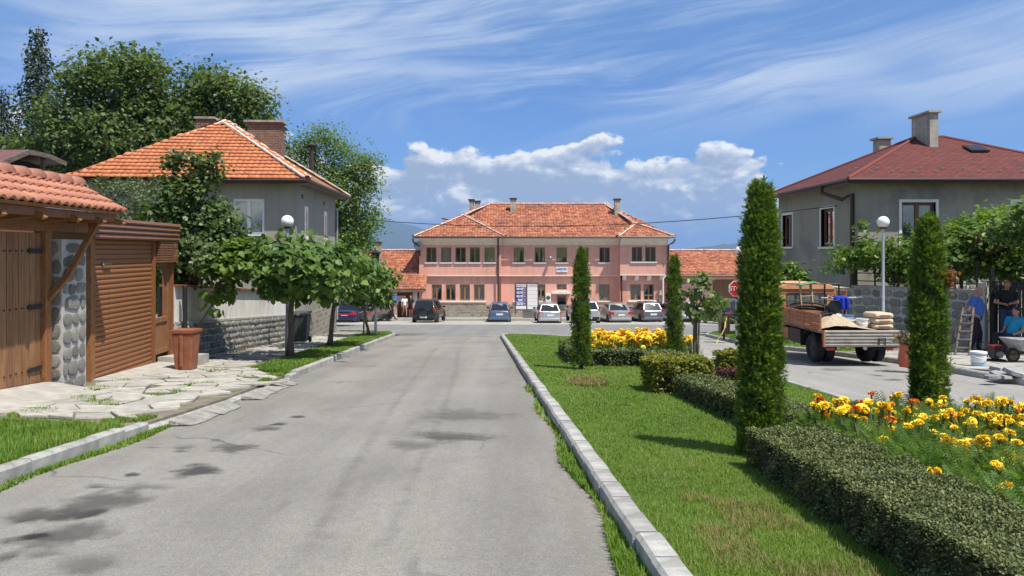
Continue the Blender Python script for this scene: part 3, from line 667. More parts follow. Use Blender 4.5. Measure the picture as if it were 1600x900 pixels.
# kerbs, stone by stone
def stone_block(L, w, h, m, name):
    c = 0.012; mb = MB(); g = 0.006
    p = [(0, -.12), (w, -.12), (w, h - c), (w - c, h), (c * 1.8, h), (0, h - c * 1.8)]
    a = [(x, g, z) for x, z in p]; b = [(x, L - g, z) for x, z in p]
    mb.add(a + b, [tuple(range(6)), tuple(range(6, 12))[::-1]] + [(i, 6 + i, 6 + (i + 1) % 6, (i + 1) % 6) for i in range(6)])
    me = bpy.data.meshes.new(name); me.from_pydata(mb.v, [], mb.f); me.materials.append(m); return me
def kerb(pts, L, w, h, m, side, hfun=None):
    root = link('kerb', None); setting(root); me = stone_block(L, w, h, m, 'kerb_stone')
    seg = [(Vector((x, y, 0))) for x, y in pts]; dist = 0.0; cum = [0]
    for a, b in zip(seg, seg[1:]): cum.append(cum[-1] + (b - a).length)
    def at(s):
        for i in range(len(seg) - 1):
            if s <= cum[i + 1] or i == len(seg) - 2: return seg[i].lerp(seg[i + 1], (s - cum[i]) / (cum[i + 1] - cum[i]))
    s = 0.0
    while s < cum[-1] - L * .6:
        a = at(s); b = at(min(s + L, cum[-1])); dy = GP(b.x, b.y) - GP(a.x, a.y); d = dy.normalized(); r = Vector((d.y, -d.x, 0)).normalized() * side; u = r.cross(d) if side > 0 else d.cross(r)
        hs = hfun(a) if hfun else 0.0; p = GP(a.x, a.y, hs + random.uniform(-.006, .006)) + r * random.uniform(-.008, .008)
        Mx = Matrix(((r.x, d.x, u.x, p.x), (r.y, d.y, u.y, p.y), (r.z, d.z, u.z, p.z), (0, 0, 0, 1)))
        o = link('kerb_stone', me, root, Mx @ Matrix.Rotation(random.gauss(0, .006), 4, 'Z') @ Matrix.Rotation(random.gauss(0, .008), 4, 'Y')); s += L
    return root
kerb([(KR(y), y) for y in (2.2, 30.9)] + [(-.25, 31.9)], 0.40, 0.15, 0.14, M['kerb'], 1)
kerb([p for p in KL if 2 < p[1] < 36.3][0:1] and [(-4.02, 3.2)] + [p for p in KL if 5 < p[1] < 36.2], 0.50, 0.13, 0.14, M['kerb'], -1, lambda a: -0.085 * max(0, min(1, (a.y - 7.6) / .6, (13.9 - a.y) / .6)))
kerb([p for p in KRR if 5 < p[1] < 35], 0.60, 0.13, 0.13, M['kerb'], 1)
kerb(MED_R[1:][::1], 0.60, 0.12, 0.12, M['kerb'], -1)

LXW = lambda y: -6.44 - .056 * y
# flagstones of the drive and pavement, each a slab
def flagstones(parent_name, x0, x1, y0, y1, nx, ny, ok, up, thick=0.035):
    root = link(parent_name, None); setting(root)
    gx = [[None] * (ny + 1) for _ in range(nx + 1)]
    for i in range(nx + 1):
        for j in range(ny + 1):
            gx[i][j] = (x0 + (x1 - x0) * (i + random.uniform(-.33, .33) + (0.5 if j % 2 else 0)) / nx, y0 + (y1 - y0) * (j + random.uniform(-.3, .3)) / ny)
    for i in range(nx):
        for j in range(ny):
            q = [gx[i][j], gx[i + 1][j], gx[i + 1][j + 1], gx[i][j + 1]]; cx = sum(p[0] for p in q) / 4; cy = sum(p[1] for p in q) / 4
            if not ok(cx, cy) or random.random() < .04: continue
            pts = []
            for k in range(4):
                a, b = q[k], q[(k + 1) % 4]; pts.append(a); t = random.uniform(.35, .65); pts.append((a[0] + (b[0] - a[0]) * t, a[1] + (b[1] - a[1]) * t))
            s = random.uniform(.91, .965); e = up + random.uniform(-.016, .012); tx, ty = random.gauss(0, .008), random.gauss(0, .008)
            ring = lambda k, z: [GP(cx + (p[0] - cx) * k, cy + (p[1] - cy) * k, z + (p[0] - cx) * tx + (p[1] - cy) * ty) for p in pts]
            mb = MB(); n = len(pts); mb.add(ring(s, e - thick) + ring(s, e - .008) + ring(s * .95, e), [(2 * n + k for k in range(n))][:0] + [tuple(2 * n + k for k in range(n))] + [(k, (k + 1) % n, n + (k + 1) % n, n + k) for k in range(n)] + [(n + k, n + (k + 1) % n, 2 * n + (k + 1) % n, 2 * n + k) for k in range(n)])
            mb.build('slab', M['slab'], root)
    return root
flagstones('paving', -7.2, -4.05, 8.2, 15.2, 8, 18, lambda x, y: -6.75 < x < -4.2 and y > 8.55 + (-4.1 - x) * .15 and y < 14.6 + (x < -5.2) * 1.0 and not (y > 13.6 and x > -4.6), 0.122)
flagstones('paving', -7.9, -5.3, 15.6, 33.0, 5, 38, lambda x, y: LXW(y) + .12 < x < -5.62 - max(0, y - 18) * .06 and not (y < 16.7 and x < -6.6), 0.112)
flagstones('paving', 9.1, 13.6, 12.0, 20.5, 9, 17, lambda x, y: x > 9.3 and x < 13.4 and y < 20.2, 0.122)
# concrete aprons: in front of the gate, of the shutter, gutter ramps and a door step
def slab_prism(name, pts, m=M['concrete']):           # pts: (x, y, height over the plane)
    mb = MB(); n = len(pts); top = [GP(*p) for p in pts]; bot = [GP(p[0], p[1], 0.02) for p in pts]
    mb.add(top + bot, [tuple(range(n)), tuple(range(n, 2 * n))[::-1]] + [(i, n + i, n + (i + 1) % n, (i + 1) % n) for i in range(n)])
    return setting(mb.build(name, m))
slab_prism('gate_ramp', [(-6.3, 8.3, .105), (-6.2, 10.4, .108), (-6.5, 11.5, .11), (-6.95, 11.35, .22), (-7.06, 11.2, .25), (-6.98, 8.3, .25)])
slab_prism('shutter_ramp', [(-6.7, 12.7, .11), (-6.25, 13.7, .115), (-6.35, 15.3, .12), (-7.39, 15.6, .22), (-7.25, 12.7, .12)])
slab_prism('door_step', [(-6.75, 15.45, .30), (-6.78, 16.55, .31), (-7.42, 16.55, .32), (-7.40, 15.45, .31)])
for y0, y1 in ((8.6, 9.5), (9.45, 10.35), (10.9, 11.9), (11.8, 12.7), (12.75, 13.3)):
    e = [(-3.99 - max(0, y0 + (y1 - y0) * t - 11) * .045 + random.uniform(.22, .30), y0 + (y1 - y0) * t, .010) for t in (.06, .35, .68, .95)]; slab_prism('gutter_ramp', [(-3.99 - max(0, y0 - 11) * .045, y0, .075)] + e + [(-3.99 - max(0, y1 - 11) * .045, y1, .075)], M['ramp'])
# damp patches and oil stains: thin irregular films on the asphalt
def film(name, m):
    if name in bpy.data.materials: return bpy.data.materials[name]
    mm = bpy.data.materials.new(name); mm.use_nodes = True; N = NT(mm.node_tree); tc = N('ShaderNodeTexCoord').outputs['Object']
    e = N('ShaderNodeAttribute', attribute_name='edge').outputs['Fac']; nz = N.noise(tc, 6, 5, 0.6)
    b = N('ShaderNodeBsdfPrincipled', {'Base Color': (*m[0], 1), 'Roughness': m[1], 'Specular IOR Level': 0.3})
    bn = N('ShaderNodeBump', {'Strength': 0.4, 'Distance': 0.01, 'Height': N.noise(tc, 95, 3, 0.7)}); N.set(b.inputs['Normal'], bn.outputs[0])
    f = N.math('MULTIPLY', N.sstep(N.math('ADD', e, N.math('MULTIPLY', N.math('SUBTRACT', nz, 0.5), 1.5)), 0.05, 0.85), m[2])
    mx = N('ShaderNodeMixShader', {0: f, 1: N('ShaderNodeBsdfTransparent').outputs[0], 2: b.outputs[0]}); N('ShaderNodeOutputMaterial', {'Surface': mx.outputs[0]}); return mm
ROAD = bpy.data.objects['road']; W['road'] = Matrix()
def stain(u, v, du, dv, m, tilt=0.0, lift=0.009):
    c = G(u, v); k = 28; rx = abs(G(u + du, v).x - c.x); ry = abs(G(u, v - dv).y - G(u, v + dv).y) / 2; mb = MB(); vs = [c + Vector((0, 0, lift))]; ph = [random.uniform(0, 6.28) for _ in range(4)]
    for i in range(k):
        a = 2 * PI * i / k; r = 1 + .16 * math.sin(2 * a + ph[0]) + .12 * math.sin(3 * a + ph[1]) + .07 * math.sin(5 * a + ph[2])
        x = rx * r * math.cos(a); y = ry * r * math.sin(a); vs.append(GP(c.x + x + y * tilt, c.y + y, lift))
    mb.add(vs, [(0, 1 + i, 1 + (i + 1) % k) for i in range(k)]); o = mb.build('stain', m, ROAD)
    at = o.data.attributes.new('edge', 'FLOAT', 'POINT'); at.data.foreach_set('value', [1.0] + [0.0] * k)
FD = film("oil_film", ((0.060, 0.056, 0.054), 0.75, 0.72)); FM = film("damp_film", ((0.095, 0.089, 0.082), 0.8, 0.62)); FL = film("faint_film", ((0.135, 0.128, 0.118), 0.85, 0.42)); FB = film("black_film", ((0.022, 0.021, 0.026), 0.5, 0.95))
for i, a in enumerate([(308, 736, 56, 13, FD), (365, 701, 40, 11, FM), (415, 671, 30, 6, FM), (435, 664, 16, 4, FD), (466, 652, 16, 3, FD), (207, 743, 15, 4, FD), (150, 790, 95, 32, FM), (60, 806, 60, 16, FM), (130, 806, 50, 10, FD), (100, 838, 100, 24, FM), (48, 842, 34, 9, FB), (225, 762, 45, 8, FL), (150, 762, 24, 5, FM),
                          (10, 873, 30, 14, FM), (70, 868, 40, 9, FL), (290, 700, 30, 4, FL), (285, 706, 20, 3, FM), (705, 684, 85, 10, FM), (640, 697, 60, 9, FL), (720, 650, 90, 16, FL), (130, 885, 80, 16, FL), (640, 523, 45, 3, FL), (240, 700, 18, 2, FL)]): stain(*a, lift=0.007 + i * 0.0013)
def tyre_mark(px, w, m, lift):
    pts = [G(u, v) for u, v in px]; q = []
    for a, b in zip(pts, pts[1:]): q += [a.lerp(b, i / 5) for i in range(5)]
    q.append(pts[-1]); mb = MB(); vs = []; ed = []
    for i, p in enumerate(q):
        ww = w * random.uniform(.8, 1.2)
        for k, e in ((-1, 0), (0, .55 if 0 < i < len(q) - 1 else 0), (1, 0)): vs.append(GP(p.x + k * ww, p.y, lift)); ed.append(e)
    mb.add(vs, [(3 * i + k, 3 * i + k + 1, 3 * i + k + 4, 3 * i + k + 3) for i in range(len(q) - 1) for k in (0, 1)]); o = mb.build('tyre_mark', m, ROAD)
    at = o.data.attributes.new('edge', 'FLOAT', 'POINT'); at.data.foreach_set('value', ed)
FT = film("tyre_film", ((0.12, 0.113, 0.105), 0.85, 0.17))
for i, (px, w) in enumerate((([(590, 890), (640, 760), (690, 650), (712, 580), (716, 545)], .11), ([(470, 890), (545, 740), (612, 640), (660, 575), (684, 540)], .11))): tyre_mark(px, w, FT, .0040 + .0405 * .05 + i * .0006)
R2 = bpy.data.objects['side_road']; W['side_road'] = Matrix(); _r = ROAD; ROAD = R2
for i, a in enumerate([(1370, 587, 14, 2, FM), (1395, 594, 20, 2.2, FM), (1300, 578, 30, 3, FL)]): stain(*a, lift=0.007 + i * .0013)
ROAD = _r

# grass
def grass(name, poly, N_, h, m, ymin=2.0, power=1.6, wid=0.0042, up=0.09, thin=None):
    xs = [p[0] for p in poly]; y0 = max(ymin, min(p[1] for p in poly)); y1 = max(p[1] for p in poly); q = 1 - power
    n = int(N_ * 2.6); t = RNG.random(n); Y = (y0 ** q + t * (y1 ** q - y0 ** q)) ** (1 / q); X = RNG.uniform(min(xs), max(xs), n)
    ins = np.zeros(n, bool); j = len(poly) - 1
    for i in range(len(poly)):
        xi, yi = poly[i]; xj, yj = poly[j]; cnd = (yi > Y) != (yj > Y)
        with np.errstate(divide='ignore', invalid='ignore'): ins ^= cnd & (X < (xj - xi) * (Y - yi) / (yj - yi) + xi)
        j = i
    ins &= np.abs(X / Y) < 0.75
    if thin is not None: ins &= RNG.random(n) < thin(X, Y)
    X = X[ins][:N_]; Y = Y[ins][:N_]; n = len(X)
    f = 0.5 + 0.5 * np.sin(X * 2.3 + 1.7 * np.sin(Y * 1.1)) * np.sin(Y * 1.7 + 1.3 * np.sin(X * 1.9))
    g = 0.5 + 0.5 * np.sin(X * 9.1 + 3 * np.sin(Y * 5.3)) * np.sin(Y * 7.7)
    hh = h * RNG.uniform(.55, 1.35, n) * (0.8 + .4 * g); w = wid * np.maximum(1, Y / 5.0)
    a = RNG.uniform(0, 2 * PI, n); lean = RNG.uniform(.15, 1.0, n) * hh
    base = np.stack([X, Y, -SL * Y + up], 1); sx = np.cos(a)[:, None] * np.array([1, 0, 0]) + np.sin(a)[:, None] * np.array([0, 1, 0])
    ln = np.stack([-np.sin(a), np.cos(a), np.zeros(n)], 1)
    V = np.stack([base - sx * w[:, None], base + sx * w[:, None], base + ln * lean[:, None] + np.array([0, 0, 1]) * hh[:, None]], 1).astype(np.float32)
    me = bpy.data.meshes.new(name); me.vertices.add(3 * n); me.vertices.foreach_set('co', V.ravel())
    me.loops.add(3 * n); me.loops.foreach_set('vertex_index', np.arange(3 * n, dtype=np.int32)); me.polygons.add(n)
    me.polygons.foreach_set('loop_start', np.arange(0, 3 * n, 3, dtype=np.int32)); me.polygons.foreach_set('loop_total', np.full(n, 3, np.int32)); me.update(calc_edges=True)
    at = me.attributes.new('rnd', 'FLOAT', 'FACE'); at.data.foreach_set('value', np.clip(.34 * f + .22 * g + .22 * (0.5 + 0.5 * np.sin(X * 1.1 + 2.2 * np.sin(Y * .8 + 1)) * np.sin(Y * .9 + X * .6)) + .36 * RNG.random(n) - .04, 0, 1).astype(np.float32)); me.materials.append(m)
    o = link(name, me); stuff(o); return o
L1 = [(KR(y) + .13, y) for y in (2, 30.8)] + [(x - .1, y) for x, y in MED_R[::-1]]
o = grass('grass', L1, 260000, 0.031, M['grass'], 3.0, 1.7); tag(o, 'short mown green grass covering the median island', 'grass', kind='stuff')
o = grass('grass', VERGE_N, 60000, 0.085, M['grass'], 4.5, 1.4, 0.006); tag(o, 'long green grass of the verge in the near left corner', 'grass', kind='stuff')
o = grass('grass', VERGE_F, 38000, 0.07, M['grass'], 13, 1.2, 0.005); tag(o, 'grass strip under the round street trees', 'grass', kind='stuff')
o = grass('grass', VERGE_R, 22000, 0.07, M['grass'], 19, 1.2, 0.005); tag(o, 'grass patch behind the orange lorry and round the litter bin', 'grass', kind='stuff')
_w = [(KR(y) - .02 - .13 * (0.6 + .4 * math.sin(y * 2.1)), y) for y in np.arange(3.4, 13, .4)]
o = grass('weeds', [(KR(3.4), 3.4), (KR(12.6), 12.6)] + _w[::-1], 16000, 0.055, M['grass'], 3.3, 1.3, 0.008, 0.004, lambda X, Y: np.where(Y > 7.5, .22, 1) * (0.3 + 0.7 * (np.sin(Y * 3.1 + 1) > -.2))); tag(o, 'weeds growing in the gutter along the median kerb', 'weeds', kind='stuff')
_w2 = [(-3.99 + .13 * (0.6 + .4 * math.sin(y * 2.7)), y) for y in np.arange(5, 9, .4)]
o = grass('weeds', [(-4.02, 5), (-4.02, 8.6)] + _w2[::-1], 2200, 0.04, M['grass'], 4.9, 1.2, 0.007, 0.004, lambda X, Y: 0.3 + 0.6 * (np.sin(Y * 4) > -.2)); tag(o, 'dusty weeds at the foot of the left kerb', 'weeds', kind='stuff')
_j = [(-6.75, 8.6), (-4.2, 8.2), (-4.2, 13.8), (-5.2, 15.2), (-6.7, 15.4)]
o = grass('weeds', _j, 17000, 0.045, M['grass'], 8.2, 1.2, 0.006, 0.09, lambda X, Y: ((np.sin(X * 3.7 + 2 * np.sin(Y * 1.9)) * np.sin(Y * 2.9 + X)) > .60) * .8); tag(o, 'grass tufts growing between the flagstones of the drive', 'weeds', kind='stuff')
o = grass('dry_grass', L1, 9000, 0.035, M['drygrass'], 4, 1.6, 0.0042, 0.092, lambda X, Y: .9 * (np.sin(X * 2.7 + 1.5 * np.sin(Y * 1.3)) * np.sin(Y * 1.9 + X) > .45)); tag(o, 'thin yellowed patches in the median lawn', 'grass', kind='stuff')
_d = G(918, 597, .1); o = grass('dry_patch', [(_d.x + .34 * math.cos(a), _d.y + .8 * math.sin(a)) for a in np.linspace(0, 2 * PI, 14)[:-1]], 3500, 0.05, M['drygrass'], 10, 1.2, 0.007, 0.10); tag(o, 'small heap of dry cut grass on the lawn', 'grass heap', kind='stuff')
o = grass('dry_grass', [(1.0, 3.0), (1.9, 3.0), (1.7, 4.9), (1.15, 5.2)], 9000, 0.045, M['drygrass'], 2.9, 1.2, 0.0042, 0.092, lambda X, Y: .5 * (np.sin(X * 7) * np.sin(Y * 5) > -.1)); tag(o, 'yellowed grass at the near end of the lawn', 'grass', kind='stuff')

# ------------------------------------------------------------------ left side of the street
DL = Vector((-0.056, 1, 0)).normalized(); NL = Vector((1, 0.056, 0)).normalized(); UP = Vector((0, 0, 1))
def LX(b, y): return b - 0.056 * y
# wooden gate under a tiled canopy
gt = thing('wooden_gate', 'tall plank gate with black strap hinges under a small tiled canopy', 'gate', (-7.05, 10.2, gz(10.2) + .2))
GB = -6.473
def gleaf(y0, y1, hy, d):
    fr = MB(); O = Vector((LX(GB, y0), y0, 0))
    fr.bbox(O, DL, NL, .02, y1 - y0 - .02, -.06, -.036, -.50, 1.70)
    lf = fr.build('gate_leaf', M['wood_dark'], gt)
    for z in (-.3, .62, 1.5): rl = MB(); rl.bbox(O, DL, NL, .02, y1 - y0 - .02, -.12, -.0605, z - .07, z + .07); rl.build('cross_rail', M['wood_dark'], lf)
    n = round((y1 - y0) / .135); w = (y1 - y0) / n
    for i in range(n):
        p = MB(); e = random.uniform(-.003, .004); p.bbox(O, DL, NL, i * w + .004, (i + 1) * w - .004, -.035, e, -.52, 1.72 + random.uniform(-.004, .004)); p.build('plank', M['wood_gate'], lf, bevel=.004)
    nl = MB()
    for i in range(n):
        for z in (-.3, .62, 1.45): nl.lathe([(0.001, .012), (.010, .010), (.014, .0), (.014, -.004)], O + DL * (i + .5) * w + Vector((0, 0, z)) + NL * .008, 6, 'x')
    stuff(nl.build('studs', M['iron'], lf))
    for z in (-.3, .62, 1.45):
        h = MB(); q = lambda s, z_: O + DL * s + NL * .012 + Vector((0, 0, z_)); L = .34
        s0 = hy - y0; pts = [q(s0, z + .035), q(s0 - d * .25, z + .03), q(s0 - d * L * .85, z + .018), q(s0 - d * L * .88, z + .045), q(s0 - d * L * 1.05, z), q(s0 - d * L * .88, z - .045), q(s0 - d * L * .85, z - .018), q(s0 - d * .25, z - .03), q(s0, z - .035)]
        h.prism(pts, NL * .014); h.build('strap_hinge', M['iron'], lf)
gleaf(9.78, 11.14, 11.14, 1); gleaf(8.42, 9.76, 8.42, -1)
mb = MB(); mb.bbox((LX(GB, 11.17), 11.17, 0), DL, NL, 0, .17, -.12, .06, gz(11.2), 1.92); mb.build('post', M['wood_dark'], gt, bevel=.008)
mb = MB(); mb.bbox((LX(GB, 8.2), 8.2, 0), DL, NL, 0, .17, -.12, .06, gz(8.2), 1.92); mb.build('post', M['wood_dark'], gt, bevel=.008)
mb = MB(); mb.bbox((LX(GB, 8.0), 8.0, 0), DL, NL, 0, 4.4, -.10, .075, 1.75, 1.93); mb.build('lintel', M['wood_dark'], gt, bevel=.008)
mb = MB(); mb.bbox((LX(GB, 8.0), 8.0, 0), DL, NL, 0, 4.42, .40, .52, 1.94, 2.06); mb.build('eave_beam', M['wood_dark'], gt, bevel=.006)
for y in (8.3, 9.2, 10.1, 11.0, 11.75, 12.4):      # rafter tails with a rounded end
    a = Vector((LX(GB, y), y, 0)); p = [a + NL * x + Vector((0, 0, z)) for x, z in ((-.8, 2.0), (.46, 2.0), (.60, 1.97), (.64, 1.91), (.58, 1.88), (.46, 1.91), (.1, 1.88), (-.8, 1.88))]
    m_ = MB(); m_.prism(p, DL * .09); m_.build('rafter', M['wood_dark'], gt, bevel=.004)
mb = MB(); a = Vector((LX(GB, 11.25), 11.25, .72)) + NL * .05; b = Vector((LX(GB, 11.95), 11.95, 1.97)) + NL * .46
mb.tube([a, a.lerp(b, .3) + Vector((.05, 0, -.04)), a.lerp(b, .6) + Vector((.03, 0, -.02)), b], .058, 4); mb.build('brace', M['wood_dark'], gt)
E0 = lambda y: Vector((LX(GB, y), y, 2.10)) + NL * .61; R0 = lambda y: Vector((LX(GB, y), y, 2.56)) - NL * .20; B0 = lambda y: Vector((LX(GB, y), y, 2.08)) - NL * 1.05
mb = MB(); roof_deck(mb, [E0(7.6), E0(12.5), R0(12.5), R0(7.6)], .05); roof_deck(mb, [R0(7.6), R0(12.5), B0(12.5), B0(7.6)], .05); mb.build('roof_deck', M['wood_dark'], gt)
tv, tf = tile_template(.205, .30, .032, .05, 6); tme = bpy.data.meshes.new('roof_tile'); tme.from_pydata(tv, [], tf); tme.materials.append(M['tile_new']); tme.polygons.foreach_set('use_smooth', [i < 6 for i in range(12)])
for poly in ([E0(8.0), E0(12.5), R0(12.5), R0(8.0)],):
    o_, n_, h_, u_, sp = tile_spots(poly, .205, .268); base = W[gt.name].inverted()
    for x, y in sp:
        p = o_ + h_ * x + u_ * (y - .05) + n_ * (.012 + random.uniform(0, .006)); Mx = Matrix(((h_.x, u_.x, n_.x, p.x), (h_.y, u_.y, n_.y, p.y), (h_.z, u_.z, n_.z, p.z), (0, 0, 0, 1)))
        link('roof_tile', tme, gt, base @ Mx @ Matrix.Rotation(random.gauss(0, .01), 4, 'Z'))
caps(R0(12.54) + UP * .03, R0(7.9) + UP * .03, gt, 'ridge_tile', .37, .13, M['tile_new'], 9, False)
# stone pier beside the gate
pr = thing('gate_pier', 'grey fieldstone pier between the wooden gate and the roller shutter', 'stone pier', (-7.2, 12, gz(12) + .1))
px = lambda y, d: (LX(-6.31, y) + d); mb = MB(); za, zb = gz(12) - .2, 1.63
mb.hexa([(px(11.42, 0), 11.42, za), (px(12.14, 0), 12.14, za), (px(12.14, -.5), 12.14, za), (px(11.42, -.5), 11.42, za), (px(11.42, 0), 11.42, zb), (px(12.14, 0), 12.14, zb), (px(12.14, -.5), 12.14, zb), (px(11.42, -.5), 11.42, zb)]); mb.build('mortar_core', M['mortar'], pr)
SM = stone_meshes(M['stone']); SP = stone_meshes(M['stone_pale'])
stones(pr, (px(11.44, 0), 11.44, gz(12) + .06), DL, UP, NL, .68, 2.36, .31, .25, SM, .026, .026, jx=.45)
stones(pr, (px(11.42, -.5), 11.42, gz(12) + .06), (1, 0, 0), UP, (0, -1, 0), .5, 2.36, .28, .23, SM, .024, .024)
# kiosk with a brown roller shutter
KB = -6.56; kx = lambda y: Vector((LX(KB, y), y, 0)); kz0 = -.79
ks = thing('shuttered_kiosk', 'brown kiosk with closed roller shutter and narrow glass door', 'kiosk', (-8.2, 14.4, gz(14.4) + .1))
mb = MB(); mb.hexa([kx(12.66) - NL * .12 + UP * -1.2, kx(16.2) - NL * .12 + UP * -1.2, kx(16.2) - NL * 2.4 + UP * -1.2, kx(12.66) - NL * 2.4 + UP * -1.2, kx(12.66) - NL * .12 + UP * 1.98, kx(16.2) - NL * .12 + UP * 1.98, kx(16.2) - NL * 2.4 + UP * 1.98, kx(12.66) - NL * 2.4 + UP * 1.98]); mb.build('body', M['shutter_box'], ks)
ns = 27; hs = (1.66 - kz0) / ns
mb = MB(); prof = [(-.012, 0), (.004, .12), (.012, .4), (.012, .62), (.004, .9), (-.012, .985)]
a0 = kx(12.82); L = 2.36
mb.add([NL * x + UP * z * hs for x, z in prof] + [DL * L + NL * x + UP * z * hs for x, z in prof], [(i, i + 6, i + 7, i + 1) for i in range(5)])
sme = bpy.data.meshes.new('slat'); sme.from_pydata(mb.v, [], mb.f); sme.materials.append(M['shutter'])
for i in range(ns): link('slat', sme, ks, W[ks.name].inverted() @ Matrix.Translation(a0 + UP * (kz0 + i * hs)))
for y, w in ((12.66, .15), (15.18, .09), (16.08, .12)):
    mb = MB(); mb.bbox(kx(y), DL, NL, 0, w, -.12, .06, gz(y) + .02, 1.66); mb.build('post', M['wood_dark'], ks)
mb = MB(); mb.bbox(kx(12.82), DL, NL, 0, L, -.05, .035, kz0 - .08, kz0); mb.build('bottom_rail', M['shutter'], ks)
mb = MB(); mb.lathe([(.02, -.02), (.03, .02), (.02, .04)], kx(13.15) + UP * 1.22 + NL * .02, 8, 'x'); mb.beam(kx(13.15) + UP * 1.22 + NL * .05, kx(13.4) + UP * 1.22 + NL * .05, .02, .03); mb.build('handle', M['chrome'], ks)
for i in range(4):
    mb = MB(); z = 1.66 + i * .095; e = .16 + i * .012
    q = [kx(12.58) + NL * x + UP * zz for x, zz in ((-.1, z), (e, z), (e + .02, z + .03), (e, z + .085), (-.1, z + .09))]; mb.prism(q, DL * 3.64); mb.build('fascia_board', M['shutter_box'], ks)
for i in range(9):
    mb = MB(); mb.bbox(kx(15.3), DL, NL, 0, .9, -.02, .15, 1.21 + i * .05, 1.247 + i * .05); mb.build('louvre', M['shutter_box'], ks)
dr = MB(); O = kx(15.27)
for b in ((0, .07, -.08, .0, -.72, 1.2), (.74, .81, -.08, .0, -.72, 1.2), (.07, .74, -.08, -.002, 1.12, 1.2), (.07, .74, -.08, -.002, -.06, .04), (.07, .74, -.08, -.002, -.72, -.62)): dr.bbox(O, DL, NL, *b)
dd = dr.build('door', M['wood_gate'], ks); g = MB(); g.bbox(O, DL, NL, .07, .74, -.05, -.04, .04, 1.12); g.build('pane', M['glass'], dd); g = MB(); g.bbox(O, DL, NL, .07, .74, -.06, -.03, -.62, -.06); g.build('panel', M['wood_gate'], dd)
g = MB(); g.bbox(O, DL, NL, .07, .74, -.095, -.085, .0, 1.14); g.build('door_curtain', M['curtain'], dd)
# garden wall: white plaster over a stone base
gw = thing('garden_wall', 'long white plaster garden wall on a grey stone base', 'wall', (-7.5, 21.8, gz(21.8) + .1))
wx = lambda y, d=0: LX(-6.44, y) + d
def sloped(mb, y0, y1, d0, d1, z0, z1):
    r = [(y0, d0, z0), (y1, d0, z0), (y1, d1, z0), (y0, d1, z0), (y0, d0, z1), (y1, d0, z1), (y1, d1, z1), (y0, d1, z1)]
    return mb.hexa([Vector((wx(y, d), y, gz(y) + .12 + z)) for y, d, z in r])
mb = MB(); sloped(mb, 16.2, 27.35, -.05, -.3, .8, 1.68); mb.build('plaster_face', M['plaster'], gw)
mb = MB(); sloped(mb, 16.2, 27.35, 0, -.3, -.2, .85); mb.build('stone_base', M['mortar'], gw)
mb = MB(); sloped(mb, 16.2, 27.35, 0.015, -.04, .85, .90); mb.build('ledge', M['concrete'], gw)
mb = MB()
for i in range(44): sloped(mb, 16.2 + i * .253, 16.2 + i * .253 + .245, .05, -.36, 1.68 + random.uniform(0, .008), 1.72 + random.uniform(0, .012))
mb.build('coping', M['rust'], gw)
uxs = Vector((-.056, 1, -SL)); stones(gw, (wx(16.25), 16.25, gz(16.25) + .14), uxs, UP, NL, 11.1, .82, .235, .17, SM, .045, .022)
mb = MB(); mb.tube([P(289, 448, 16.4), P(289, 530, 16.4)], .055, 8); pp = thing('rain_pipe', 'black pipe standing against the white wall above the brown bin', 'pipe', (P(289, 540, 16.4)[0], 16.4, gz(16.4) + .12))
mb.build('pipe', M['iron'], pp, smooth=True); mb = MB(); mb.tube([P(289, 530, 16.4), GP(P(289, 530, 16.4).x, 16.4, .1)], .062, 8); mb.build('pipe_foot', M['iron'], pp, smooth=True)
# brown litter bin
bx = G(291, 578, .12); bn = thing('litter_bin', 'tall rust brown tapered bin in front of the white garden wall', 'bin', bx)
mb = MB()
def taper(mb, r0, r1, z0, z1, n=4, rot=PI / 4): mb.add([(r0 * math.cos(rot + 2 * PI * i / n), r0 * math.sin(rot + 2 * PI * i / n), z0) for i in range(n)] + [(r1 * math.cos(rot + 2 * PI * i / n), r1 * math.sin(rot + 2 * PI * i / n), z1) for i in range(n)], [(i, (i + 1) % n, n + (i + 1) % n, n + i) for i in range(n)] + [tuple(range(n))[::-1], tuple(range(n, 2 * n))])
taper(mb, .225, .29, 0, .74); mb.build('body', M['rust'], bn, world=False, bevel=.03)
mb = MB(); taper(mb, .315, .32, .74, .80); taper(mb, .27, .265, .801, .806); mb.build('rim', M['rust'], bn, world=False, bevel=.012)
mb = MB(); mb.box(-.03, .03, -.232, -.205, .1, .7); mb.build('front_rib', M['rust'], bn, world=False, bevel=.008)
wb = thing('wheelie_bin', 'grey plastic wheelie bin beside a tree trunk at the stone wall', 'bin', G(470, 536, .12))
mb = MB(); taper(mb, .30, .40, .06, .92); mb.build('body', M['greyplastic'], wb, world=False, bevel=.03)
mb = MB(); mb.hexa([(-.31, -.31, .92), (.31, -.31, .92), (.31, .31, .97), (-.31, .31, .97), (-.30, -.28, .97), (.30, -.28, .97), (.28, .30, 1.04), (-.28, .30, 1.04)]); mb.build('lid', M['greyplastic'], wb, world=False, bevel=.02)
for s in (-.24, .24):
    mb = MB(); mb.lathe([(.001, -.03), (.09, -.03), (.1, -.02), (.1, .02), (.09, .03), (.001, .03)], (s, .24, .1), 12, 'x'); mb.build('wheel', M['tyre'], wb, world=False)
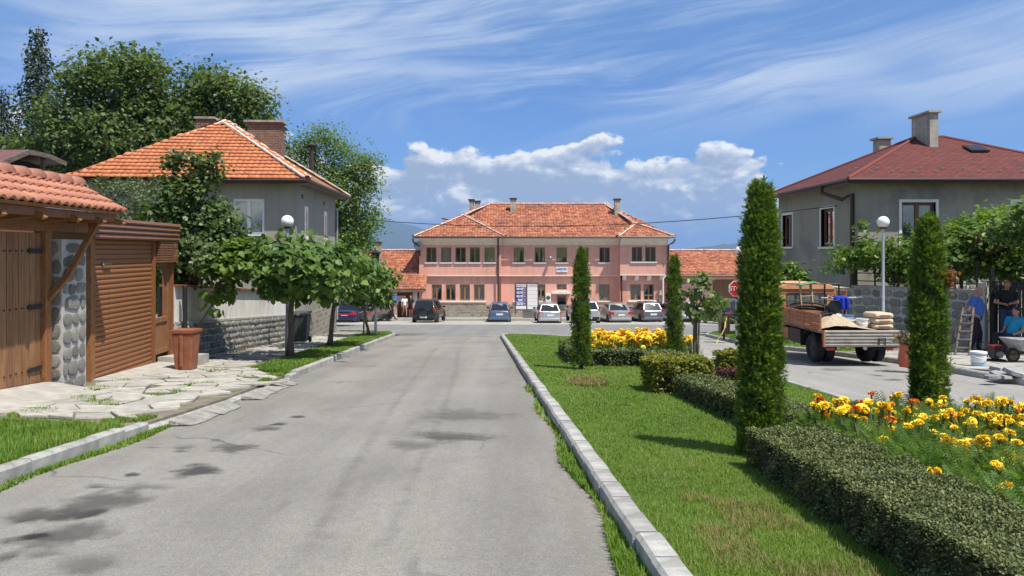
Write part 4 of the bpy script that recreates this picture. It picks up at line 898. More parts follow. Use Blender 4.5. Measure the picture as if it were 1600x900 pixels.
# globe lamps
def globe_lamp(loc, H, label, gr=.165, r=.045, grp='globe street lamps'):
    t = thing('street_lamp', label, 'street lamp', loc, 0, grp)
    mb = MB(); mb.tube([(0, 0, 0), (0, 0, .9), (0, 0, .92), (0, 0, H - gr * 1.9)], [r * 1.35, r * 1.3, r, r * .8], 10); mb.build('pole', M['galv'], t, smooth=True, world=False)
    mb = MB(); mb.lathe([(.001, H - gr * 2.1), (.09, H - gr * 2.1), (.10, H - gr * 1.92), (.075, H - gr * 1.8), (.001, H - gr * 1.8)], n=12); mb.build('collar', M['iron'], t, world=False)
    mb = MB(); mb.ell((0, 0, H - gr), gr, 20, 12); mb.build('globe', M['globe'], t, smooth='all', world=False); return t
l_ = G(449, 552, .12); globe_lamp(l_, P(0, 346, l_.y).z + .165 - l_.z, 'white globe lamp rising behind the first round street tree')
l_ = Vector((P(1380, 500, 20.6).x, 20.6, gz(20.6) + .1)); globe_lamp(l_, P(0, 347, l_.y).z + .165 - l_.z, 'white globe lamp on a steel pole in front of the grapevine')
l_ = Vector((P(1155, 500, 28.3).x, 28.3, gz(28.3) + .1)); globe_lamp(l_, P(0, 391, l_.y).z + .15 - l_.z, 'white globe lamp beside the stop sign, half hidden by a conifer', .15, .05)
l_ = G(587, 524, .12); t = thing('lantern_post', 'slim grey post with a dark lantern among the far street trees', 'street lamp', l_); Hh = P(0, 408, l_.y).z - l_.z
mb = MB(); mb.tube([(0, 0, 0), (0, 0, Hh)], [.06, .045], 8); mb.build('pole', M['galv'], t, smooth=True, world=False); mb = MB(); mb.lathe([(.02, Hh), (.12, Hh + .08), (.17, Hh + .3), (.24, Hh + .34), (.03, Hh + .46), (.001, Hh + .5)], n=6); mb.build('lantern', M['iron'], t, world=False)

# grey left house with an orange tiled roof
HC = Vector((-8.02, 27.5, -2.0)); lh = thing('grey_house', 'grey rendered house with bright orange tiled hip roof and two brick chimneys', 'house', HC, .0493)
LW, LD, LHh = 7.4, 7.7, 5.95; Xl, Yl = Vector((1, 0, 0)), Vector((0, 1, 0))
mb = MB(); fw = (LW + P(362, 0, 27.3).x - HC.x, LW + P(411, 0, 27.3).x - HC.x)
wz = (2.06 + 2.0, 3.39 + 2.0); rw = [(1.35, 2.05, 3.75, 5.2), (5.05, 5.8, 3.75, 5.2)]
wall(mb, (-LW, 0, 0), Xl, -Yl, LW, LHh, [(fw[0], fw[1], *wz)], .14)
wall(mb, (0, 0, 0), Yl, Xl, LD, LHh, [r for r in rw], .14); wall(mb, (0, LD, 0), -Xl, Yl, LW, LHh, []); wall(mb, (-LW, LD, 0), -Yl, -Xl, LD, LHh, [])
mb.build('wall', M['render_grey'], lh, world=False)
mb = MB(); mb.box(-LW - .05, .05, -.05, LD + .05, -.3, .95); mb.build('plinth', M['plinth'], lh, world=False)
def lwin(O, ux, n, r, **k):
    Wm = W[lh.name]; w = window(lh, Wm @ Vector(O), Wm.to_3x3() @ Vector(ux), Wm.to_3x3() @ Vector(n), *r, 'upvc', **k); return w
lwin((-LW, 0, 0), Xl, -Yl, (fw[0], fw[1], *wz), d=.06, fw=.09, mull=1, curtain='blind', sill=(.04, .08, .05))
for r in rw: lwin((0, 0, 0), Yl, Xl, r, d=.012, fw=.20, mull=0, curtain='blind', sill=(.04, .08, .05))
ez = 6.05; e1, e2, e3, e4 = Vector((-LW - .55, -.52, ez)), Vector((.52, -.52, ez)), Vector((.52, LD + .5, ez)), Vector((-LW - .55, LD + .5, ez)); ra, rb = Vector((-3.72, 3.3, 8.74)), Vector((-3.72, 4.4, 8.74))
Wm = W[lh.name]; tw = lambda *ps: [Wm @ p for p in ps]
mb = MB(); slopes = [tw(e1, e2, ra), tw(e2, e3, rb, ra), tw(e3, e4, rb), tw(e4, e1, ra, rb)]
for s in slopes: roof_deck(mb, s, .06)
mb.build('roof', M['wood_dark'], lh)
tiling(slopes[:2] + slopes[3:], .21, .27, M['tile_orange'], lh, k=4, bow=.022, lift=.05)
for a, b in ((e1, ra), (e2, ra), (e3, rb), (ra, rb)): caps(Wm @ a + UP * .06, Wm @ b + UP * .06, lh, 'hip_tile', .38, .115, M['tile_orange'])
mb = MB(); mb.box(-LW - .5, .47, -.47, LD + .45, LHh - .02, LHh + .03); mb.build('eaves_soffit', M['eavewood'], lh, world=False)
mb = MB()
for a, b in ((e1, e2), (e2, e3), (e4, e1)): mb.beam(Wm @ a - UP * .06, Wm @ b - UP * .06, .03, .16)
mb.build('fascia', M['brownmetal'], lh)
mb = MB()
for a, b, o_ in ((e1, e2, Vector((0, -.07, -.03))), (e2, e3, Vector((.07, 0, -.03)))): mb.tube([Wm @ (a + o_), Wm @ (b + o_)], .06, 8)
mb.build('gutter', M['brownmetal'], lh); mb = MB(); mb.tube([Wm @ Vector(p) for p in ((.55, LD + .3, 5.95), (.4, LD + .1, 5.7), (.1, LD - .1, 5.4), (.1, LD - .1, .2))], .045, 8); mb.build('downpipe', M['galv'], lh)
for y in (.85, 4.9):
    mb = MB(); mb.box(.0, .012, y, y + .28, 5.45, 5.63); mb.build('vent', M['iron'], lh, world=False)
def chimney(root, c, sx, sy, z0, z1, m, capm, over=.07, ct=.09):
    mb = MB(); x, y = c; mb.box(x - sx / 2, x + sx / 2, y - sy / 2, y + sy / 2, z0, z1); ch = mb.build('chimney', m, root, world=False)
    mb = MB(); mb.box(x - sx / 2 - over, x + sx / 2 + over, y - sy / 2 - over, y + sy / 2 + over, z1, z1 + ct); mb.build('cap', capm, ch, world=False); return ch
chimney(lh, (-4.95, 4.8), .75, .6, 7.2, 9.12, M['brick'], M['chim'], .06)
chimney(lh, (-2.55, 5.2), 1.45, .65, 6.8, 9.05, M['brick'], M['chim'], .12)
mb = MB(); mb.tube([(-1.0, 7.2, 7.0), (-1.0, 7.2, 8.35)], .09, 8); mb.lathe([(.2, 8.35), (.22, 8.4), (.02, 8.5)], (-1, 7.2, 0), 10); mb.build('flue', M['brownmetal'], lh, world=False)
mb = MB(); mb.tube([(-.18, -.03, 4.25), (-.18, -.25, 4.35), (-.18, -.25, 4.6)], .02, 6); mb.ell((-.18, -.25, 4.62), .05, 8, 6); mb.build('insulator_hook', M['iron'], lh, world=False)

# house with a half-hipped brown roof far left
sh = thing('ochre_house', 'ochre gabled house with brown sheet roof behind the gate canopy', 'house', (-17, 24, gz(24)))
c_ = -20.0; q = lambda u, v: P(u, v, c_ * F / (u - 800))
fe, r1_, r2_, re_ = q(-4, 254), q(43.5, 234), q(75, 232.5), q(102, 253); r2_.z = r1_.z; far = Vector((-13, 0, 0))
mb = MB(); roof_deck(mb, [fe, r1_, r1_ + far, fe + far], .12); roof_deck(mb, [r2_, re_, re_ + far, r2_ + far], .12); roof_deck(mb, [r1_, r2_, r2_ + far, r1_ + far], .10); mb.build('roof', M['metalroof'], sh)
mb = MB()
for a, b in ((fe, r1_), (r1_, r2_), (r2_, re_)): mb.beam(a - UP * .09 + Vector((.04, 0, 0)), b - UP * .09 + Vector((.04, 0, 0)), .05, .20)
mb.build('barge_board', M['eavewood'], sh)
xw = c_ - .9; mb = MB(); gb = gz(24) - .5
mb.prism([Vector((xw, fe.y + .5, gb)), Vector((xw, re_.y - .4, gb)), Vector((xw, re_.y - .4, re_.z - .2)), Vector((xw, r2_.y, r2_.z - .3)), Vector((xw, r1_.y, r1_.z - .3)), Vector((xw, fe.y + .5, fe.z - .2))], (-12, 0, 0)); mb.build('wall', M['ochre'], sh)
mb = MB(); mb.prism([Vector((xw + .02, r1_.y + .5, gb)), Vector((xw + .02, re_.y - .45, gb)), Vector((xw + .02, re_.y - .45, re_.z - .25)), Vector((xw + .02, r2_.y, r2_.z - .35)), Vector((xw + .02, r1_.y + .1, r1_.z - .35))], (.04, 0, 0)); mb.build('gable_shade', M['interior'], sh)  # near-black sheet painting in the shade under the deep gable overhang
mb = MB(); mb.beam(Vector((c_ - .2, r1_.y + 1.3, r1_.z - .1)), Vector((c_ - .2, r1_.y + 1.3, gb)), .14, .14, (0, 1, 0)); mb.build('gable_post', M['eavewood'], sh)

# ------------------------------------------------------------------ trees
def lobe(u, v, Y, ru, rv, rd=None):   # a crown lobe seen at (u, v) with radii in photo px, standing at depth Y
    c = P(u, v, Y); k = Y / F; return (c[:], (ru * k, (rd or ru) * k, rv * k))
CAT = []
for i, (b, u, v, ru, rv, lab) in enumerate([((453, 558), 462, 416, 96, 46, 'nearest round-headed street tree, its trunk beside the wheelie bin'), ((515, 541), 530, 425, 76, 40, 'second round-headed street tree along the verge'), ((577, 525), 570, 438, 54, 36, 'farthest round-headed street tree, beside the lantern post')]):
    g = G(*b, .12); lo = [lobe(u, v, g.y, ru, rv), lobe(u + ru * .35, v + rv * .3, g.y - .3, ru * .7, rv * .75), lobe(u - ru * .35, v + rv * .2, g.y + .1, ru * .65, rv * .75), lobe(u, v + rv * .1, g.y - .8, ru * .7, rv * .7), lobe(u, v + rv * .05, g.y + .8, ru * .7, rv * .7)]
    tree('catalpa_tree', lab, g, P(u - 5, v + rv * .75, g.y), lo, M['l_catalpa'], (.18, .18, .17)[i], (210, 170, 130)[i], (24, 22, 22)[i], .17, (.085, .08, .06)[i], 12, LEAF6, 'round-headed street trees', .5, .55, .75)
g = G(568, 526, .12); st_ = thing('tree_stake', 'thin wooden stake leaning beside the farthest round-headed tree', 'stake', g); mb = MB(); mb.tube([g, P(570, 455, g.y)], .035, 6); mb.build('stake', M['bark'], st_)
# fruit tree leaning over the wall by the kiosk
b = Vector((-8.1, 17.6, gz(17.6))); Y = 17.4
lo = [lobe(300, 335, Y, 44, 52), lobe(258, 345, Y, 32, 40), lobe(262, 392, Y, 34, 38), lobe(345, 350, Y, 26, 30), lobe(280, 270, Y, 21, 46), lobe(324, 258, Y, 22, 32), lobe(335, 372, Y, 42, 42), lobe(285, 400, Y, 42, 45), lobe(318, 402, Y - .3, 40, 32), lobe(278, 430, Y, 20, 22)]
tree('fruit_tree', 'dark glossy fruit tree with upright shoots beside the brown kiosk', b, P(300, 440, Y), lo, M['l_fruit'], .105, 390, 30, .15, .10, 22, LEAF5, None, .25, .5, .7)
Y = 17.0; lo = [lobe(352, 415, Y, 32, 30), lobe(343, 452, Y, 16, 20), lobe(372, 395, Y, 28, 28), lobe(335, 478, Y, 6, 22)]
tree('climbing_vine', 'vine with broad leaves spilling over the white garden wall', Vector((-7.9, 17.2, gz(17.2))), P(350, 450, Y), lo, M['l_vine'], .17, 60, 14, .12, .03, 8, LEAF6, None, .3, .5, .75, 'vine')
Y = 19.5; lo = [lobe(195, 312, Y, 50, 30), lobe(160, 300, Y, 22, 22), lobe(225, 300, Y, 35, 26), lobe(190, 350, Y, 60, 30)]
tree('plum_tree', 'small grey-green tree showing above the brown kiosk', Vector((P(195, 0, Y).x, Y, gz(Y))), P(195, 350, Y), lo, M['l_plum'], .09, 130, 30, .16, .07, 14, LEAF4)
# big trees behind the houses
Y = 41; lo = [lobe(190, 135, Y, 75, 60), lobe(222, 118, Y, 42, 42), lobe(130, 190, Y, 60, 60), lobe(190, 220, Y, 90, 60), lobe(110, 260, Y, 45, 40), lobe(250, 200, Y, 60, 60), lobe(60, 255, Y, 50, 40)]
tree('walnut_tree', 'large dark walnut tree towering over the left end of the orange tiled roof', Vector((P(185, 0, Y).x, Y, gz(Y))), P(185, 250, Y), lo, M['l_walnut'], .27, 600, 46, .50, .32, 30, LEAF4, 'walnut trees', .45, .45, .5)
Y = 42; lo = [lobe(325, 140, Y, 34, 36), lobe(365, 150, Y, 40, 30), lobe(395, 160, Y, 24, 18), lobe(310, 195, Y, 50, 50), lobe(365, 195, Y, 40, 35), lobe(425, 225, Y, 22, 26), lobe(412, 176, Y, 10, 14)]
tree('walnut_tree', 'walnut tree rising behind the two brick chimneys', Vector((P(335, 0, Y).x, Y, gz(Y))), P(335, 240, Y), lo, M['l_walnut'], .27, 340, 44, .50, .28, 24, LEAF4, 'walnut trees', .4, .45, .5)
Y = 44; lo = [lobe(500, 225, Y, 34, 28), lobe(545, 255, Y, 36, 30), lobe(478, 250, Y, 24, 24), lobe(520, 300, Y, 60, 42), lobe(570, 275, Y, 18, 30), lobe(560, 350, Y, 34, 34), lobe(530, 380, Y, 45, 30), lobe(585, 250, Y, 9, 8), lobe(585, 330, Y, 10, 10)]
tree('locust_tree', 'feathery light green tree between the grey house and the pink station', Vector((P(515, 0, Y).x, Y, gz(Y))), P(518, 350, Y), lo, M['l_locust'], .17, 430, 62, .42, .2, 34, LEAF4, None, .35, .6, .25)
def spruce(label, u, vt, vb, ru, Y, n, gap=.0):
    top = P(u, vt, Y); base = Vector((top.x, Y, gz(Y))); H = top.z - base.z; t = thing('spruce_tree', label, 'tree', base, 0, 'dark spruces'); R = ru * Y / F; pts = []; out = []
    z0 = P(0, vb, Y).z - base.z; mb = MB(); mb.tube([(0, 0, 0), (0, 0, H)], [.22, .02], 8); mb.build('trunk', M['bark'], t, world=False); mb = MB()
    k = 0; z = H - .2
    while z > z0:
        fr = (H - z) / (H - z0); L = R * min(1, .12 + 1.0 * fr ** .75)
        for j in range(7):
            a = k * 2.4 + j * 2 * PI / 7 + random.uniform(-.3, .3); l = L * random.uniform(.55, 1.15); e = Vector((math.cos(a) * l, math.sin(a) * l, z - l * random.uniform(.25, .45)))
            mb.tube([(0, 0, z), e], [.03, .008], 4, False)
            m_ = int(n * l / R); ts = RNG.uniform(.15, 1, m_) ** .7
            p = np.outer(ts, np.array(e) - np.array([0, 0, z])) + np.array([0, 0, z]) + RNG.normal(size=(m_, 3)) * .16 * np.array([1, 1, .8]); p[:, 2] -= np.abs(RNG.normal(size=m_)) * .25; pts.append(p); out.append(np.tile([math.cos(a), math.sin(a), -.6], (m_, 1)))
        z -= .42; k += 1
    stuff(mb.build('branches', M['bark'], t, world=False))
    leaves('crown', np.concatenate(pts), M['l_spruce'], .22, t, LEAF4, .5, .4, world=False, out=np.concatenate(out), outw=.9)
spruce('tall dark spruce standing left of the walnut trees', 60, 40, 300, 50, 47, 75); spruce('spruce cut off by the left edge of the photo', 2, 135, 300, 42, 45, 60)

# clipped conifers of the median
def column_mesh(H, R, n, seed):
    """upright sprays gathered into clumps over a narrow column, with gaps to the dark twigs between them"""
    rg = np.random.default_rng(seed); k = n // 26
    t = rg.random(k) ** .92; a = rg.uniform(0, 2 * PI, k); z = .05 + t * (H - .08)
    prof = lambda t_: R * (1.16 - .34 * t_) * np.clip((1.015 - t_) / .24, 0, 1) ** .55
    rr = prof(t) * (1 + .10 * np.sin(a * 3 + z * 4 + seed) + .07 * np.sin(a * 5 - z * 9)) * rg.uniform(.80, 1.08, k); out = np.stack([np.cos(a), np.sin(a), np.zeros(k)], 1)
    c = np.stack([rr * np.cos(a), rr * np.sin(a), z], 1); tone = np.clip(.5 + .32 * rg.normal(size=k) * .8 + .2 * np.sin(a * 2 + z * 3), 0, 1); m = 26; N_ = k * m
    ci = np.repeat(np.arange(k), m); loc = rg.normal(size=(N_, 3)) * np.array([.022, .022, .034]); pos = c[ci] + loc + out[ci] * .008
    d = out[ci] * rg.uniform(.35, 1.0, (N_, 1)) + np.array([0, 0, 1.0]) + loc * 12 + rg.normal(size=(N_, 3)) * .25; nm = out[ci] + rg.normal(size=(N_, 3)) * .45
    pos[:, 2] = np.maximum(pos[:, 2], .01)
    return scatter_mesh('crown', FROND[0], FROND[1], pos, frames(d, nm), rg.uniform(.04, .075, N_) * (1 + .5 * (rg.random(N_) > .97)), M['l_cypress'], np.clip(tone[ci] * .75 + rg.random(N_) * .4 - .06, 0, 1))
def conifer(label, loc, H, R, mesh=None, n=15000, seed=1):
    t = thing('column_conifer', label, 'conifer', loc, random.uniform(0, 6), 'clipped column conifers')
    link('crown', mesh or column_mesh(H, R, n, seed), t); mb = MB(); mb.tube([(0, 0, -.05), (0, 0, H * .5), (0, 0, H * .86)], [.045, .035, .01], 6)
    mb.tube([(0, 0, .1), (0, 0, H * .3), (0, 0, H * .75), (0, 0, H * .93)], [R * .80, R * .80, R * .55, R * .1], 8); mb.build('trunk', M['core'], t, world=False); return t  # trunk mesh also holds a wide dark core, added to block light inside
M['core'] = mat("inner_shade", (0.035, 0.03, 0.016), 1.0, (0.03, 0.045, 0.018), 8)  # shade colour for the solid cores inside conifers and hedges
C1 = Vector((2.195, 6.55, gz(6.55) + .08)); conifer('tallest looking column conifer at the corner of the near flower bed hedge', C1, P(0, 291, 6.55).z - C1.z, .120, None, 24000, 3)
C4 = Vector((4.56, 8.1, gz(8.1) + .08)); t = conifer('column conifer with a brown scorched tip behind the near marigolds', C4, P(0, 342, 8.1).z - C4.z, .126, None, 20000, 5)
mb_p = np.stack([RNG.normal(size=500) * .05 - .03, RNG.normal(size=500) * .04 - .15, 1.62 + RNG.normal(size=500) * .05], 1)
stuff(leaves('scorched_patch', mb_p, leafmat('scorched_spray', [(.20, .09, .03), (.30, .15, .06)]), .055, t, SPRAY, .4, -.4, world=False))
C2 = G(908, 577, .1); mesh2 = column_mesh(P(0, 389, C2.y).z - C2.z, .128, 10000, 8); conifer('column conifer left of the far marigold bed', C2, P(0, 389, C2.y).z - C2.z, .128, mesh2)
C3 = G(1054, 567, .1); conifer('column conifer right of the far marigold bed', C3, P(0, 401, C3.y).z - C3.z, .125, None, 10000, 9)
# hedges
def hedge(name, label, x0, x1, y0, y1, h, m, size, n, rz=0.0, twig=True, rough=.025, cat='hedge', up=.10):
    cx, cy = (x0 + x1) / 2, (y0 + y1) / 2; loc = GP(cx, cy, up); t = thing(name, label, cat, loc, rz); w, d = (x1 - x0) / 2, (y1 - y0) / 2
    A = np.array([4 * w * d, 2 * d * h, 2 * d * h, 2 * w * h, 2 * w * h]); cnt = (n * A / A.sum()).astype(int); pos = []; out = []
    for k, c in enumerate(cnt):
        a = RNG.uniform(-1, 1, c); b = RNG.uniform(0, 1, c); e = np.abs(RNG.normal(size=c)) * .03
        if k == 0: b = b * 2 - 1; p = np.stack([a * w, b * d, h - e], 1); o = (0, 0, 1)
        elif k < 3: s = (-1, 1)[k - 1]; p = np.stack([np.full(c, s * w) - s * e, a * d, b * h], 1); o = (s, 0, .2)
        else: s = (-1, 1)[k - 3]; p = np.stack([a * w, np.full(c, s * d) - s * e, b * h], 1); o = (0, s, .2)
        pos.append(p); out.append(np.tile(o, (c, 1)))
    pos = np.concatenate(pos); out = np.concatenate(out)
    side_ = out[:, 2] < .9; gap_ = np.sin(pos[:, 0] * 11 + pos[:, 1] * 6 + 2 * np.sin(pos[:, 2] * 13)) * np.sin(pos[:, 1] * 13 + 3 * np.sin(pos[:, 1] * 2.3)) ; keep = ~(side_ & (gap_ > .30) & (RNG.random(len(pos)) < .85)); pos = pos[keep]; out = out[keep]  # side leaves dropped in blotches so the dark core reads as shade
    bmp = np.sin(pos[:, 0] * 7 + 2 * np.sin(pos[:, 1] * 3.1)) * np.sin(pos[:, 1] * 6.3 + 1.4 * np.sin(pos[:, 2] * 8)) ; bm2 = np.sin(pos[:, 0] * 19 + pos[:, 1] * 3) * np.sin(pos[:, 1] * 17 + pos[:, 2] * 11)
    pos += out * (bmp * rough + bm2 * rough * .6 + RNG.normal(size=len(pos)) * .008)[:, None]
    pos[:, 2] += -SL * pos[:, 1]
    leaves('foliage', pos, m, size, t, LEAF4, .62, -.05, world=False, out=out, outw=.55)
    mb = MB(); k = .05; mb.hexa([(-w + k, -d + k, 0 + SL * (d - k)), (w - k, -d + k, SL * (d - k)), (w - k, d - k, -SL * (d - k)), (-w + k, d - k, -SL * (d - k)), (-w + k, -d + k, h - k + SL * (d - k)), (w - k, -d + k, h - k + SL * (d - k)), (w - k, d - k, h - k - SL * (d - k)), (-w + k, d - k, h - k - SL * (d - k))]); mb.build('shade_core', M['core'], t, world=False)  # solid dark block standing in for the shaded depth of the hedge
    return t
hedge('box_hedge', 'long low clipped hedge edging the near marigold bed', 1.93, 2.60, 2.2, 6.12, .32, M['l_hedge'], .019, 100000)
hedge('box_hedge', 'short hedge across the far end of the near marigold bed', 2.5, 4.3, 6.9, 7.45, .33, M['l_hedge'], .025, 26000)
hedge('box_hedge', 'dark hedge between the golden shrub and the corner conifer', 2.45, 2.95, 7.2, 10.8, .29, M['l_hedge'], .028, 32000, .05)
hedge('box_hedge', 'hedge across the front of the far marigold bed', 1.6, 2.95, 15.6, 16.2, .32, M['l_hedge'], .05, 7000)
hedge('box_hedge', 'small hedge running left behind the far column conifer', 1.25, 1.75, 16.3, 19.8, .34, M['l_hedge'], .055, 5000)
hedge('box_hedge', 'hedge along the right side of the far marigold bed', 2.75, 3.35, 12.6, 15.6, .34, M['l_hedge'], .045, 8000)
hedge('golden_shrub', 'clipped golden green shrub block, the nearer of the pair on the lawn', 2.08, 2.58, 10.95, 11.75, .48, M['l_gold'], .05, 8000, .05, cat='shrub', rough=.05)
hedge('golden_shrub', 'clipped golden green shrub block, right of its twin in front of the sapling', 2.60, 3.02, 11.1, 11.85, .46, M['l_gold'], .05, 8000, .0, cat='shrub', rough=.05)
hedge('golden_shrub', 'clipped golden shrub block right of the staked sapling', 4.05, 4.62, 14.3, 14.9, .36, M['l_gold'], .05, 6000, cat='shrub', rough=.04)
hedge('barberry_strip', 'low dark red shrubs at the foot of the sapling', 3.0, 4.1, 12.7, 13.3, .16, M['l_barb'], .05, 3500, cat='shrub')
# staked sapling
g = G(1090, 588, .1); tp = P(1093, 425, g.y); Y = g.y
lo = [lobe(1095, 440, Y, 18, 13), lobe(1080, 455, Y, 12, 10), lobe(1112, 470, Y, 18, 14), lobe(1078, 468, Y, 12, 10), lobe(1100, 490, Y, 24, 12), lobe(1128, 470, Y, 8, 7), lobe(1070, 452, Y, 8, 6)]
sp_ = tree('pear_sapling', 'young tree with pale drooping leaves tied to a stake on the median', g, P(1092, 490, Y), lo, M['l_pear'], .085, 44, 12, .07, .022, 18, LEAF5, None, .3, .4, .9)
mb = MB(); mb.tube([g + Vector((-.05, .05, -.1)), P(1088, 482, Y) + Vector((0, .05, 0))], .042, 8); mb.build('stake', M['bark'], sp_)

# marigolds
def marigold_parts():
    """a few plants worth of shared meshes: leafy base, bloom head, stem"""
    fol = []
    for s in range(5):
        rg = np.random.default_rng(s + 40); n = 260; u_ = rg.normal(size=(n, 3)); u_ /= np.linalg.norm(u_, axis=1, keepdims=True); r = rg.uniform(.3, 1, n) ** .6
        p = u_ * r[:, None] * np.array([.19, .19, .16]) + np.array([0, 0, .18]); p[:, 2] = np.maximum(p[:, 2], .01); d = u_ + np.array([0, 0, .35]) + rg.normal(size=(n, 3)) * .5
        fol.append(scatter_mesh('foliage', PINN[0], PINN[1], p, frames(d, rg.normal(size=(n, 3)) * .7 + np.array([0, 0, .9])), rg.uniform(.05, .095, n), M['l_mari'], rg.random(n)))
    heads = {}
    for key, m in (('y', M['bl_yellow']), ('o', M['bl_orange'])):
        L = []
        for s in range(3):
            rg = np.random.default_rng(s + 70); P_ = []; D = []; N_ = []
            k = 62
            for j in range(k):      # a pompom: petals all over a flattened dome
                zc = 1 - (j + .5) / k * 1.12; a = j * 2.39996 + rg.uniform(-.2, .2); rr_ = math.sqrt(max(0, 1 - zc * zc)); nrm = np.array([rr_ * math.cos(a), rr_ * math.sin(a), zc])
                P_.append(nrm * np.array([.52, .52, .40]) * rg.uniform(.9, 1.05)); tang = np.array([math.cos(a) * (zc + .35), math.sin(a) * (zc + .35), -rr_ * .6 + .25]); D.append(tang + nrm * .55 + rg.normal(size=3) * .2); N_.append(nrm + rg.normal(size=3) * .3)
            L.append(scatter_mesh('bloom', [(0, -.1, 0), (-.22, .20, .03), (-.20, .46, -.03), (0, .52, .04), (.20, .46, -.03), (.22, .20, .03)], [(0, 3, 2, 1), (0, 5, 4, 3)], np.array(P_), frames(np.array(D), np.array(N_)), 1.0, m, rg.random(len(P_))))
        heads[key] = L
    mb = MB(); mb.lathe([(.001, -.5), (.10, -.45), (.22, -.12), (.30, .02), (.12, .05)], n=7); cal = bpy.data.meshes.new('calyx'); cal.from_pydata(mb.v, [], mb.f); cal.materials.append(M['stem'])
    mb = MB(); mb.lathe([(.001, -.9), (.2, -.6), (.32, .1), (.45, .35), (.2, .25), (.001, .2)], n=7); dead = bpy.data.meshes.new('withered_bloom'); dead.from_pydata(mb.v, [], mb.f); dead.materials.append(M['bl_dead'])
    mb = MB(); mb.tube([(0, 0, 0), (.02, 0, .5), (0, 0, 1)], [.012, .010, .008], 5, False); stem = bpy.data.meshes.new('stem'); stem.from_pydata(mb.v, [], mb.f); stem.materials.append(M['stem'])
    return fol, heads, cal, dead, stem
M['stem'] = mat("green_stem", (.07, .11, .03), .6, (.11, .14, .05), 9)
MF, MH, MC, MD, MS = marigold_parts()
def marigold(x, y, label, group, nb, orange, s=1.0, hh=(.30, .46), bs=(.030, .044), dead=0.0, up=.10):
    t = thing('marigold_plant', label, 'marigold', GP(x, y, up), random.uniform(0, 6), group)
    f = link('foliage', random.choice(MF), t, Matrix.Scale(s * random.uniform(.9, 1.2), 4))
    for _ in range(nb):
        a = random.uniform(0, 6.28); r = random.uniform(0, .17) * s; z = random.uniform(*hh) * s; p = Vector((r * math.cos(a), r * math.sin(a), z)); b0 = Vector((p.x * .4, p.y * .4, .08)); dv = p - b0
        Mx = Matrix.Translation(b0) @ Vector((0, 0, 1)).rotation_difference(dv).to_matrix().to_4x4() @ Matrix.Diagonal((1, 1, dv.length, 1)); link('stem', MS, t, Mx)
        q = 1.12 * random.uniform(*bs) * random.choice((.7, .9, 1, 1)); T = Matrix.Translation(p) @ Matrix.Rotation(random.gauss(0, .3), 4, 'X') @ Matrix.Rotation(random.gauss(0, .3), 4, 'Y') @ Matrix.Scale(q * 1.25, 4)
        if random.random() < dead: link('withered_bloom', MD, t, T @ Matrix.Scale(.55, 4)); continue
        b = link('bloom', random.choice(MH['o' if random.random() < orange else 'y']), t, T); c = link('calyx', MC, b)
NEARLAB = (('leafy marigold plant without blooms at the hedge side of the near bed', 'bloomless marigolds of the near bed'), ('orange and yellow marigold plant in the far left part of the near bed', 'orange marigolds of the near bed'), ('mostly yellow marigold plant in the near bed, towards the right edge', 'yellow marigolds of the near bed'))
k = 0
for j in range(13):
    for i in range(9):
        x = 2.74 + i * .245 + random.uniform(-.07, .07); y = 2.85 + j * .325 + random.uniform(-.09, .09)
        if x > 4.72 or x > y * .74: continue
        back = y > 5.3
        u_, v_ = 800 + F * x / y, 472.5 + 1676 / y - 40
        orange = .32 if u_ < 1420 and y > 4.6 else .06; nb = random.choice((4, 5, 6)) if u_ < 1420 else random.choice((4, 5, 6)) if y > 4.3 else random.choice((3, 4, 4, 5))
        if x < 2.62 + .25 * max(0, 6.2 - y): nb = random.choice((0, 1, 1))
        marigold(x, y, *NEARLAB[0 if nb == 0 else 1 if orange > .3 else 2], nb, orange, 1.12, (.26, .46), (.024, .042), .22 if x > 4.0 and y > 4.9 else .03); k += 1
for j in range(9):
    for i in range(7):
        x = 1.95 + i * .34 + random.uniform(-.1, .1); y = 16.7 + j * .62 + random.uniform(-.2, .2)
        marigold(x, y, 'yellow marigold plant in the far bed between the two distant conifers', 'marigolds of the far bed', random.choice((6, 7, 8)), .07, 1.2, (.28, .48), (.042, .06))

# ------------------------------------------------------------------ the pink station
SY = 61.5; sb = thing('station_building', 'long two storey pink station with red tiled hip roof', 'station', (2.6, SY, -4.0))
ZB = -4.05; zt = P(0, 371, SY).z; FX = Vector((1, 0, 0)); FN = Vector((0, -1, 0))
def facade(u0, u1, Y, ups, lows, lowset, zmid, extra=()):
    """upper and lower wall skins of one stretch of the front"""
    x0, x1 = P(u0, 0, Y).x, P(u1, 0, Y).x; mb = MB(); hs = []; zm = P(0, zmid, Y).z
    for (a, b, c, d) in ups: hs.append((P(a, 0, Y).x - x0, P(b, 0, Y).x - x0, P(0, d, Y).z - zm, P(0, c, Y).z - zm))
    wall(mb, (x0, Y, zm), FX, FN, x1 - x0, zt - zm, hs, .16); hl = []; Y2 = Y + lowset
    for (a, b, c, d) in lows: hl.append((P(a, 0, Y).x - x0, P(b, 0, Y).x - x0, P(0, d, Y).z - ZB, P(0, c, Y).z - ZB))
    wall(mb, (x0, Y2, ZB), FX, FN, x1 - x0, zm - ZB, hl, .16)
    mb.add([(x0, Y, zm), (x1, Y, zm), (x1, Y2, zm), (x0, Y2, zm)], [(0, 1, 2, 3)])
    return mb, x0, x1, hs, hl, zm, Y2
UW = [(666, 682), (689, 705), (711.5, 728), (734, 750), (757, 773)]; LWn = [(674, 690), (696, 711.5), (718, 734), (740, 757)]
parts_ = []
mb1 = facade(655, 783, SY, [(a, b, 386.5, 410) for a, b in UW], [(a, b, 444.5, 470) for a, b in LWn], .18, 431)
CU = [(802.5, 819), (835.5, 851.6), (869.5, 886), (903.5, 920), (936.4, 953)]
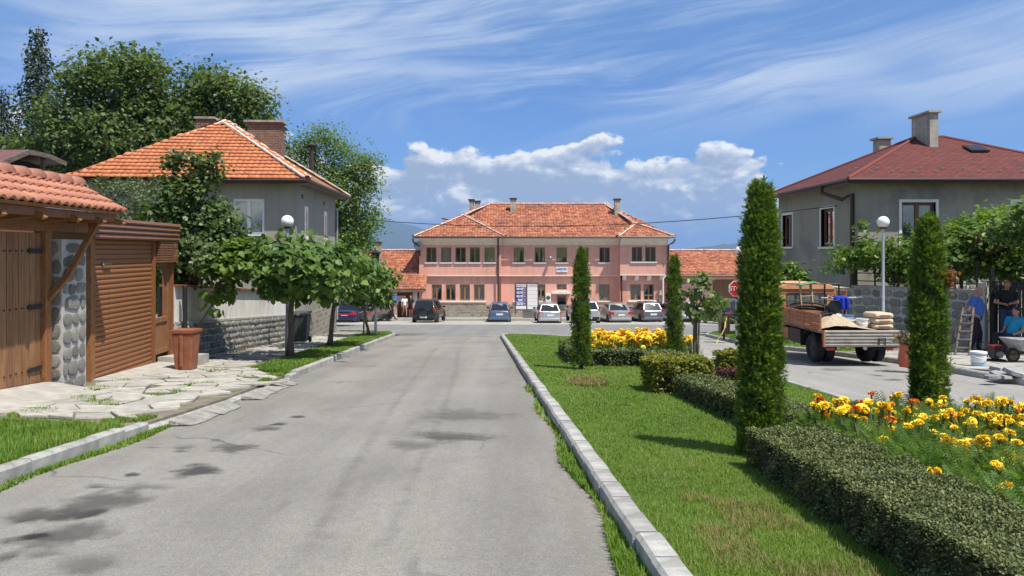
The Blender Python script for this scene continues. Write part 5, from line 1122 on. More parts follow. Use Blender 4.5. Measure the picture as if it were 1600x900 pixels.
mb2 = facade(783, 969, SY + .65, [(a, b, 386.6, 410) for a, b in CU], [(804, 816, 444.5, 470), (839, 852, 444.5, 470), (870, 885.7, 444, 452.8), (870, 885.7, 461, 491), (904, 920, 444.5, 470), (936.4, 953, 444.5, 470)], .18, 431)
mb3 = facade(969, 1043, SY, [(987, 1003.6, 385.8, 409), (1008, 1024.6, 385.8, 409)], [(986, 1002.6, 444.5, 469.6), (1007, 1023, 444.5, 469.6)], .40, 430)
wm = MB()
for m_ in (mb1[0], mb2[0], mb3[0]): wm.add(m_.v, m_.f)
xL, xR = mb1[1], mb3[2]; YB = SY + 13
for x, ya in ((xL, SY), (xR, SY)): wm.add([(x, ya, ZB), (x, YB, ZB), (x, YB, zt), (x, ya, zt)], [(0, 1, 2, 3)])
for x in (mb1[2], mb3[1]): wm.add([(x, SY, ZB), (x, SY + .84, ZB), (x, SY + .84, zt), (x, SY, zt)], [(0, 1, 2, 3)])
wm.add([(xL, YB, ZB), (xR, YB, ZB), (xR, YB, zt), (xL, YB, zt)], [(0, 1, 2, 3)]); wm.build('wall', M['pink'], sb)
for (m_, x0, x1, hs, hl, zm, Y2), Y, cs in ((mb1, SY, 1), (mb2, SY + .65, 0), (mb3, SY, 0)):
    for h in hs: window(sb, (x0, Y, zm), FX, FN, *h, 'woodwin', d=.10, fw=.07, curtain='curtain', sill=(.12, .10, .09))
    for i, h in enumerate(hl):
        if m_ is mb2[0] and i in (2, 3): continue
        window(sb, (x0, Y2, ZB), FX, FN, *h, 'woodwin', d=.10, fw=.08, curtain='curtain' if (i + int(x0)) % 3 == 0 else None, sill=(.12, .10, .11) if m_ is mb2[0] else None)
    mb = MB(); mb.bbox((x0, Y, 0), FX, FN, -.0, x1 - x0, -.06, .045, zm - .03, zm + .06); mb.build('string_course', M['cream'], sb)
    mb = MB(); c0 = P(0, 383, Y).z; p = [(x0, Y - .01, c0), (x0, Y - .10, c0 + .02), (x0, Y - .16, c0 + .22), (x0, Y - .48, zt - .12), (x0, Y - .55, zt), (x0, Y + .1, zt)]; mb.prism(p, (x1 - x0, 0, 0)); mb.build('cornice', M['cream'], sb)
    mb = MB(); mb.bbox((x0, Y2, 0), FX, FN, .004, x1 - x0 - .004, -.1, .05, ZB - .1, P(0, 476, Y).z); mb.build('plinth', M['plinth'], sb)
mb = MB(); mb.bbox((mb1[1], mb1[6], 0), FX, FN, mb1[4][0][0] - .2, mb1[4][3][1] + .15, 0, .12, P(0, 472.5, SY).z, P(0, 470, SY).z); mb.build('long_sill', M['white'], sb)
mb = MB(); mb.bbox((mb3[1], mb3[6], 0), FX, FN, mb3[4][0][0] - .2, mb3[4][1][1] + .2, 0, .12, P(0, 472.3, SY).z, P(0, 469.6, SY).z); mb.build('long_sill', M['white'], sb)
for u in (976, 995.5, 1015, 1034.5):
    x = P(u, 0, SY).x; mb = MB(); z1 = mb3[5] - .035; mb.prism([(x - .16, SY + .02, z1), (x - .16, SY + .40, z1), (x - .16, SY + .40, z1 - .42), (x - .16, SY + .28, z1 - .40), (x - .16, SY + .02, z1 - .12)], (.32, 0, 0)); mb.build('corbel', M['white'], sb)
# entrance
x0, Y2 = mb2[1], mb2[6]; h = mb2[4][3]; O = (x0, Y2, ZB); mb = MB()
for b in ((h[0], h[0] + .1, h[2], h[3]), (h[1] - .1, h[1], h[2], h[3]), (h[0] + .1, h[1] - .1, h[3] - .12, h[3]), (h[0] + .1, h[1] - .1, h[2], h[2] + .62)): mb.bbox(O, FX, FN, b[0], b[1], -.15, -.08, b[2], b[3])
d_ = mb.build('entrance_door', M['woodwin'], sb); mb = MB(); mb.bbox(O, FX, FN, h[0] + .1, h[1] - .1, -.13, -.12, h[2] + .62, h[3] - .12); mb.build('pane', M['carglass'], d_)
mb = MB(); mb.bbox(O, FX, FN, h[0] + .13, h[1] - .13, -.075, -.06, h[2] + .08, h[2] + .54); mb.build('door_panel', M['woodwin'], d_)
h = mb2[4][2]; window(sb, O, FX, FN, *h, 'woodwin', d=.1, fw=.07, mull=1)
mb = MB(); zc = P(0, 459, SY).z; xc = P(877.7, 0, SY).x; mb.prism([(xc - .78, Y2, zc - .02), (xc - .78, Y2, zc + .1), (xc - .4, Y2, zc + .2), (xc + .4, Y2, zc + .2), (xc + .78, Y2, zc + .1), (xc + .78, Y2, zc - .02)], (0, -.55, 0)); mb.build('door_hood', M['white'], sb)
# roof
ze = zt + .03; yo = SY - .62; pit = .50
A = Vector((P(645, 0, yo).x, yo, ze)); Bq = Vector((P(1055.5, 0, yo).x, yo, ze)); yb = YB + .6; yc = P(0, 0, SY + .05)[1] + .0
cy = (yo + .65 + yb) / 2; rz_ = P(0, 319.5, cy).z; r1 = Vector((P(764, 0, cy).x, cy, rz_)); r2 = Vector((P(946, 0, cy).x, cy, rz_))
f0 = Vector((A.x, yo + .65, ze)); f1 = Vector((Bq.x, yo + .65, ze)); k1 = Vector((A.x, yb, ze)); k2 = Vector((Bq.x, yb, ze))
R1 = Vector((P(790, 0, yo).x, yo, ze)); L2 = Vector((P(964.5, 0, yo).x, yo, ze))
mpitch = (rz_ - ze) / (cy - f0.y); ap = lambda u, v: None
def apex(u, v):
    for i in range(4000):
        y = yo + .5 + i * .002; p = P(u, v, y)
        if p.z >= ze + (mpitch + .045) * (y - yo): pass
        if p.z <= ze + (mpitch + .045) * (y - yo): return p
a1 = apex(724.5, 336.5); a2 = apex(993.5, 349.5)
def back(a): return Vector((a.x, f0.y + (a.z - ze) / mpitch + .05, a.z))
slopes = [[f0, f1, r2, r1], [k1, f0, r1], [f1, k2, r2], [k2, k1, r1, r2], [A, R1, a1], [R1, Vector((R1.x, f0.y + .02, ze)), back(a1), a1], [k1 * 0 + A, a1, back(a1), Vector((A.x, f0.y + 2.2, ze))], [L2, Bq, a2], [Vector((L2.x, f0.y + .02, ze)), L2, a2, back(a2)], [Bq, Vector((Bq.x, f0.y + 2.0, ze)), back(a2), a2]]
mb = MB()
for s in slopes: roof_deck(mb, s, .08)
mb.build('roof', M['tile_old'], sb)
tiling([slopes[0], slopes[1], slopes[2], slopes[4], slopes[5], slopes[7], slopes[8]], .24, .34, M['tile_old'], sb, jit=.012, lift=.045, k=3)
U6 = UP * .07
for a, b in ((A, a1), (R1, a1), (L2, a2), (Bq, a2), (a1, r1), (a2, r2), (r1, r2)): caps(a + U6, b + U6, sb, 'hip_tile', .55, .13, M['tile_old'], 5)
mb = MB()
for a, b in ((A, R1), (L2, Bq), (Vector((R1.x, f0.y - .05, ze)), Vector((L2.x, f0.y - .05, ze)))): mb.tube([a + Vector((0, -.06, -.02)), b + Vector((0, -.06, -.02))], .085, 6)
mb.build('gutter', M['brownmetal'], sb)
def dpipe(u, Y, v0=371, v1=490, m='brownmetal'):
    mb = MB(); x = P(u, 0, Y).x; zz = lambda v: P(0, v, Y).z; mb.tube([(x, Y - .6, zz(v0)), (x, Y - .55, zz(v0 + 3)), (x, Y - .1, zz(v0 + 12)), (x, Y - .1, zz(v1))], .075, 6); mb.build('downpipe', M[m], sb)
dpipe(778.5, SY); dpipe(971, SY + .3)
mb = MB(); mb.tube([P(645, 373, yo), P(646, 378, yo), P(655, 385, SY - .1), P(655.5, 400, SY - .1)], .08, 6); mb.build('downpipe', M['brownmetal'], sb)
mb = MB(); mb.tube([P(1055, 374, yo), P(1052, 379, yo), P(1044.5, 383, SY - .1), P(1044, 470, SY - .1)], .08, 6); mb.build('downpipe', M['brownmetal'], sb)
mb = MB(); mb.tube([P(1041, 430, SY - .05), P(1036, 436, SY - .05), P(1036, 488, SY - .05)], .07, 6); mb.build('downpipe', M['white'], sb)
def schim(u0, u1, v0, v1, Y, m='chim', capv=3):
    mb = MB(); a, b = P(u0, v0, Y), P(u1, v1, Y); w = b.x - a.x; mb.box(a.x, b.x, Y - w * .6, Y + w * .6, b.z - .8, a.z); c = mb.build('chimney', M[m], sb); mb = MB(); mb.box(a.x - .07, b.x + .07, Y - w * .6 - .07, Y + w * .6 + .07, a.z, a.z + .14); mb.build('cap', M['brownmetal'], c)
schim(797.5, 806.5, 312, 338, cy - 1.5); schim(960, 968.5, 313, 344, cy - 2.3); schim(733, 740.5, 313.5, 331, cy + 1.2); schim(742, 750, 316, 330, cy + 1.2)
mb = MB(); a = P(897, 320, cy - .8); mb.tube([a, a + UP * -.6], .07, 6); mb.build('vent_pipe', M['galv'], sb)
mb = MB(); a, b = P(692, 342, SY + 5), P(704, 346, SY + 5); mb.box(a.x, b.x, SY + 5, SY + 6, a.z - .9, a.z - .2); mb.hexa([(a.x - .1, SY + 4.9, a.z), (b.x + .2, SY + 4.9, b.z), (b.x + .2, SY + 6.1, b.z), (a.x - .1, SY + 6.1, a.z), (a.x - .1, SY + 4.9, a.z + .1), (b.x + .2, SY + 4.9, b.z + .1), (b.x + .2, SY + 6.1, b.z + .1), (a.x - .1, SY + 6.1, a.z + .1)]); mb.build('dormer', M['brownmetal'], sb)
mb = MB(); a = P(815, 322, cy + .3); mb.box(a.x + 5.3, a.x + 5.9, cy + .2, cy + .7, a.z, a.z + .3); mb.build('chimney', M['brick'], sb)
# low wings of the station
def low_wing(u0, u1, label, yr, ye, ve, walls):
    xa, xb = P(u0, 0, ye).x, P(u1, 0, ye).x; t = thing('station_wing', label, 'building', ((xa + xb) / 2, ye, -4.0)); zr = P(0, 392.0, yr).z; zl = P(0, ve, ye - .5).z
    E = [Vector((xa, ye - .5, zl)), Vector((xb, ye - .5, zl)), Vector((xb, yr, zr)), Vector((xa, yr, zr))]; Bk = [Vector((xb, 2 * yr - ye + .5, zl)), Vector((xa, 2 * yr - ye + .5, zl)), E[3], E[2]]
    mb = MB(); roof_deck(mb, E, .1); roof_deck(mb, Bk, .1); mb.build('roof', M['tile_old'], t); tiling([E], .24, .34, M['tile_old'], t, jit=.012, lift=.045, k=3); caps(E[3] + U6, E[2] + U6, t, 'ridge_tile', .5, .13, M['tile_old'], 5)
    mb = MB(); hs = [(P(a, 0, ye).x - xa, P(b, 0, ye).x - xa, P(0, d, ye).z + 4.1, P(0, c, ye).z + 4.1) for a, b, c, d in walls]; wall(mb, (xa, ye, -4.1), FX, FN, xb - xa, zl + 4.1, hs, .15)
    for x in (xa, xb): mb.add([(x, ye, -4.1), (x, 2 * yr - ye, -4.1), (x, 2 * yr - ye, zl), (x, yr, zr - .1), (x, ye, zl)], [(0, 1, 2, 3, 4)])
    mb.build('wall', M['pink'], t); mb = MB(); mb.tube([E[0] + Vector((0, -.07, -.04)), E[1] + Vector((0, -.07, -.04))], .08, 6); mb.build('gutter', M['brownmetal'], t)
    return t, xa, xb, ye, hs, zl
t, xa, xb, ye, hs, zl = low_wing(1043.6, 1235, 'low pink right wing of the station with dark garage doors', 66.5, 61.9, 430, [(1060, 1071, 436, 444.5), (1079, 1096, 436, 444.5), (1113.5, 1153, 436.5, 482), (1180, 1215, 436.5, 482)])
for h in hs[:2]: window(t, (xa, ye, -4.1), FX, FN, *h, 'brownwin', d=.08, fw=.05, sill=(.1, .08, .06))
for h in hs[2:]:
    mb = MB(); n = 12; w = (h[1] - h[0]) / n
    for i in range(n): mb.bbox((xa, ye, -4.1), FX, FN, h[0] + i * w + .008, h[0] + (i + 1) * w - .008, -.14, -.10 + random.uniform(0, .006), h[2], h[3])
    stuff(mb.build('garage_door', M['brownwin'], t))
mb = MB(); mb.bbox((xa, ye, 0), FX, FN, 0, xb - xa, .0, .03, -4.1, -3.2); mb.build('plinth', M['plinth'], t)
t, xa, xb, ye, hs, zl = low_wing(520, 654.4, 'low left wing of the station with tiled porch over the waiting area', 66.5, 62.2, 432, [(561, 575, 455, 492), (585, 602, 455, 492), (619, 640, 456, 493)])
for h in hs: window(t, (xa, ye, -4.1), FX, FN, *h, 'brownwin', d=.1, fw=.08, rail=.6)
pe = [P(596, 452.5, 59.2), P(663.5, 452.5, 59.2), P(667.5, 425, 62.1), P(600, 425, 62.1)]; pe[2].z = pe[3].z
mb = MB(); roof_deck(mb, pe, .12); mb.build('porch_roof', M['tile_old'], t); tiling([pe], .24, .34, M['tile_old'], t, 'porch_tiling', jit=.012, lift=.045, k=3)
mb = MB(); mb.beam(pe[0] + Vector((0, -.03, -.1)), pe[1] + Vector((0, -.03, -.1)), .05, .2); mb.beam(pe[1] + Vector((.04, 0, -.05)), pe[2] + Vector((.04, 0, -.05)), .06, .22); mb.build('porch_fascia', M['eavewood'], t)
for u in (617, 648.5):
    mb = MB(); p = P(u, 452, 59.6); mb.box(p.x - .16, p.x + .16, 59.45, 59.75, -4.2, p.z - .1); mb.build('porch_column', M['cream'], t)
mb = MB(); p = P(595, 380, 64); q_ = P(586, 412, 64); mb.box(q_.x, p.x, 63.7, 64.3, q_.z - .3, p.z); c = mb.build('chimney', M['chim'], t); mb = MB(); mb.box(q_.x - .07, p.x + .07, 63.62, 64.38, p.z, p.z + .13); mb.build('cap', M['brownmetal'], c)
mb = MB(); mb.bbox((xa, 62.2, 0), FX, FN, 0, xb - xa - .02, .01, .03, -4.1, -1.35); mb.build('dado', M['brownwin'], t)
mb = MB(); a, b = P(621, 462, 62.1), P(631, 471, 62.1); mb.box(a.x, b.x, 62.04, 62.1, b.z, a.z); mb.build('notice_board', M['signwhite'], t)
for y0, hh, nm in ((56.9, .12, 0), (57.15, .24, 1)):
    mb = MB(); mb.box(-13, -7.2, y0, 57.45 + .3 * nm, gz(57) - .1, gz(57.4) + hh); setting(mb.build('step', M['concrete']))

# things on the station front
def at_front(u, v, Y): return P(u, v, Y)
bd = thing('direction_board', 'tall two column direction board with white and blue panels', 'sign board', P(823, 492, 59.0))
mb = MB()
for u in (805.2, 823, 840.8): mb.beam(P(u, 442, 59), P(u, 491 if u != 823 else 484, 59), .09, .09, (0, 1, 0))
for v in (442.5, 484): mb.beam(P(805, v, 59), P(841, v, 59), .08, .08)
mb.build('frame', M['signgrey'], bd)
vs = [444, 448.6, 454.3, 460, 465.8, 471.6, 477.6, 483.2]
for c, (ua, ub) in enumerate(((806.2, 822), (824, 840))):
    for i in range(7):
        a, b = P(ua, vs[i] + .35, 59), P(ub, vs[i + 1] - .35, 59); mb = MB(); mb.box(a.x, b.x, 58.96, 59.0, b.z, a.z); bl = c == 0 and 0 < i < 6
        pn = mb.build('panel', M['signblue' if bl else 'signwhite'], bd)
        if bl:
            mb = MB(); H_ = a.z - b.z; W_ = b.x - a.x
            rows = [((.06, .36), (.40, .74)), ((.06, .40), (.44, .70))] if i != 4 else [((.16, .68),), ((.22, .62),)]
            for r, row in enumerate(rows):
                for x0, x1 in row:
                    zc = a.z - H_ * (.30 + .38 * r); mb.box(a.x + W_ * x0, a.x + W_ * x1, 58.953, 58.962, zc - H_ * .13, zc + H_ * .13)
            x, z = a.x + W_ * .86, (a.z + b.z) / 2; s = H_ * .26
            mb.prism([(x - s, 58.962, z - s * .3), (x, 58.962, z - s * .3), (x, 58.962, z - s), (x + s, 58.962, z), (x, 58.962, z + s), (x, 58.962, z + s * .3), (x - s, 58.962, z + s * .3)], (0, -.008, 0)); mb.build('lettering', M['signwhite'], pn)
        if i == 0: text('БАНСКО L' if c == 0 else 'L БАНСКО', 'lettering', M['signgrey'], pn, ((a.x + b.x) / 2, 58.955, (a.z + b.z) / 2), FX, FN, .17)
pl = thing('address_plate', 'small white and blue name plate on the pink wall above the door', 'sign', P(878, 421, SY + .65)); a, b = P(869.5, 417.5, SY + .6), P(886.5, 425, SY + .6); mb = MB(); mb.box(a.x, b.x, SY + .58, SY + .645, b.z, a.z); mb.build('plate', M['signwhite'], pl)
mb = MB(); H_ = a.z - b.z; W_ = b.x - a.x
for x0, x1, zc, hh in ((.08, .92, .75, .10), (.04, .5, .48, .12), (.55, .96, .48, .10), (.42, .52, .15, .08)): mb.box(a.x + W_ * x0, a.x + W_ * x1, SY + .573, SY + .582, b.z + H_ * (zc - hh), b.z + H_ * (zc + hh))
mb.build('lettering', mat('letter_blue', (.10, .28, .60), .5), pl)
ac = thing('air_conditioner', 'white air conditioner box on the pink wall beside the entrance door', 'air conditioner', P(855, 470, SY + .8)); a, b = P(852.5, 459, SY + .5), P(861, 471.5, SY + .5); mb = MB(); mb.box(a.x, b.x, SY + .42, SY + .82, b.z, a.z); mb.build('casing', M['white'], ac, bevel=.02)
mb = MB(); mb.lathe([(.001, SY + .412), (.16, SY + .412), (.17, SY + .42)], ((a.x + b.x) / 2 - .02, 0, (a.z + b.z) / 2), 14, 'y'); mb.build('fan_grille', M['greyplastic'], ac)
wl = thing('wall_lamp', 'small lamp on a bracket between the upper station windows', 'lamp', P(859, 405, SY + .65)); a = P(860, 402, SY + .2); mb = MB(); mb.tube([(a.x - .1, SY + .65, a.z - .25), a], .03, 6); mb.build('bracket', M['galv'], wl); mb = MB(); mb.ell(a, (.14, .3, .09), 10, 6); mb.build('lamp_head', M['galv'], wl)
mt = thing('meter_box', 'pale meter box with conduit at the right end of the station', 'box', P(1031, 460, SY + .4)); a, b = P(1029, 453.5, SY + .4), P(1033, 461, SY + .4); mb = MB(); mb.box(a.x, b.x, SY + .2, SY + .4, b.z, a.z); mb.build('casing', M['cream'], mt); mb = MB(); mb.tube([P(1031, 461, SY + .3), P(1031, 490, SY + .3)], .04, 6); mb.build('conduit', M['galv'], mt)
ds = thing('satellite_dish', 'grey satellite dish on the left corner of the station', 'satellite dish', P(652, 385, SY - .3)); c = P(653, 384, SY - .3); mb = MB(); mb.lathe([(.001, .14), (.2, .10), (.36, .0), (.37, .0), (.2, .12), (.001, .16)], c, 14, 'y'); mb.build('dish', M['galv'], ds); mb = MB(); mb.tube([c, c + Vector((.1, .4, -.3))], .03, 6); mb.tube([c + Vector((0, -.0, -.3)), c + Vector((.0, -.35, -.05))], .015, 5); mb.build('arm', M['galv'], ds)
bl = thing('concrete_block', 'low concrete block under the direction board', 'block', P(831, 490, 59.4)); a, b = P(817, 486, 59.3), P(840, 492, 59.3); mb = MB(); mb.box(a.x, b.x, 59.2, 59.7, -4.2, a.z); mb.build('block', M['concrete'], bl, bevel=.03)
# overhead cable
cb = thing('overhead_cable', 'thin black cable spanning from the grey house to the red roofed house', 'cable', P(800, 357, 50)); mb = MB(); p0, p1 = P(545, 340, 36), P(1335, 318, 27); q0 = [p0.lerp(p1, i / 24) - UP * (.62 * 4 * (i / 24) * (1 - i / 24)) for i in range(25)]; mb.tube(q0, .016, 5); mb.build('cable', M['iron'], cb)
# far hills
def hills(name, pts, D, seed):
    rg = random.Random(seed); mb = MB(); nx = 60; ny = 8; us = [pts[0][0] + (pts[-1][0] - pts[0][0]) * i / nx for i in range(nx + 1)]
    def vv(u):
        for (a, b), (c, d) in zip(pts, pts[1:]):
            if a <= u <= c: s = (u - a) / (c - a); s = s * s * (3 - 2 * s); return b + (d - b) * s
    for i, u in enumerate(us):
        for j in range(ny + 1):
            Y = D * (1 + .35 * (j / ny - .6)); k = math.sin(PI * min(1, j / (ny * .6)) / 2) if j <= ny * .6 else math.cos(PI / 2 * (j - ny * .6) / (ny * .4)); top = P(u, vv(u), D).z + rg.uniform(-9, 9)
            mb.v.append(((u - 800) / F * D * (1 + .0 * j), Y, -12 + (top + 12) * k + (rg.uniform(-14, 14) if 0 < j < ny else 0)))
    for i in range(nx):
        for j in range(ny): mb.f.append((i * (ny + 1) + j, (i + 1) * (ny + 1) + j, (i + 1) * (ny + 1) + j + 1, i * (ny + 1) + j + 1)); mb.m.append(0)
    return setting(mb.build(name, M['forest'], smooth='all'))
M['forest'] = mat("distant_forest", (.035, .055, .025), 1.0, (.06, .075, .035), .004)
hills('hills', [(-900, 350), (200, 338), (420, 336), (600, 346), (640, 352), (720, 383), (900, 400), (1000, 402)], 9000, 3)
hills('hills', [(960, 400), (1050, 391), (1110, 386), (1180, 377), (1280, 366), (1500, 356), (2300, 360)], 11500, 5)
hills('hills', [(980, 400), (1060, 392), (1130, 384), (1190, 382), (1300, 385), (1500, 370), (1900, 380)], 7000, 6)

# ------------------------------------------------------------------ cars (local frame: front towards +y, origin on the ground)
def wheel(root, x, y, r, w=.2, name='wheel', rimm='rim'):
    s = 1 if x > 0 else -1; mb = MB(); p = [(r * .62, -w / 2), (r * .9, -w / 2), (r, -w * .35), (r, w * .35), (r * .9, w / 2), (r * .62, w / 2), (r * .60, w * .2), (r * .60, -w * .2), (r * .62, -w / 2)]
    mb.lathe(p, (x, y, r), 18, 'x'); t = mb.build(name, M['tyre'], root, smooth=True, world=False)
    mb = MB(); mb.lathe([(.001, s * w * .36), (r * .16, s * w * .36), (r * .22, s * w * .28), (r * .5, s * w * .30), (r * .6, s * w * .42), (r * .63, s * w * .40), (r * .61, s * w * .1), (.001, s * w * .1)], (x, y, r), 18, 'x'); mb.build('rim', M[rimm], t, smooth=True, world=False)
def car(name, label, cat, loc, rz, paintm, L=4.1, Wd=1.68, H=1.46, style='hatch', plate=True, lamp='side', spare=False, front=False):
    t = thing(name, label, cat, loc, rz, 'cars parked in front of the station'); w = Wd / 2; y0 = -L / 2; y1 = L / 2; gc = .2 if style != 'suv' else .3; bh = .88 if style != 'suv' else 1.02
    # lower body: cross sections along the length (y, half width, bottom, belt height)
    if style == 'sedan': st = [(y0, .80, .38, .62), (y0 + .06, .88, gc + .08, .90), (y0 + .25, .96, gc, .98), (y0 + .95, 1, gc, .97), (0, 1, gc, .92), (y1 - 1.25, 1, gc, .88), (y1 - .45, .95, gc, .76), (y1 - .12, .84, gc + .06, .66), (y1, .70, .34, .54)]
    elif style == 'suv': st = [(y0, .86, .45, .80), (y0 + .05, .93, gc + .08, 1.02), (y0 + .2, .98, gc, 1.06), (-.9, 1, gc, 1.06), (.2, 1, gc, 1.04), (y1 - 1.15, 1, gc, 1.0), (y1 - .35, .96, gc, .92), (y1 - .1, .88, gc + .08, .80), (y1, .76, .45, .66)]
    else: st = [(y0, .82, .36, .66), (y0 + .05, .90, gc + .08, .90), (y0 + .22, .97, gc, .96), (-.9, 1, gc, .95), (.1, 1, gc, .92), (y1 - 1.05, 1, gc, .90), (y1 - .35, .95, gc, .78), (y1 - .1, .85, gc + .06, .68), (y1, .70, .34, .55)]
    mb = MB(); ring = []
    for y, k, zb, zt_ in st:
        ww = w * k; ring += [(-ww * .90, y, zb), (-ww * .985, y, zb + .12), (-ww, y, zb + (zt_ - zb) * .45), (-ww * .975, y, zb + (zt_ - zb) * .78), (-ww * .90, y, zt_), (0, y, zt_ + .035), (ww * .90, y, zt_), (ww * .975, y, zb + (zt_ - zb) * .78), (ww, y, zb + (zt_ - zb) * .45), (ww * .985, y, zb + .12), (ww * .90, y, zb)]
    n = 11; k = len(st); mb.add(ring, [(i * n + j, i * n + (j + 1) % n, (i + 1) * n + (j + 1) % n, (i + 1) * n + j) for i in range(k - 1) for j in range(n)] + [tuple(range(n))[::-1], tuple(range((k - 1) * n, k * n))])
    mb.build('body', paintm, t, smooth=35, world=False, bevel=.02)
    # cabin
    bz = st[3][3] - .01
    if style == 'sedan': rb, rt, ft, fb = y0 + .62, y0 + 1.18, .25, 1.0
    elif style == 'suv': rb, rt, ft, fb = y0 + .08, y0 + .42, .25, .95
    elif style == 'van': rb, rt, ft, fb = y0 + .06, y0 + .28, .75, 1.55
    else: rb, rt, ft, fb = y0 + .10, y0 + .50, .30, 1.05
    wb_, wt = w * .90, w * .70; zr = H; hh = [(rb, wb_, bz), (rt, wt, zr - .05), (rt + .25, wt, zr), (ft - .2, wt, zr), (ft, wt * .97, zr - .05), (fb, wb_ * .97, bz - .02)]
    mb = MB(); vs = []
    for y, ww, z in hh: vs += [(-ww, y, z), (ww, y, z)]
    for y, ww, z in hh[1:5]: vs += [(0, y, z + .03)]
    o = {i: 12 + i - 1 for i in range(1, 5)}; f = [(0, 1, 3, o[1], 2), (10, 8, o[4], 9, 11), (0, 2, 4, 6, 8, 10), (1, 11, 9, 7, 5, 3)]
    for i in (1, 2, 3): f += [(2 * i, o[i], o[i + 1], 2 * i + 2), (o[i], 2 * i + 1, 2 * i + 3, o[i + 1])]
    mb.add(vs, f); mb.build('cabin', paintm, t, smooth=25, world=False, bevel=.03)
    def quad_panel(nm, a, b, c, d, m, off, inset=.12):
        a, b, c, d = map(Vector, (a, b, c, d)); ctr = (a + b + c + d) / 4; nrm = (b - a).cross(d - a).normalized(); mb = MB()
        p = [x.lerp(ctr, inset) + nrm * off for x in (a, b, c, d)]; mb.prism(p, -nrm * (off + .01)); return mb.build(nm, m, t, world=False)
    r_, R_ = hh[0], hh[1]; quad_panel('rear_window', (-r_[1], r_[0], r_[2]), (r_[1], r_[0], r_[2]), (R_[1], R_[0], R_[2]), (-R_[1], R_[0], R_[2]), M['carglass'], .012)
    a, b = hh[5], hh[4]; quad_panel('windscreen', (a[1], a[0], a[2]), (-a[1], a[0], a[2]), (-b[1], b[0], b[2]), (b[1], b[0], b[2]), M['carglass'], .012, .08)
    ym = (rt + ft) / 2 - .05
    for s in (-1, 1):
        q = lambda y, z: (s * (wb_ + (wt - wb_) * (z - bz) / (zr - .05 - bz)), y, z); z0_, z1_ = bz + .04, zr - .10
        lr = lambda y_b, y_t, z: y_b + (y_t - y_b) * (z - bz) / (zr - bz)
        A = [q(lr(rb, rt, z0_) + .12, z0_), q(ym - .04, z0_), q(ym - .04, z1_), q(lr(rb, rt, z1_) + .12, z1_)]; B = [q(ym + .04, z0_), q(lr(fb, ft, z0_) - .12, z0_), q(lr(fb, ft, z1_) - .12, z1_), q(ym + .04, z1_)]
        for p in (A, B):
            if s < 0: p = [p[1], p[0], p[3], p[2]]
            quad_panel('side_window', *p, M['carglass'], .012, .03)
        mb = MB(); mb.ell((s * (w + .09), fb - .35, bz + .06), (.11, .07, .075), 8, 6); mb.beam((s * w * .9, fb - .33, bz + .02), (s * (w + .05), fb - .35, bz + .04), .04, .04); mb.build('mirror', M['blacktrim'] if not front else paintm, t, world=False)
        for yy in (y0 + .72, y1 - .82):
            rr = .30 if style != 'suv' else .35
            mb = MB(); mb.lathe([(.001, s * .004), (rr * 1.16, s * .004), (rr * 1.16, -s * .1)], (s * w * .995, yy, rr + .03), 16, 'x'); mb.build('wheel_arch', M['blacktrim'], t, world=False); wheel(t, s * (w - .085), yy, rr)
        # rear lamps
        zl = st[2][3]; mb = MB()
        if lamp == 'high': mb.hexa([(s * w * .72, y0 + .02, zl - .30), (s * w * .95, y0 + .10, zl - .30), (s * w * .94, y0 + .2, zl - .3), (s * w * .7, y0 + .2, zl - .3), (s * w * .78, y0 + .05, zl + .10), (s * w * .92, y0 + .10, zl + .10), (s * w * .92, y0 + .2, zl + .1), (s * w * .76, y0 + .2, zl + .1)])
        else: mb.hexa([(s * w * .58, y0 - .004, zl - .30), (s * w * .925, y0 + .05, zl - .30), (s * w * .95, y0 + .2, zl - .3), (s * w * .58, y0 + .2, zl - .3), (s * w * .62, y0 + .04, zl - .06), (s * w * .93, y0 + .06, zl - .06), (s * w * .95, y0 + .22, zl - .06), (s * w * .62, y0 + .22, zl - .06)])
        mb.build('tail_lamp', M['redlamp'], t, world=False, bevel=.015)
        mb = MB(); zf = .66; mb.hexa([(s * w * .45, y1 - .03, zf - .12), (s * w * .86, y1 - .17, zf - .10), (s * w * .88, y1 - .35, zf - .1), (s * w * .45, y1 - .3, zf - .12), (s * w * .48, y1 - .10, zf + .05), (s * w * .86, y1 - .25, zf + .08), (s * w * .88, y1 - .42, zf + .08), (s * w * .48, y1 - .35, zf + .05)]); mb.build('headlight', M['clearlamp'], t, world=False, bevel=.01)
    mb = MB(); mb.box(-w * .86, w * .86, y0 - .055, y0 + .2, gc + .10, .50 if style != 'suv' else .6); mb.build('rear_bumper', paintm if style != 'suv' else M['blacktrim'], t, world=False, bevel=.045)
    mb = MB(); mb.box(-w * .7, w * .7, y0 - .03, y0 + .2, gc - .02, gc + .10); mb.build('bumper_skirt', M['blacktrim'], t, world=False, bevel=.02)
    pz = .70 if style in ('sedan', 'hatch', 'van') else .52; dy = .02 if pz > .6 else -.062
    mb = MB(); mb.box(-.26, .26, y0 + dy - .022, y0 + dy + .05, pz - .055, pz + .055); pl_ = mb.build('number_plate', M['plate'], t, world=False)
    mb = MB(); mb.box(-.255, -.225, y0 + dy - .026, y0 + dy - .01, pz - .05, pz + .05); mb.build('plate_band', M['signblue'], pl_, world=False)
    mb = MB(); mb.box(-.28, .28, y0 + dy - .022, y0 + dy + .05, pz + .075, pz + .10); mb.build('tailgate_trim', M['chrome'], t, world=False)
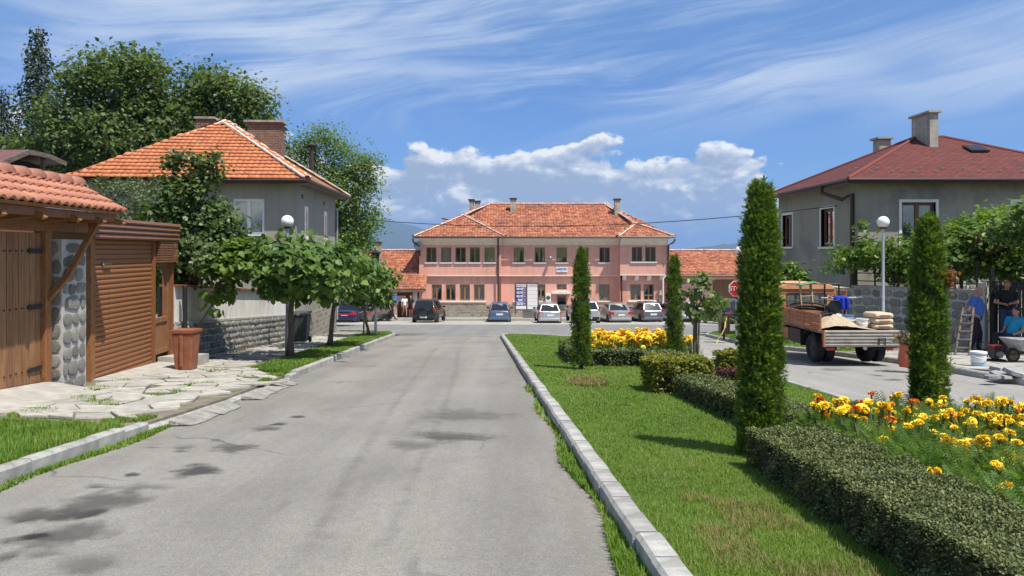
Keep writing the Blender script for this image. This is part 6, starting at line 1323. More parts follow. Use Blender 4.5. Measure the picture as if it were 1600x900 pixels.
    if spare:
        mb = MB(); mb.lathe([(.001, y0 - .17), (.22, y0 - .17), (.33, y0 - .15), (.36, y0 - .08), (.36, y0 + .1)], (0, 0, .92), 20, 'y'); mb.build('spare_wheel_cover', paintm, t, smooth=True, world=False)
        for s in (-1, 1): mb = MB(); mb.tube([(s * wt * .9, rt + .1, zr + .01), (s * wt * .9, rt + .2, zr + .08), (s * wt * .9, ft - .3, zr + .08), (s * wt * .9, ft - .2, zr + .01)], .022, 6); mb.build('roof_rail', M['chrome'], t, world=False)
    if front:
        mb = MB(); mb.box(-w * .40, w * .40, y1 - .06, y1 + .012, .58, .68); mb.build('grille', M['blacktrim'], t, world=False, bevel=.01); mb = MB(); mb.box(-w * .62, w * .62, y1 - .08, y1 + .014, .28, .40); mb.build('air_intake', M['blacktrim'], t, world=False, bevel=.02)
        mb = MB(); mb.box(-.26, .26, y1 - .02, y1 + .03, .44, .55); mb.build('number_plate', M['plate'], t, world=False)
    return t
def park(u, v, L=4.1): 
    g = G(u, v); return GP((u - 800) / F * (g.y + L / 2) + 0, g.y + L / 2, 0.006)
Rd = math.radians
car('parked_car', 'dark grey off-road car with a spare wheel on its tail', 'car', park(671, 504.3), Rd(-6), M['p_dark'], 4.0, 1.80, 1.70, 'suv', lamp='high', spare=True)
car('parked_car', 'steel blue hatchback left of the direction board', 'car', park(781, 503.5), Rd(0), M['p_blue'], 3.9, 1.66, 1.50, 'hatch', lamp='high')
car('parked_car', 'light silver car directly right of the direction board', 'car', park(855.5, 505), Rd(2), M['p_silver'], 4.2, 1.66, 1.45, 'hatch')
car('parked_car', 'tall silver car mostly hidden behind the left far conifer', 'car', park(910, 505), Rd(5), M['p_silver'], 4.5, 1.84, 1.66, 'suv', lamp='high')
car('parked_car', 'warm silver saloon with boot, right of the left far conifer', 'car', park(959, 504), Rd(6), M['p_beige'], 4.5, 1.74, 1.44, 'sedan')
car('parked_car', 'slate blue tall hatchback below the right wing windows', 'car', park(1008, 503.5), Rd(8), M['p_grey'], 3.9, 1.68, 1.53, 'hatch', lamp='high')
car('parked_car', 'pale blue car half hidden left of the right far conifer', 'car', GP(P(1048, 0, 58).x, 57.4, .006), Rd(12), M['p_lblue'], 4.0, 1.66, 1.45, 'hatch')
car('parked_car', 'silver car facing the street behind the young pear tree', 'car', GP(P(1074, 0, 56).x, 56.4, .006), Rd(176), M['p_silver'], 4.1, 1.68, 1.46, 'hatch', front=True)
car('parked_car', 'anthracite people carrier in front of the brown garage door', 'car', GP(P(1123, 0, 51).x, 51.4, .006), Rd(24), M['p_black'], 4.8, 1.90, 1.75, 'van', lamp='high')
car('parked_car', 'navy saloon with a full width red lamp band', 'car', park(553, 504), Rd(-6), M['p_navy'], 4.5, 1.70, 1.42, 'sedan')
car('parked_car', 'taupe grey car beside the navy saloon, behind the tree stems', 'car', GP(P(578, 0, 56).x, 56.8, .006), Rd(-14), M['p_taupe'], 4.2, 1.70, 1.48, 'hatch')
car('parked_car', 'blue car at the far left, half hidden by the grey house', 'car', GP(P(527, 0, 57).x, 57.0, .006), Rd(-4), M['p_blue'], 4.2, 1.70, 1.46, 'hatch')
_n = [o for o in bpy.data.objects if o.get('label', '').startswith('navy saloon')][0]; mb = MB(); mb.box(-.60, .60, -2.262, -2.2, .70, .80); mb.build('lamp_band', M['redlamp'], _n, world=False)

# ------------------------------------------------------------------ people
def capsule(mb, a, b, r0, r1, n=8):
    a, b = Vector(a), Vector(b); mb.tube([a, a.lerp(b, .5), b], [r0, (r0 + r1) / 2, r1], n); mb.ell(a, r0, n, 6); mb.ell(b, r1, n, 6)
def remesh(o, vox, it=2):
    m = o.modifiers.new("skin_union", 'REMESH'); m.mode = 'VOXEL'; m.voxel_size = vox; m.use_smooth_shade = True
    if it: s = o.modifiers.new("smooth", 'SMOOTH'); s.iterations = it; s.factor = .5
    return o
def person(label, loc, rz, J, top, legs, hairc, vox=.014, shorts=False, sleeve=.55, bulk=1.0, group=None, shoe=(.03, .03, .03), longhair=False, skirt=None, bald=False):
    """J: joints in the figure's own frame (faces -y): pelvis, chest, neck, head, sh_l/r, el_l/r, wr_l/r, hip_l/r, kn_l/r, an_l/r"""
    t = thing('person', label, 'person', loc, rz, group); V_ = {k: Vector(v) for k, v in J.items()}; mb = MB(); B = bulk
    mb.ell(V_['head'], (.076, .095, .118), 14, 10); hd = V_['head']
    face = (V_.get('look', Vector((0, -1, 0)))).normalized(); sd = face.cross(UP).normalized()
    mb.ell(hd + face * .045 - UP * .055, (.055, .055, .06), 10, 8); capsule(mb, V_['neck'] - UP * .03, hd - UP * .07, .058, .055)
    mb.tube([hd + face * .085 + UP * .03, hd + face * .112 - UP * .022, hd + face * .09 - UP * .03], [.010, .017, .012], 6)
    for s in (-1, 1): mb.ell(hd + sd * s * .078 - UP * .01, (.018, .026, .035), 8, 6)
    mb.ell(V_['chest'], (.165 * B, .115 * B, .18), 12, 8); mb.ell(V_['pelvis'], (.16 * B, .12 * B, .14), 12, 8); capsule(mb, V_['pelvis'], V_['chest'], .135 * B, .14 * B, 10); capsule(mb, V_['chest'] + UP * .1, V_['neck'], .10, .07)
    for s in 'lr':
        capsule(mb, V_['sh_' + s], V_['el_' + s], .058, .044); capsule(mb, V_['el_' + s], V_['wr_' + s], .043, .029); capsule(mb, V_['chest'] + UP * .11, V_['sh_' + s], .075, .06)
        d = (V_['wr_' + s] - V_['el_' + s]).normalized(); w = V_['wr_' + s]; a, b, _ = basis(d); capsule(mb, w + d * .02, w + d * .075, .030, .036)
        for i in range(4):
            p0 = w + d * .085 + a * (i - 1.5) * .018; p1 = p0 + d * (.040, .046, .043, .034)[i] + b * .012; capsule(mb, p0, p1, .0098, .0085, 6); capsule(mb, p1, p1 + d * .018 + b * .022, .0085, .0075, 6)
        p0 = w + d * .035 + a * .035; p1 = p0 + a * .026 + d * .028 + b * .01; capsule(mb, p0, p1, .012, .010, 6); capsule(mb, p1, p1 + d * .026 + b * .012, .010, .0085, 6)
        capsule(mb, V_['hip_' + s], V_['kn_' + s], .083 * B ** .5, .056); capsule(mb, V_['kn_' + s], V_['an_' + s], .054, .036); f = V_.get('toe_' + s, V_['an_' + s] + Vector((0, -.16, -.05))); capsule(mb, V_['an_' + s] - UP * .03, f, .038, .032)
    remesh(mb.build('body', M['skin'], t, world=False), vox)
    mb = MB(); e = .014; mb.ell(V_['chest'], (.165 * B + e, .115 * B + e, .19), 12, 8); capsule(mb, V_['pelvis'] + UP * .02, V_['chest'], .14 * B + e, .142 * B + e, 10); mb.ell(V_['pelvis'] + UP * .0, (.16 * B + e, .12 * B + e, .10), 12, 8)
    for s in 'lr':
        capsule(mb, V_['sh_' + s], V_['sh_' + s].lerp(V_['el_' + s], sleeve), .058 + e, .05 + e * 1.4); capsule(mb, V_['chest'] + UP * .11, V_['sh_' + s], .075 + e, .06 + e)
    capsule(mb, V_['chest'] + UP * .1, V_['neck'] - UP * .035, .10 + e, .07 + e); remesh(mb.build('shirt', top, t, world=False), vox)
    mb = MB(); mb.ell(V_['pelvis'] - UP * .03, (.165 * B + e, .125 * B + e, .12), 12, 8)
    for s in 'lr':
        capsule(mb, V_['hip_' + s], V_['kn_' + s] if not shorts else V_['hip_' + s].lerp(V_['kn_' + s], .62), .087 * B ** .5 + e, (.062 if not shorts else .075) + e)
        if not shorts: capsule(mb, V_['kn_' + s], V_['an_' + s] + UP * .02, .062 + e, .05 + e)
    remesh(mb.build('shorts' if shorts else 'trousers', legs, t, world=False), vox)
    sm = mat('shoe_%d' % int(shoe[0] * 1000), shoe, .6)
    for s in 'lr':
        mb = MB(); f = V_.get('toe_' + s, V_['an_' + s] + Vector((0, -.16, -.05))); capsule(mb, V_['an_' + s] - UP * .035, f, .05, .042); remesh(mb.build('shoe', sm, t, world=False), vox)
    mb = MB()
    if bald: 
        for i in range(9):
            a = PI * (i / 8) ; mb.ell(hd - face * (.07 * math.sin(a) + .0) + sd * .074 * math.cos(a) - UP * .02, (.022, .022, .05), 6, 5)
    else: mb.ell(hd + UP * .035 - face * .018, (.086, .102, .098), 12, 8)
    if longhair: capsule(mb, hd - face * .06, V_['neck'] - face * .09 - UP * .10, .075, .045)
    remesh(mb.build('hair', hairc, t, world=False), vox, 1)
    for s in (-1, 1): mb = MB(); mb.ell(hd + face * .087 + sd * s * .032 + UP * .012, .010, 8, 6); mb.build('eye', M['carglass'], t, world=False)
    mb = MB(); mb.ell(hd + face * .098 - UP * .065, (.022, .012, .006), 8, 6); mb.build('mouth', mat('lips', (.30, .10, .08), .5), t, world=False)
    return t
def stand(h=1.75, **k):
    s = h / 1.75; J = dict(pelvis=(0, 0, .95), chest=(0, 0, 1.27), neck=(0, .0, 1.47), head=(0, -.02, 1.63), sh_l=(.19, 0, 1.41), sh_r=(-.19, 0, 1.41), el_l=(.25, .03, 1.12), el_r=(-.25, .03, 1.12), wr_l=(.24, -.06, .88), wr_r=(-.24, -.06, .88), hip_l=(.09, 0, .90), hip_r=(-.09, 0, .90), kn_l=(.10, -.02, .50), kn_r=(-.10, -.02, .50), an_l=(.10, .02, .09), an_r=(-.10, .02, .09))
    J.update(k); return {a: tuple(c * s for c in v) if a != 'look' else v for a, v in J.items()}
def cloth(n, c): return mat(n, c, .9, tuple(x * 1.25 for x in c), 12, .3, 40)
grey_h = mat('grey_hair', (.22, .20, .18), .8); fair = mat('fair_hair', (.22, .13, .05), .7)
# the three people by the gate on the right
g = G(1523, 550, .12); person('heavy bald man in a blue polo shirt and dark trousers beside the ladder', g, Rd(62), stand(1.76, chest=(0, -.03, 1.27), head=(0, -.09, 1.62), neck=(0, -.03, 1.47), look=(0, -1, -.35), el_l=(.30, .16, 1.14), wr_l=(.20, -.02, .98), el_r=(-.30, .16, 1.14), wr_r=(-.20, -.03, .98), an_l=(.13, -.10, .09), kn_l=(.12, -.12, .50), an_r=(-.12, .12, .09)), cloth('blue_polo', (.055, .13, .42)), cloth('dark_trousers', (.016, .016, .02)), grey_h, .012, bulk=1.32, bald=True)
g = Vector((P(1573, 0, 20.6).x, 20.6, gz(20.6) + .34)); person('standing person in a black T-shirt and jeans with arm bent, by the black gate', g, Rd(-15), stand(1.72, look=(0, -1, -.3), el_r=(-.29, .02, 1.13), wr_r=(-.16, -.22, 1.10), el_l=(.26, .0, 1.13), wr_l=(.06, -.2, 1.12)), cloth('black_shirt', (.012, .012, .013)), cloth('jeans', (.03, .05, .11)), fair, .012)
g = GP(P(1580, 0, 19.2).x, 19.2, .12); person('seated person in a turquoise T-shirt leaning back behind the wheelbarrow', g, Rd(-65), stand(1.72, pelvis=(0, .05, .46), chest=(0, .18, .76), neck=(0, .22, .95), head=(0, .19, 1.11), look=(0, -1, .25), sh_l=(.19, .2, .90), sh_r=(-.19, .2, .90), el_l=(.24, .12, .62), el_r=(-.24, .12, .62), wr_l=(.18, -.12, .55), wr_r=(-.18, -.12, .55), hip_l=(.10, 0, .44), hip_r=(-.10, 0, .44), kn_l=(.14, -.42, .50), kn_r=(-.14, -.42, .50), an_l=(.13, -.50, .09), an_r=(-.13, -.50, .09)), cloth('turquoise_shirt', (.02, .25, .42)), cloth('dark_jeans', (.014, .016, .025)), M['hair'], .012)
# passers-by at the station
def pz(u, v, Y): p = P(u, v, Y); return p
for lab, u, v, Y, rz, J, tc_, lc_, kw in (
    ('boy in a white T-shirt and shorts walking in front of the porch', 632, 495, 58.4, 25, dict(an_l=(.10, -.25, .12), kn_l=(.10, -.2, .52), an_r=(-.1, .22, .10)), (.70, .70, .66), (.22, .12, .10), dict(shorts=True)),
    ('woman with long fair hair in a black top and shorts by the white column', 642, 495, 58.4, -20, {}, (.02, .02, .02), (.02, .02, .025), dict(shorts=True, longhair=True)),
    ('dark dressed person bending over a suitcase on the platform step', 611.5, 499.5, 56.6, 70, dict(chest=(0, -.10, 1.24), head=(0, -.16, 1.58), neck=(0, -.1, 1.43), an_l=(.1, -.3, .09), an_r=(-.1, .25, .09)), (.03, .032, .045), (.014, .014, .018), {}),
    ('person with a bright blue jacket sitting back by the porch column', 617, 491, 59.0, 30, {}, (.02, .09, .50), (.25, .18, .14), dict(shorts=True)),
    ('person in grey trousers under the tree crown at the station', 598, 491.5, 59.3, 10, dict(el_l=(.3, -.1, 1.3), wr_l=(.2, -.2, 1.5)), (.03, .03, .034), (.30, .28, .26), {}),
    ('black clad person in the shade of the porch behind the suitcase', 606.5, 490.5, 60.2, -10, {}, (.012, .012, .014), (.014, .014, .018), {}),
    ('person with dark hair between the slate and the pale blue car', 1029.5, 500.5, 58.0, 30, {}, (.03, .03, .03), (.05, .05, .06), {})):
    person(lab, pz(u, v, Y), Rd(rz), stand(1.68, **J), cloth('cloth_%d_%d' % (u, int(tc_[2] * 1000)), tc_), cloth('cloth_%d_%d_b' % (u, int(lc_[2] * 1000)), lc_), fair if kw.get('longhair') else M['hair'], .024, **kw)
c = thing('suitcase', 'black suitcase standing on the platform edge', 'suitcase', pz(605.5, 499, 56.7)); mb = MB(); mb.box(-.32, .32, -.13, .13, .04, .42); mb.build('shell', M['blacktrim'], c, world=False, bevel=.03); mb = MB(); mb.tube([(-.1, 0, .42), (-.1, 0, .48), (.1, 0, .48), (.1, 0, .42)], .014, 6); mb.build('handle', M['chrome'], c, world=False)

# litter bin with tape and the stop sign at the corner
b = G(1131, 531, .1); lb = thing('litter_bin', 'dark slatted litter bin with yellow tape at the grassy corner', 'bin', b); mb = MB(); mb.tube([(0, 0, 0), (0, 0, 1.0)], .04, 6); mb.build('post', M['iron'], lb, world=False)
mb = MB()
taper(mb, .21, .24, .22, .86); mb.build('body', M['eavewood'] if 0 else M['brownmetal'], lb, world=False, bevel=.01); mb = MB(); mb.box(-.22, .22, -.22, .22, .93, .97); mb.build('lid', M['brownmetal'], lb, world=False)
for i in range(5): mb = MB(); mb.box(-.165 + i * .07, -.115 + i * .07, -.20, -.165, .24, .84); mb.build('slat', M['brownmetal'], lb, world=False)
tp = thing('warning_tape', 'yellow plastic tape trailing from the dark bin', 'tape', b + Vector((-.05, -.25, .8))); mb = MB(); pts = [Vector(p) for p in ((.0, -.24, .86), (-.05, -.3, .7), (-.08, -.32, .45), (-.22, -.34, .2), (-.34, -.36, .06), (-.40, -.40, -.1))]
for p, q in zip(pts, pts[1:]): mb.add([b + p, b + q, b + q + Vector((.07, .03, .02)), b + p + Vector((.06, .04, .0))], [(0, 1, 2, 3)])
mb.build('tape', mat('yellow_tape', (.62, .62, .20), .5), tp); ss = thing('stop_sign', 'red octagonal stop sign partly covered by the tall conifer', 'sign', Vector((P(1153, 0, 28).x, 28.0, gz(28) + .1)))
c = P(1151, 451, 27.95); mb = MB(); oc = lambda r, y: [(c.x + r * math.cos(PI / 8 + i * PI / 4), y, c.z + r * math.sin(PI / 8 + i * PI / 4)) for i in range(8)]
mb.prism(oc(.315, 27.95), (0, .03, 0)); pl = mb.build('rim', M['signwhite'], ss); mb = MB(); mb.prism(oc(.29, 27.945), (0, .01, 0)); fc = mb.build('face', M['stopred'], ss)
text('STOP', 'lettering', M['signwhite'], ss, (c.x, 27.94, c.z - .005), FX, FN, .235)
mb = MB(); mb.tube([(c.x, 28.02, gz(28)), (c.x, 28.02, c.z + .33)], .035, 8); mb.build('post', M['galv'], ss)

# ------------------------------------------------------------------ right side: red roofed house
RX, RY = 11.96, 25.6; rh = thing('red_roofed_house', 'dark grey rendered house with red shingle hip roof and two chimneys', 'house', (RX, RY, gz(RY)))
zb_, ze_ = gz(RY) - .3, 3.90; RW, RD = 9.0, 7.6; mb = MB(); X_ = Vector((1, 0, 0)); Y_ = Vector((0, 1, 0))
def zv(v, Y): return P(0, v, Y).z
fw_ = [(P(1409, 0, RY).x - RX, P(1462, 0, RY).x - RX, zv(392, RY) - zb_, zv(316, RY) - zb_), (P(1583, 0, RY).x - RX, P(1640, 0, RY).x - RX, zv(392, RY) - zb_, zv(316, RY) - zb_)]
def yl(u): return RX * F / (u - 800) - RY
sw_ = []
for a, b in ((1223, 1238), (1283, 1303)): y0, y1 = yl(b), yl(a); ym = RY + (y0 + y1) / 2; sw_.append((RD - y1, RD - y0, zv(385.5, ym) - zb_, zv(326 if a > 1250 else 336, ym) - zb_))
wall(mb, (RX, RY, zb_), X_, -Y_, RW, ze_ - zb_, fw_, .16); wall(mb, (RX, RY + RD, zb_), -Y_, -X_, RD, ze_ - zb_, sw_, .16); wall(mb, (RX + RW, RY, zb_), Y_, X_, RD, ze_ - zb_, []); wall(mb, (RX + RW, RY + RD, zb_), -X_, Y_, RW, ze_ - zb_, []); mb.build('wall', M['render_grey2'], rh)
for h in fw_: window(rh, (RX, RY, zb_), X_, -Y_, *h, 'brownwin', d=.12, fw=.10, surround=.10, sill=(.1, .06, .08), curtain='curtain')
for h in sw_: window(rh, (RX, RY + RD, zb_), -Y_, -X_, *h, 'brownwin', d=.12, fw=.12, surround=.10, sill=(.12, .08, .08), curtain='curtain')
e = [Vector((RX - .52, RY - .46, ze_ + .02)), Vector((RX + RW + .6, RY - .46, ze_ + .02)), Vector((RX + RW + .6, RY + RD + .6, ze_ + .02)), Vector((RX - .52, RY + RD + .6, ze_ + .02))]; ap1 = P(1432, 214, RY + 3.9); ap2 = P(1474, 214, RY + 3.9); ap2.z = ap1.z
mb = MB(); rs_ = [[e[0], e[1], ap2, ap1], [e[3], e[0], ap1], [e[1], e[2], ap2], [e[2], e[3], ap1, ap2]]
for s in rs_: roof_deck(mb, s, .07, True)
mb.build('roof', M['shingle'], rh)
mb = MB()
for a, b in ((e[0], ap1), (e[1], ap2), (e[3], ap1), (ap1, ap2)): mb.tube([a + UP * .01, b + UP * .01], .06, 6)
mb.build('hip_capping', M['shingle_plain'] if 'shingle_plain' in M else mat('red_capping', (.20, .05, .042), .85), rh)
mb = MB(); mb.box(e[0].x + .06, e[1].x - .06, e[0].y + .06, e[2].y - .06, ze_ - .02, ze_ + .0); mb.build('eaves_soffit', M['eavewood'], rh)
mb = MB()
for a, b in ((e[0], e[1]), (e[3], e[0])): mb.beam(a - UP * .1, b - UP * .1, .03, .17)
mb.build('fascia', M['brownmetal'], rh); mb = MB(); mb.tube([e[0] + Vector((-.05, -.07, -.05)), e[1] + Vector((0, -.07, -.05))], .065, 8); mb.build('gutter', M['brownmetal'], rh); mb = MB(); mb.tube([e[3] + Vector((-.07, 0, -.05)), e[0] + Vector((-.07, -.05, -.05))], .065, 8); mb.build('gutter', M['brownmetal'], rh)
mb = MB(); p = [P(1305, 277, 27.2), P(1305, 290, 27.2), P(1318, 300, 26.6), Vector((RX - .07, RY + .28, zv(303, 26))), Vector((RX - .07, RY + .28, gz(RY)))]; p[0] = Vector((e[0].x - .07, 27.2, ze_ - .05)); p[1] = Vector((e[0].x - .05, 27.2, ze_ - .32)); p[2] = Vector((RX - .2, 26.4, ze_ - .62)); mb.tube(p, .07, 8); mb.build('downpipe', M['brownmetal'], rh)
mb = MB(); mb.tube([Vector((RX - .45, RY + RD + .3, ze_ - .05)), Vector((RX - .1, RY + RD + .1, ze_ - .5)), Vector((RX - .1, RY + RD - .1, gz(RY)))], .055, 6); mb.build('downpipe', M['brownmetal'], rh)
def rchim(u0, u1, u2, v0, v1, Y, capo=.1):
    a = P(u0, v0, Y); c = P(u2, v1, Y); w = c.x - P(u1, 0, Y).x; mb = MB(); x0, x1 = P(u1, 0, Y).x, c.x; d_ = 1.3 if u2 > 1430 else .55; mb.box(x0, x1, Y, Y + d_, c.z - .9, a.z); ch = mb.build('chimney', M['chim'], rh); mb = MB(); mb.box(x0 - capo, x1 + capo, Y - capo, Y + d_ + capo, a.z, a.z + .08); mb.build('cap', M['concrete'], ch)
rchim(1430, 1453, 1466, 176, 228, 28.3, .09); rchim(1372, 1374, 1392, 217, 226, 31.0, .10)
n_, h_, u_ = slope_frame(rs_[0])[1:]; c = P(1523, 239, 28.0); c = c + n_ * ((rs_[0][0] - c).dot(n_) + .04)
mb = MB(); mb.prism([c - h_ * .34 - u_ * .33, c + h_ * .34 - u_ * .33, c + h_ * .34 + u_ * .33, c - h_ * .34 + u_ * .33], n_ * .07); sk = mb.build('skylight', M['brownmetal'], rh); mb = MB(); c2 = c + n_ * .074; mb.prism([c2 - h_ * .28 - u_ * .27, c2 + h_ * .28 - u_ * .27, c2 + h_ * .28 + u_ * .27, c2 - h_ * .28 + u_ * .27], n_ * .006); mb.build('pane', M['carglass'], sk)
for i in range(13):
    for k in (.55, .85):
        q = e[0] + h_ * ((e[1] - e[0]).dot(h_)) * ((i + .5 * (k > .7) + .3) / 13.5) + u_ * k + n_ * .02; mb = MB(); mb.beam(q, q + n_ * .07 + u_ * .01, .09, .02, u_); mb.build('snow_guard', M['galv'], rh)
mb = MB(); mb.box(RX - .06, RX + RW, RY - .06, RY + RD, gz(RY) - .4, -.55); mb.build('stone_base', M['plinth'], rh)
O_ = (RX - .065, RY + RD, -1.5)
mb = MB(); mb.bbox((RX - .06, RY + 1.5, 0), -Y_, -X_, 0, 1.1, .0, .03, -1.25, -.62); mb.build('cellar_panel', M['greyplastic'], rh)
# stone garden wall with iron railing, black gate
wa, wb2 = Vector((10.9, 23.6, 0)), Vector((13.25, 21.0, 0)); dw = (wb2 - wa).normalized(); nw = Vector((dw.y, -dw.x, 0)); Lw = (wb2 - wa).length; zw0, zw1 = gz(22.3) - .15, .28
sw = thing('stone_wall', 'grey fieldstone garden wall with pale joints behind the lorry', 'wall', (12.1, 22.4, gz(22.4)))
mb = MB(); mb.bbox(wa, dw, nw, 0, Lw, -.35, 0, zw0 - .3, zw1); mb.build('mortar_core', M['mortar'], sw)
stones(sw, wa + UP * (zw0 + .1), dw, UP, nw, Lw, zw1 - zw0 - .12, .33, .27, SP, .05, .035)
mb = MB(); mb.bbox(wa, dw, nw, -.05, Lw + .02, -.4, .05, zw1, zw1 + .07); mb.build('coping', M['concrete'], sw)
wc = wa + Vector((-.02, 3.2, 0)); mb = MB(); mb.bbox(wc, -Y_, -X_, 0, 3.2, -.3, 0, zw0 - .4, zw1 - .05); mb.build('side_wall', M['mortar'], sw); stones(sw, wc + UP * (zw0 + .0), -Y_, UP, -X_, 3.2, zw1 - zw0 - .1, .32, .25, SP, .035, .05)
mb = MB(); mb.bbox(wb2, dw, nw, -.02, .14, -.4, .02, zw0 - .3, .55); mb.build('gate_pillar', M['mortar'], sw)
rl_ = thing('iron_railing', 'black iron railing on top of the grey stone wall under the vine', 'railing', wa.lerp(wb2, .5) + UP * zw1)
for i in range(7): mb = MB(); mb.bbox(wa, dw, nw, i * Lw / 6.2, i * Lw / 6.2 + .04, -.2, -.16, zw1 + .07, zw1 + .85); mb.build('post', M['iron'], rl_)
for z in (.2, .45, .72): mb = MB(); mb.bbox(wa, dw, nw, 0, Lw, -.195, -.165, zw1 + z, zw1 + z + .03); mb.build('rail', M['iron'], rl_)
ga = wb2 + dw * .3; gd = Vector((1, -.12, 0)).normalized(); gn = Vector((gd.y, -gd.x, 0))
ig = thing('iron_gate', 'black slatted iron gate behind the people on the right', 'gate', ga + UP * gz(20.6))
for x in (0, 1.4, 2.8): mb = MB(); mb.bbox(ga, gd, gn, x, x + .09, -.1, -.01, gz(20.6), .95); mb.build('post', M['iron'], ig)
for i in range(22): mb = MB(); x = .11 + i * .122; mb.bbox(ga, gd, gn, x, x + .098, -.07, -.045, gz(20.6) + .2, .35 + .25); mb.build('slat', M['iron'], ig)
for z in (-1.0, -.2, .45): mb = MB(); mb.bbox(ga, gd, gn, .09, 2.8, -.045, -.02, z, z + .05); mb.build('rail', M['iron'], ig)
# yard wall with bright stones, seen through the vine
yw = thing('yard_wall', 'bright pale stone wall glimpsed through the vine', 'wall', (16, 24.6, gz(24.6))); mb = MB(); mb.box(13.4, 22, 24.4, 24.7, gz(24.6) - .3, .95); mb.build('mortar_core', M['plaster'], yw); stones(yw, Vector((13.5, 24.4, -.9)), X_, UP, -Y_, 6.5, 1.8, .36, .28, stone_meshes(M['slab'], 5), .03, .05)
# grapevine on a pergola
pv = thing('pergola', 'thin black iron pergola carrying the grapevine', 'pergola', (14, 23, gz(23)))
pg = [Vector((x, y, 0)) for x, y in ((11.1, 23.9), (12.9, 21.9), (14.9, 21.2), (16.6, 21.0), (17.5, 23.6), (14.3, 18.1), (16.6, 17.6))]
for p in pg: mb = MB(); mb.tube([p + UP * gz(22.5), p + UP * 1.45], .035, 6); mb.build('post', M['iron'], pv)
for a, b, z in ((pg[0], pg[1], 1.42), (pg[1], pg[2], 1.45), (pg[2], pg[3], 1.5), (pg[0] + Vector((.4, 1.2, 0)), pg[4], 1.75), (pg[2], pg[5], 1.6), (pg[3], pg[6], 1.65), (pg[5], pg[6], 1.7), (pg[1], pg[1] + Vector((1, 3, 0)), 1.5), (pg[2], pg[2] + Vector((.6, 3, 0)), 1.5)): mb = MB(); mb.tube([a + UP * z, b + UP * (z + .15)], .022, 6); mb.build('bar', M['iron'], pv)
Y = 22.6; lo = [lobe(1330, 405, 23.6, 38, 18, 30), lobe(1365, 395, 23, 40, 24, 40), lobe(1410, 400, 22.6, 40, 24, 40), lobe(1350, 365, 23.4, 14, 20, 14), lobe(1480, 385, 22, 40, 26, 50), lobe(1530, 370, 21.8, 44, 34, 50), lobe(1590, 360, 21.8, 40, 36, 50), lobe(1570, 400, 21.5, 60, 32, 50), lobe(1530, 412, 22.2, 50, 18, 50), lobe(1560, 335, 22.4, 30, 12, 30), lobe(1640, 390, 21.5, 40, 50, 50), lobe(1420, 425, 22.8, 40, 18, 40), lobe(1490, 345, 22.5, 12, 8), lobe(1445, 380, 22, 20, 16), lobe(1308, 407, 23.5, 12, 6), lobe(1590, 430, 21.2, 20, 12, 20), lobe(1600, 352, 19.2, 38, 30, 60), lobe(1690, 356, 18.8, 60, 36, 80), lobe(1790, 360, 18.4, 60, 40, 80), lobe(1640, 385, 18.6, 36, 24, 60)]
tree('grapevine', 'grapevine with pale green leaves spread over the black pergola', Vector((P(1510, 0, 22.6).x, 22.6, gz(22.6))), P(1500, 415, 22.6), lo, M['l_vine'], .12, 560, 34, .17, .07, 34, LEAF5, None, .2, .6, .4, 'vine')
Y = 26; lo = [lobe(1240, 430, Y, 30, 18), lobe(1222, 436, Y, 22, 16), lobe(1262, 440, Y, 18, 14), lobe(1240, 450, Y, 36, 14), lobe(1205, 445, Y, 20, 16)]
tree('fig_bush', 'rounded broad-leaved bush behind the cab of the lorry', Vector((P(1240, 0, Y).x, Y, gz(Y))), P(1240, 460, Y), lo, M['l_catalpa'], .20, 60, 20, .14, .06, 10, LEAF6, None, .4, .6, .5, 'bush')

# ------------------------------------------------------------------ the orange lorry (local frame: rear towards -y)
tr = thing('flatbed_lorry', 'old orange flatbed lorry with a dented grey tailgate, loaded with building gear', 'lorry', GP(7.86, 16.7, .006), Rd(1.0)); LW_ = 1.74; hw = LW_ / 2
def tb(name, m, *boxes, bevel=0.0, parent=tr):
    mb = MB()
    for b in boxes: mb.box(*b)
    return mb.build(name, m, parent, world=False, bevel=bevel)
bz0 = .80
tb('bed_floor', M['eavewood'], (-hw, hw, .02, 2.75, bz0 - .06, bz0)); tb('chassis', M['iron'], (-.36, -.26, .15, 4.2, .48, .66), (.26, .36, .15, 4.2, .48, .66), (-hw + .06, hw - .06, .06, .18, .56, .70), (-hw + .1, hw - .1, 1.0, 1.1, .60, .74), (-hw + .1, hw - .1, 2.3, 2.4, .60, .74))
tb('rear_beam', M['iron'], (-hw + .02, hw - .02, -.01, .05, .44, .58))
# tailgate: corrugated panel hanging down at the rear
mb = MB(); n = 5; zt0, zt1 = .45, bz0 - .005 + .02
pr_ = []
for i in range(n):
    a = zt0 + (zt1 - zt0) * i / n; d = (zt1 - zt0) / n; pr_ += [(-.07, a), (-.07, a + d * .40), (-.105, a + d * .55), (-.105, a + d * .85)]
pr_ += [(-.07, zt1), (-.03, zt1), (-.03, zt0)]
mb.prism([(-hw + .03, y, z) for y, z in pr_], (LW_ - .06, 0, 0)); tg = mb.build('tailgate', M['tailgate'], tr, world=False)
tb('edge', M['orange'], (-hw, -hw + .03, -.11, -.03, zt0, zt1), (hw - .03, hw, -.11, -.03, zt0, zt1), parent=tg); mb = MB(); mb.tube([(hw - .5, -.115, zt0 + .04), (hw - .5, -.12, zt0 + .2), (hw - .36, -.12, zt0 + .2), (hw - .36, -.115, zt0 + .04)], .012, 6); mb.build('step_loop', M['iron'], tg, world=False)
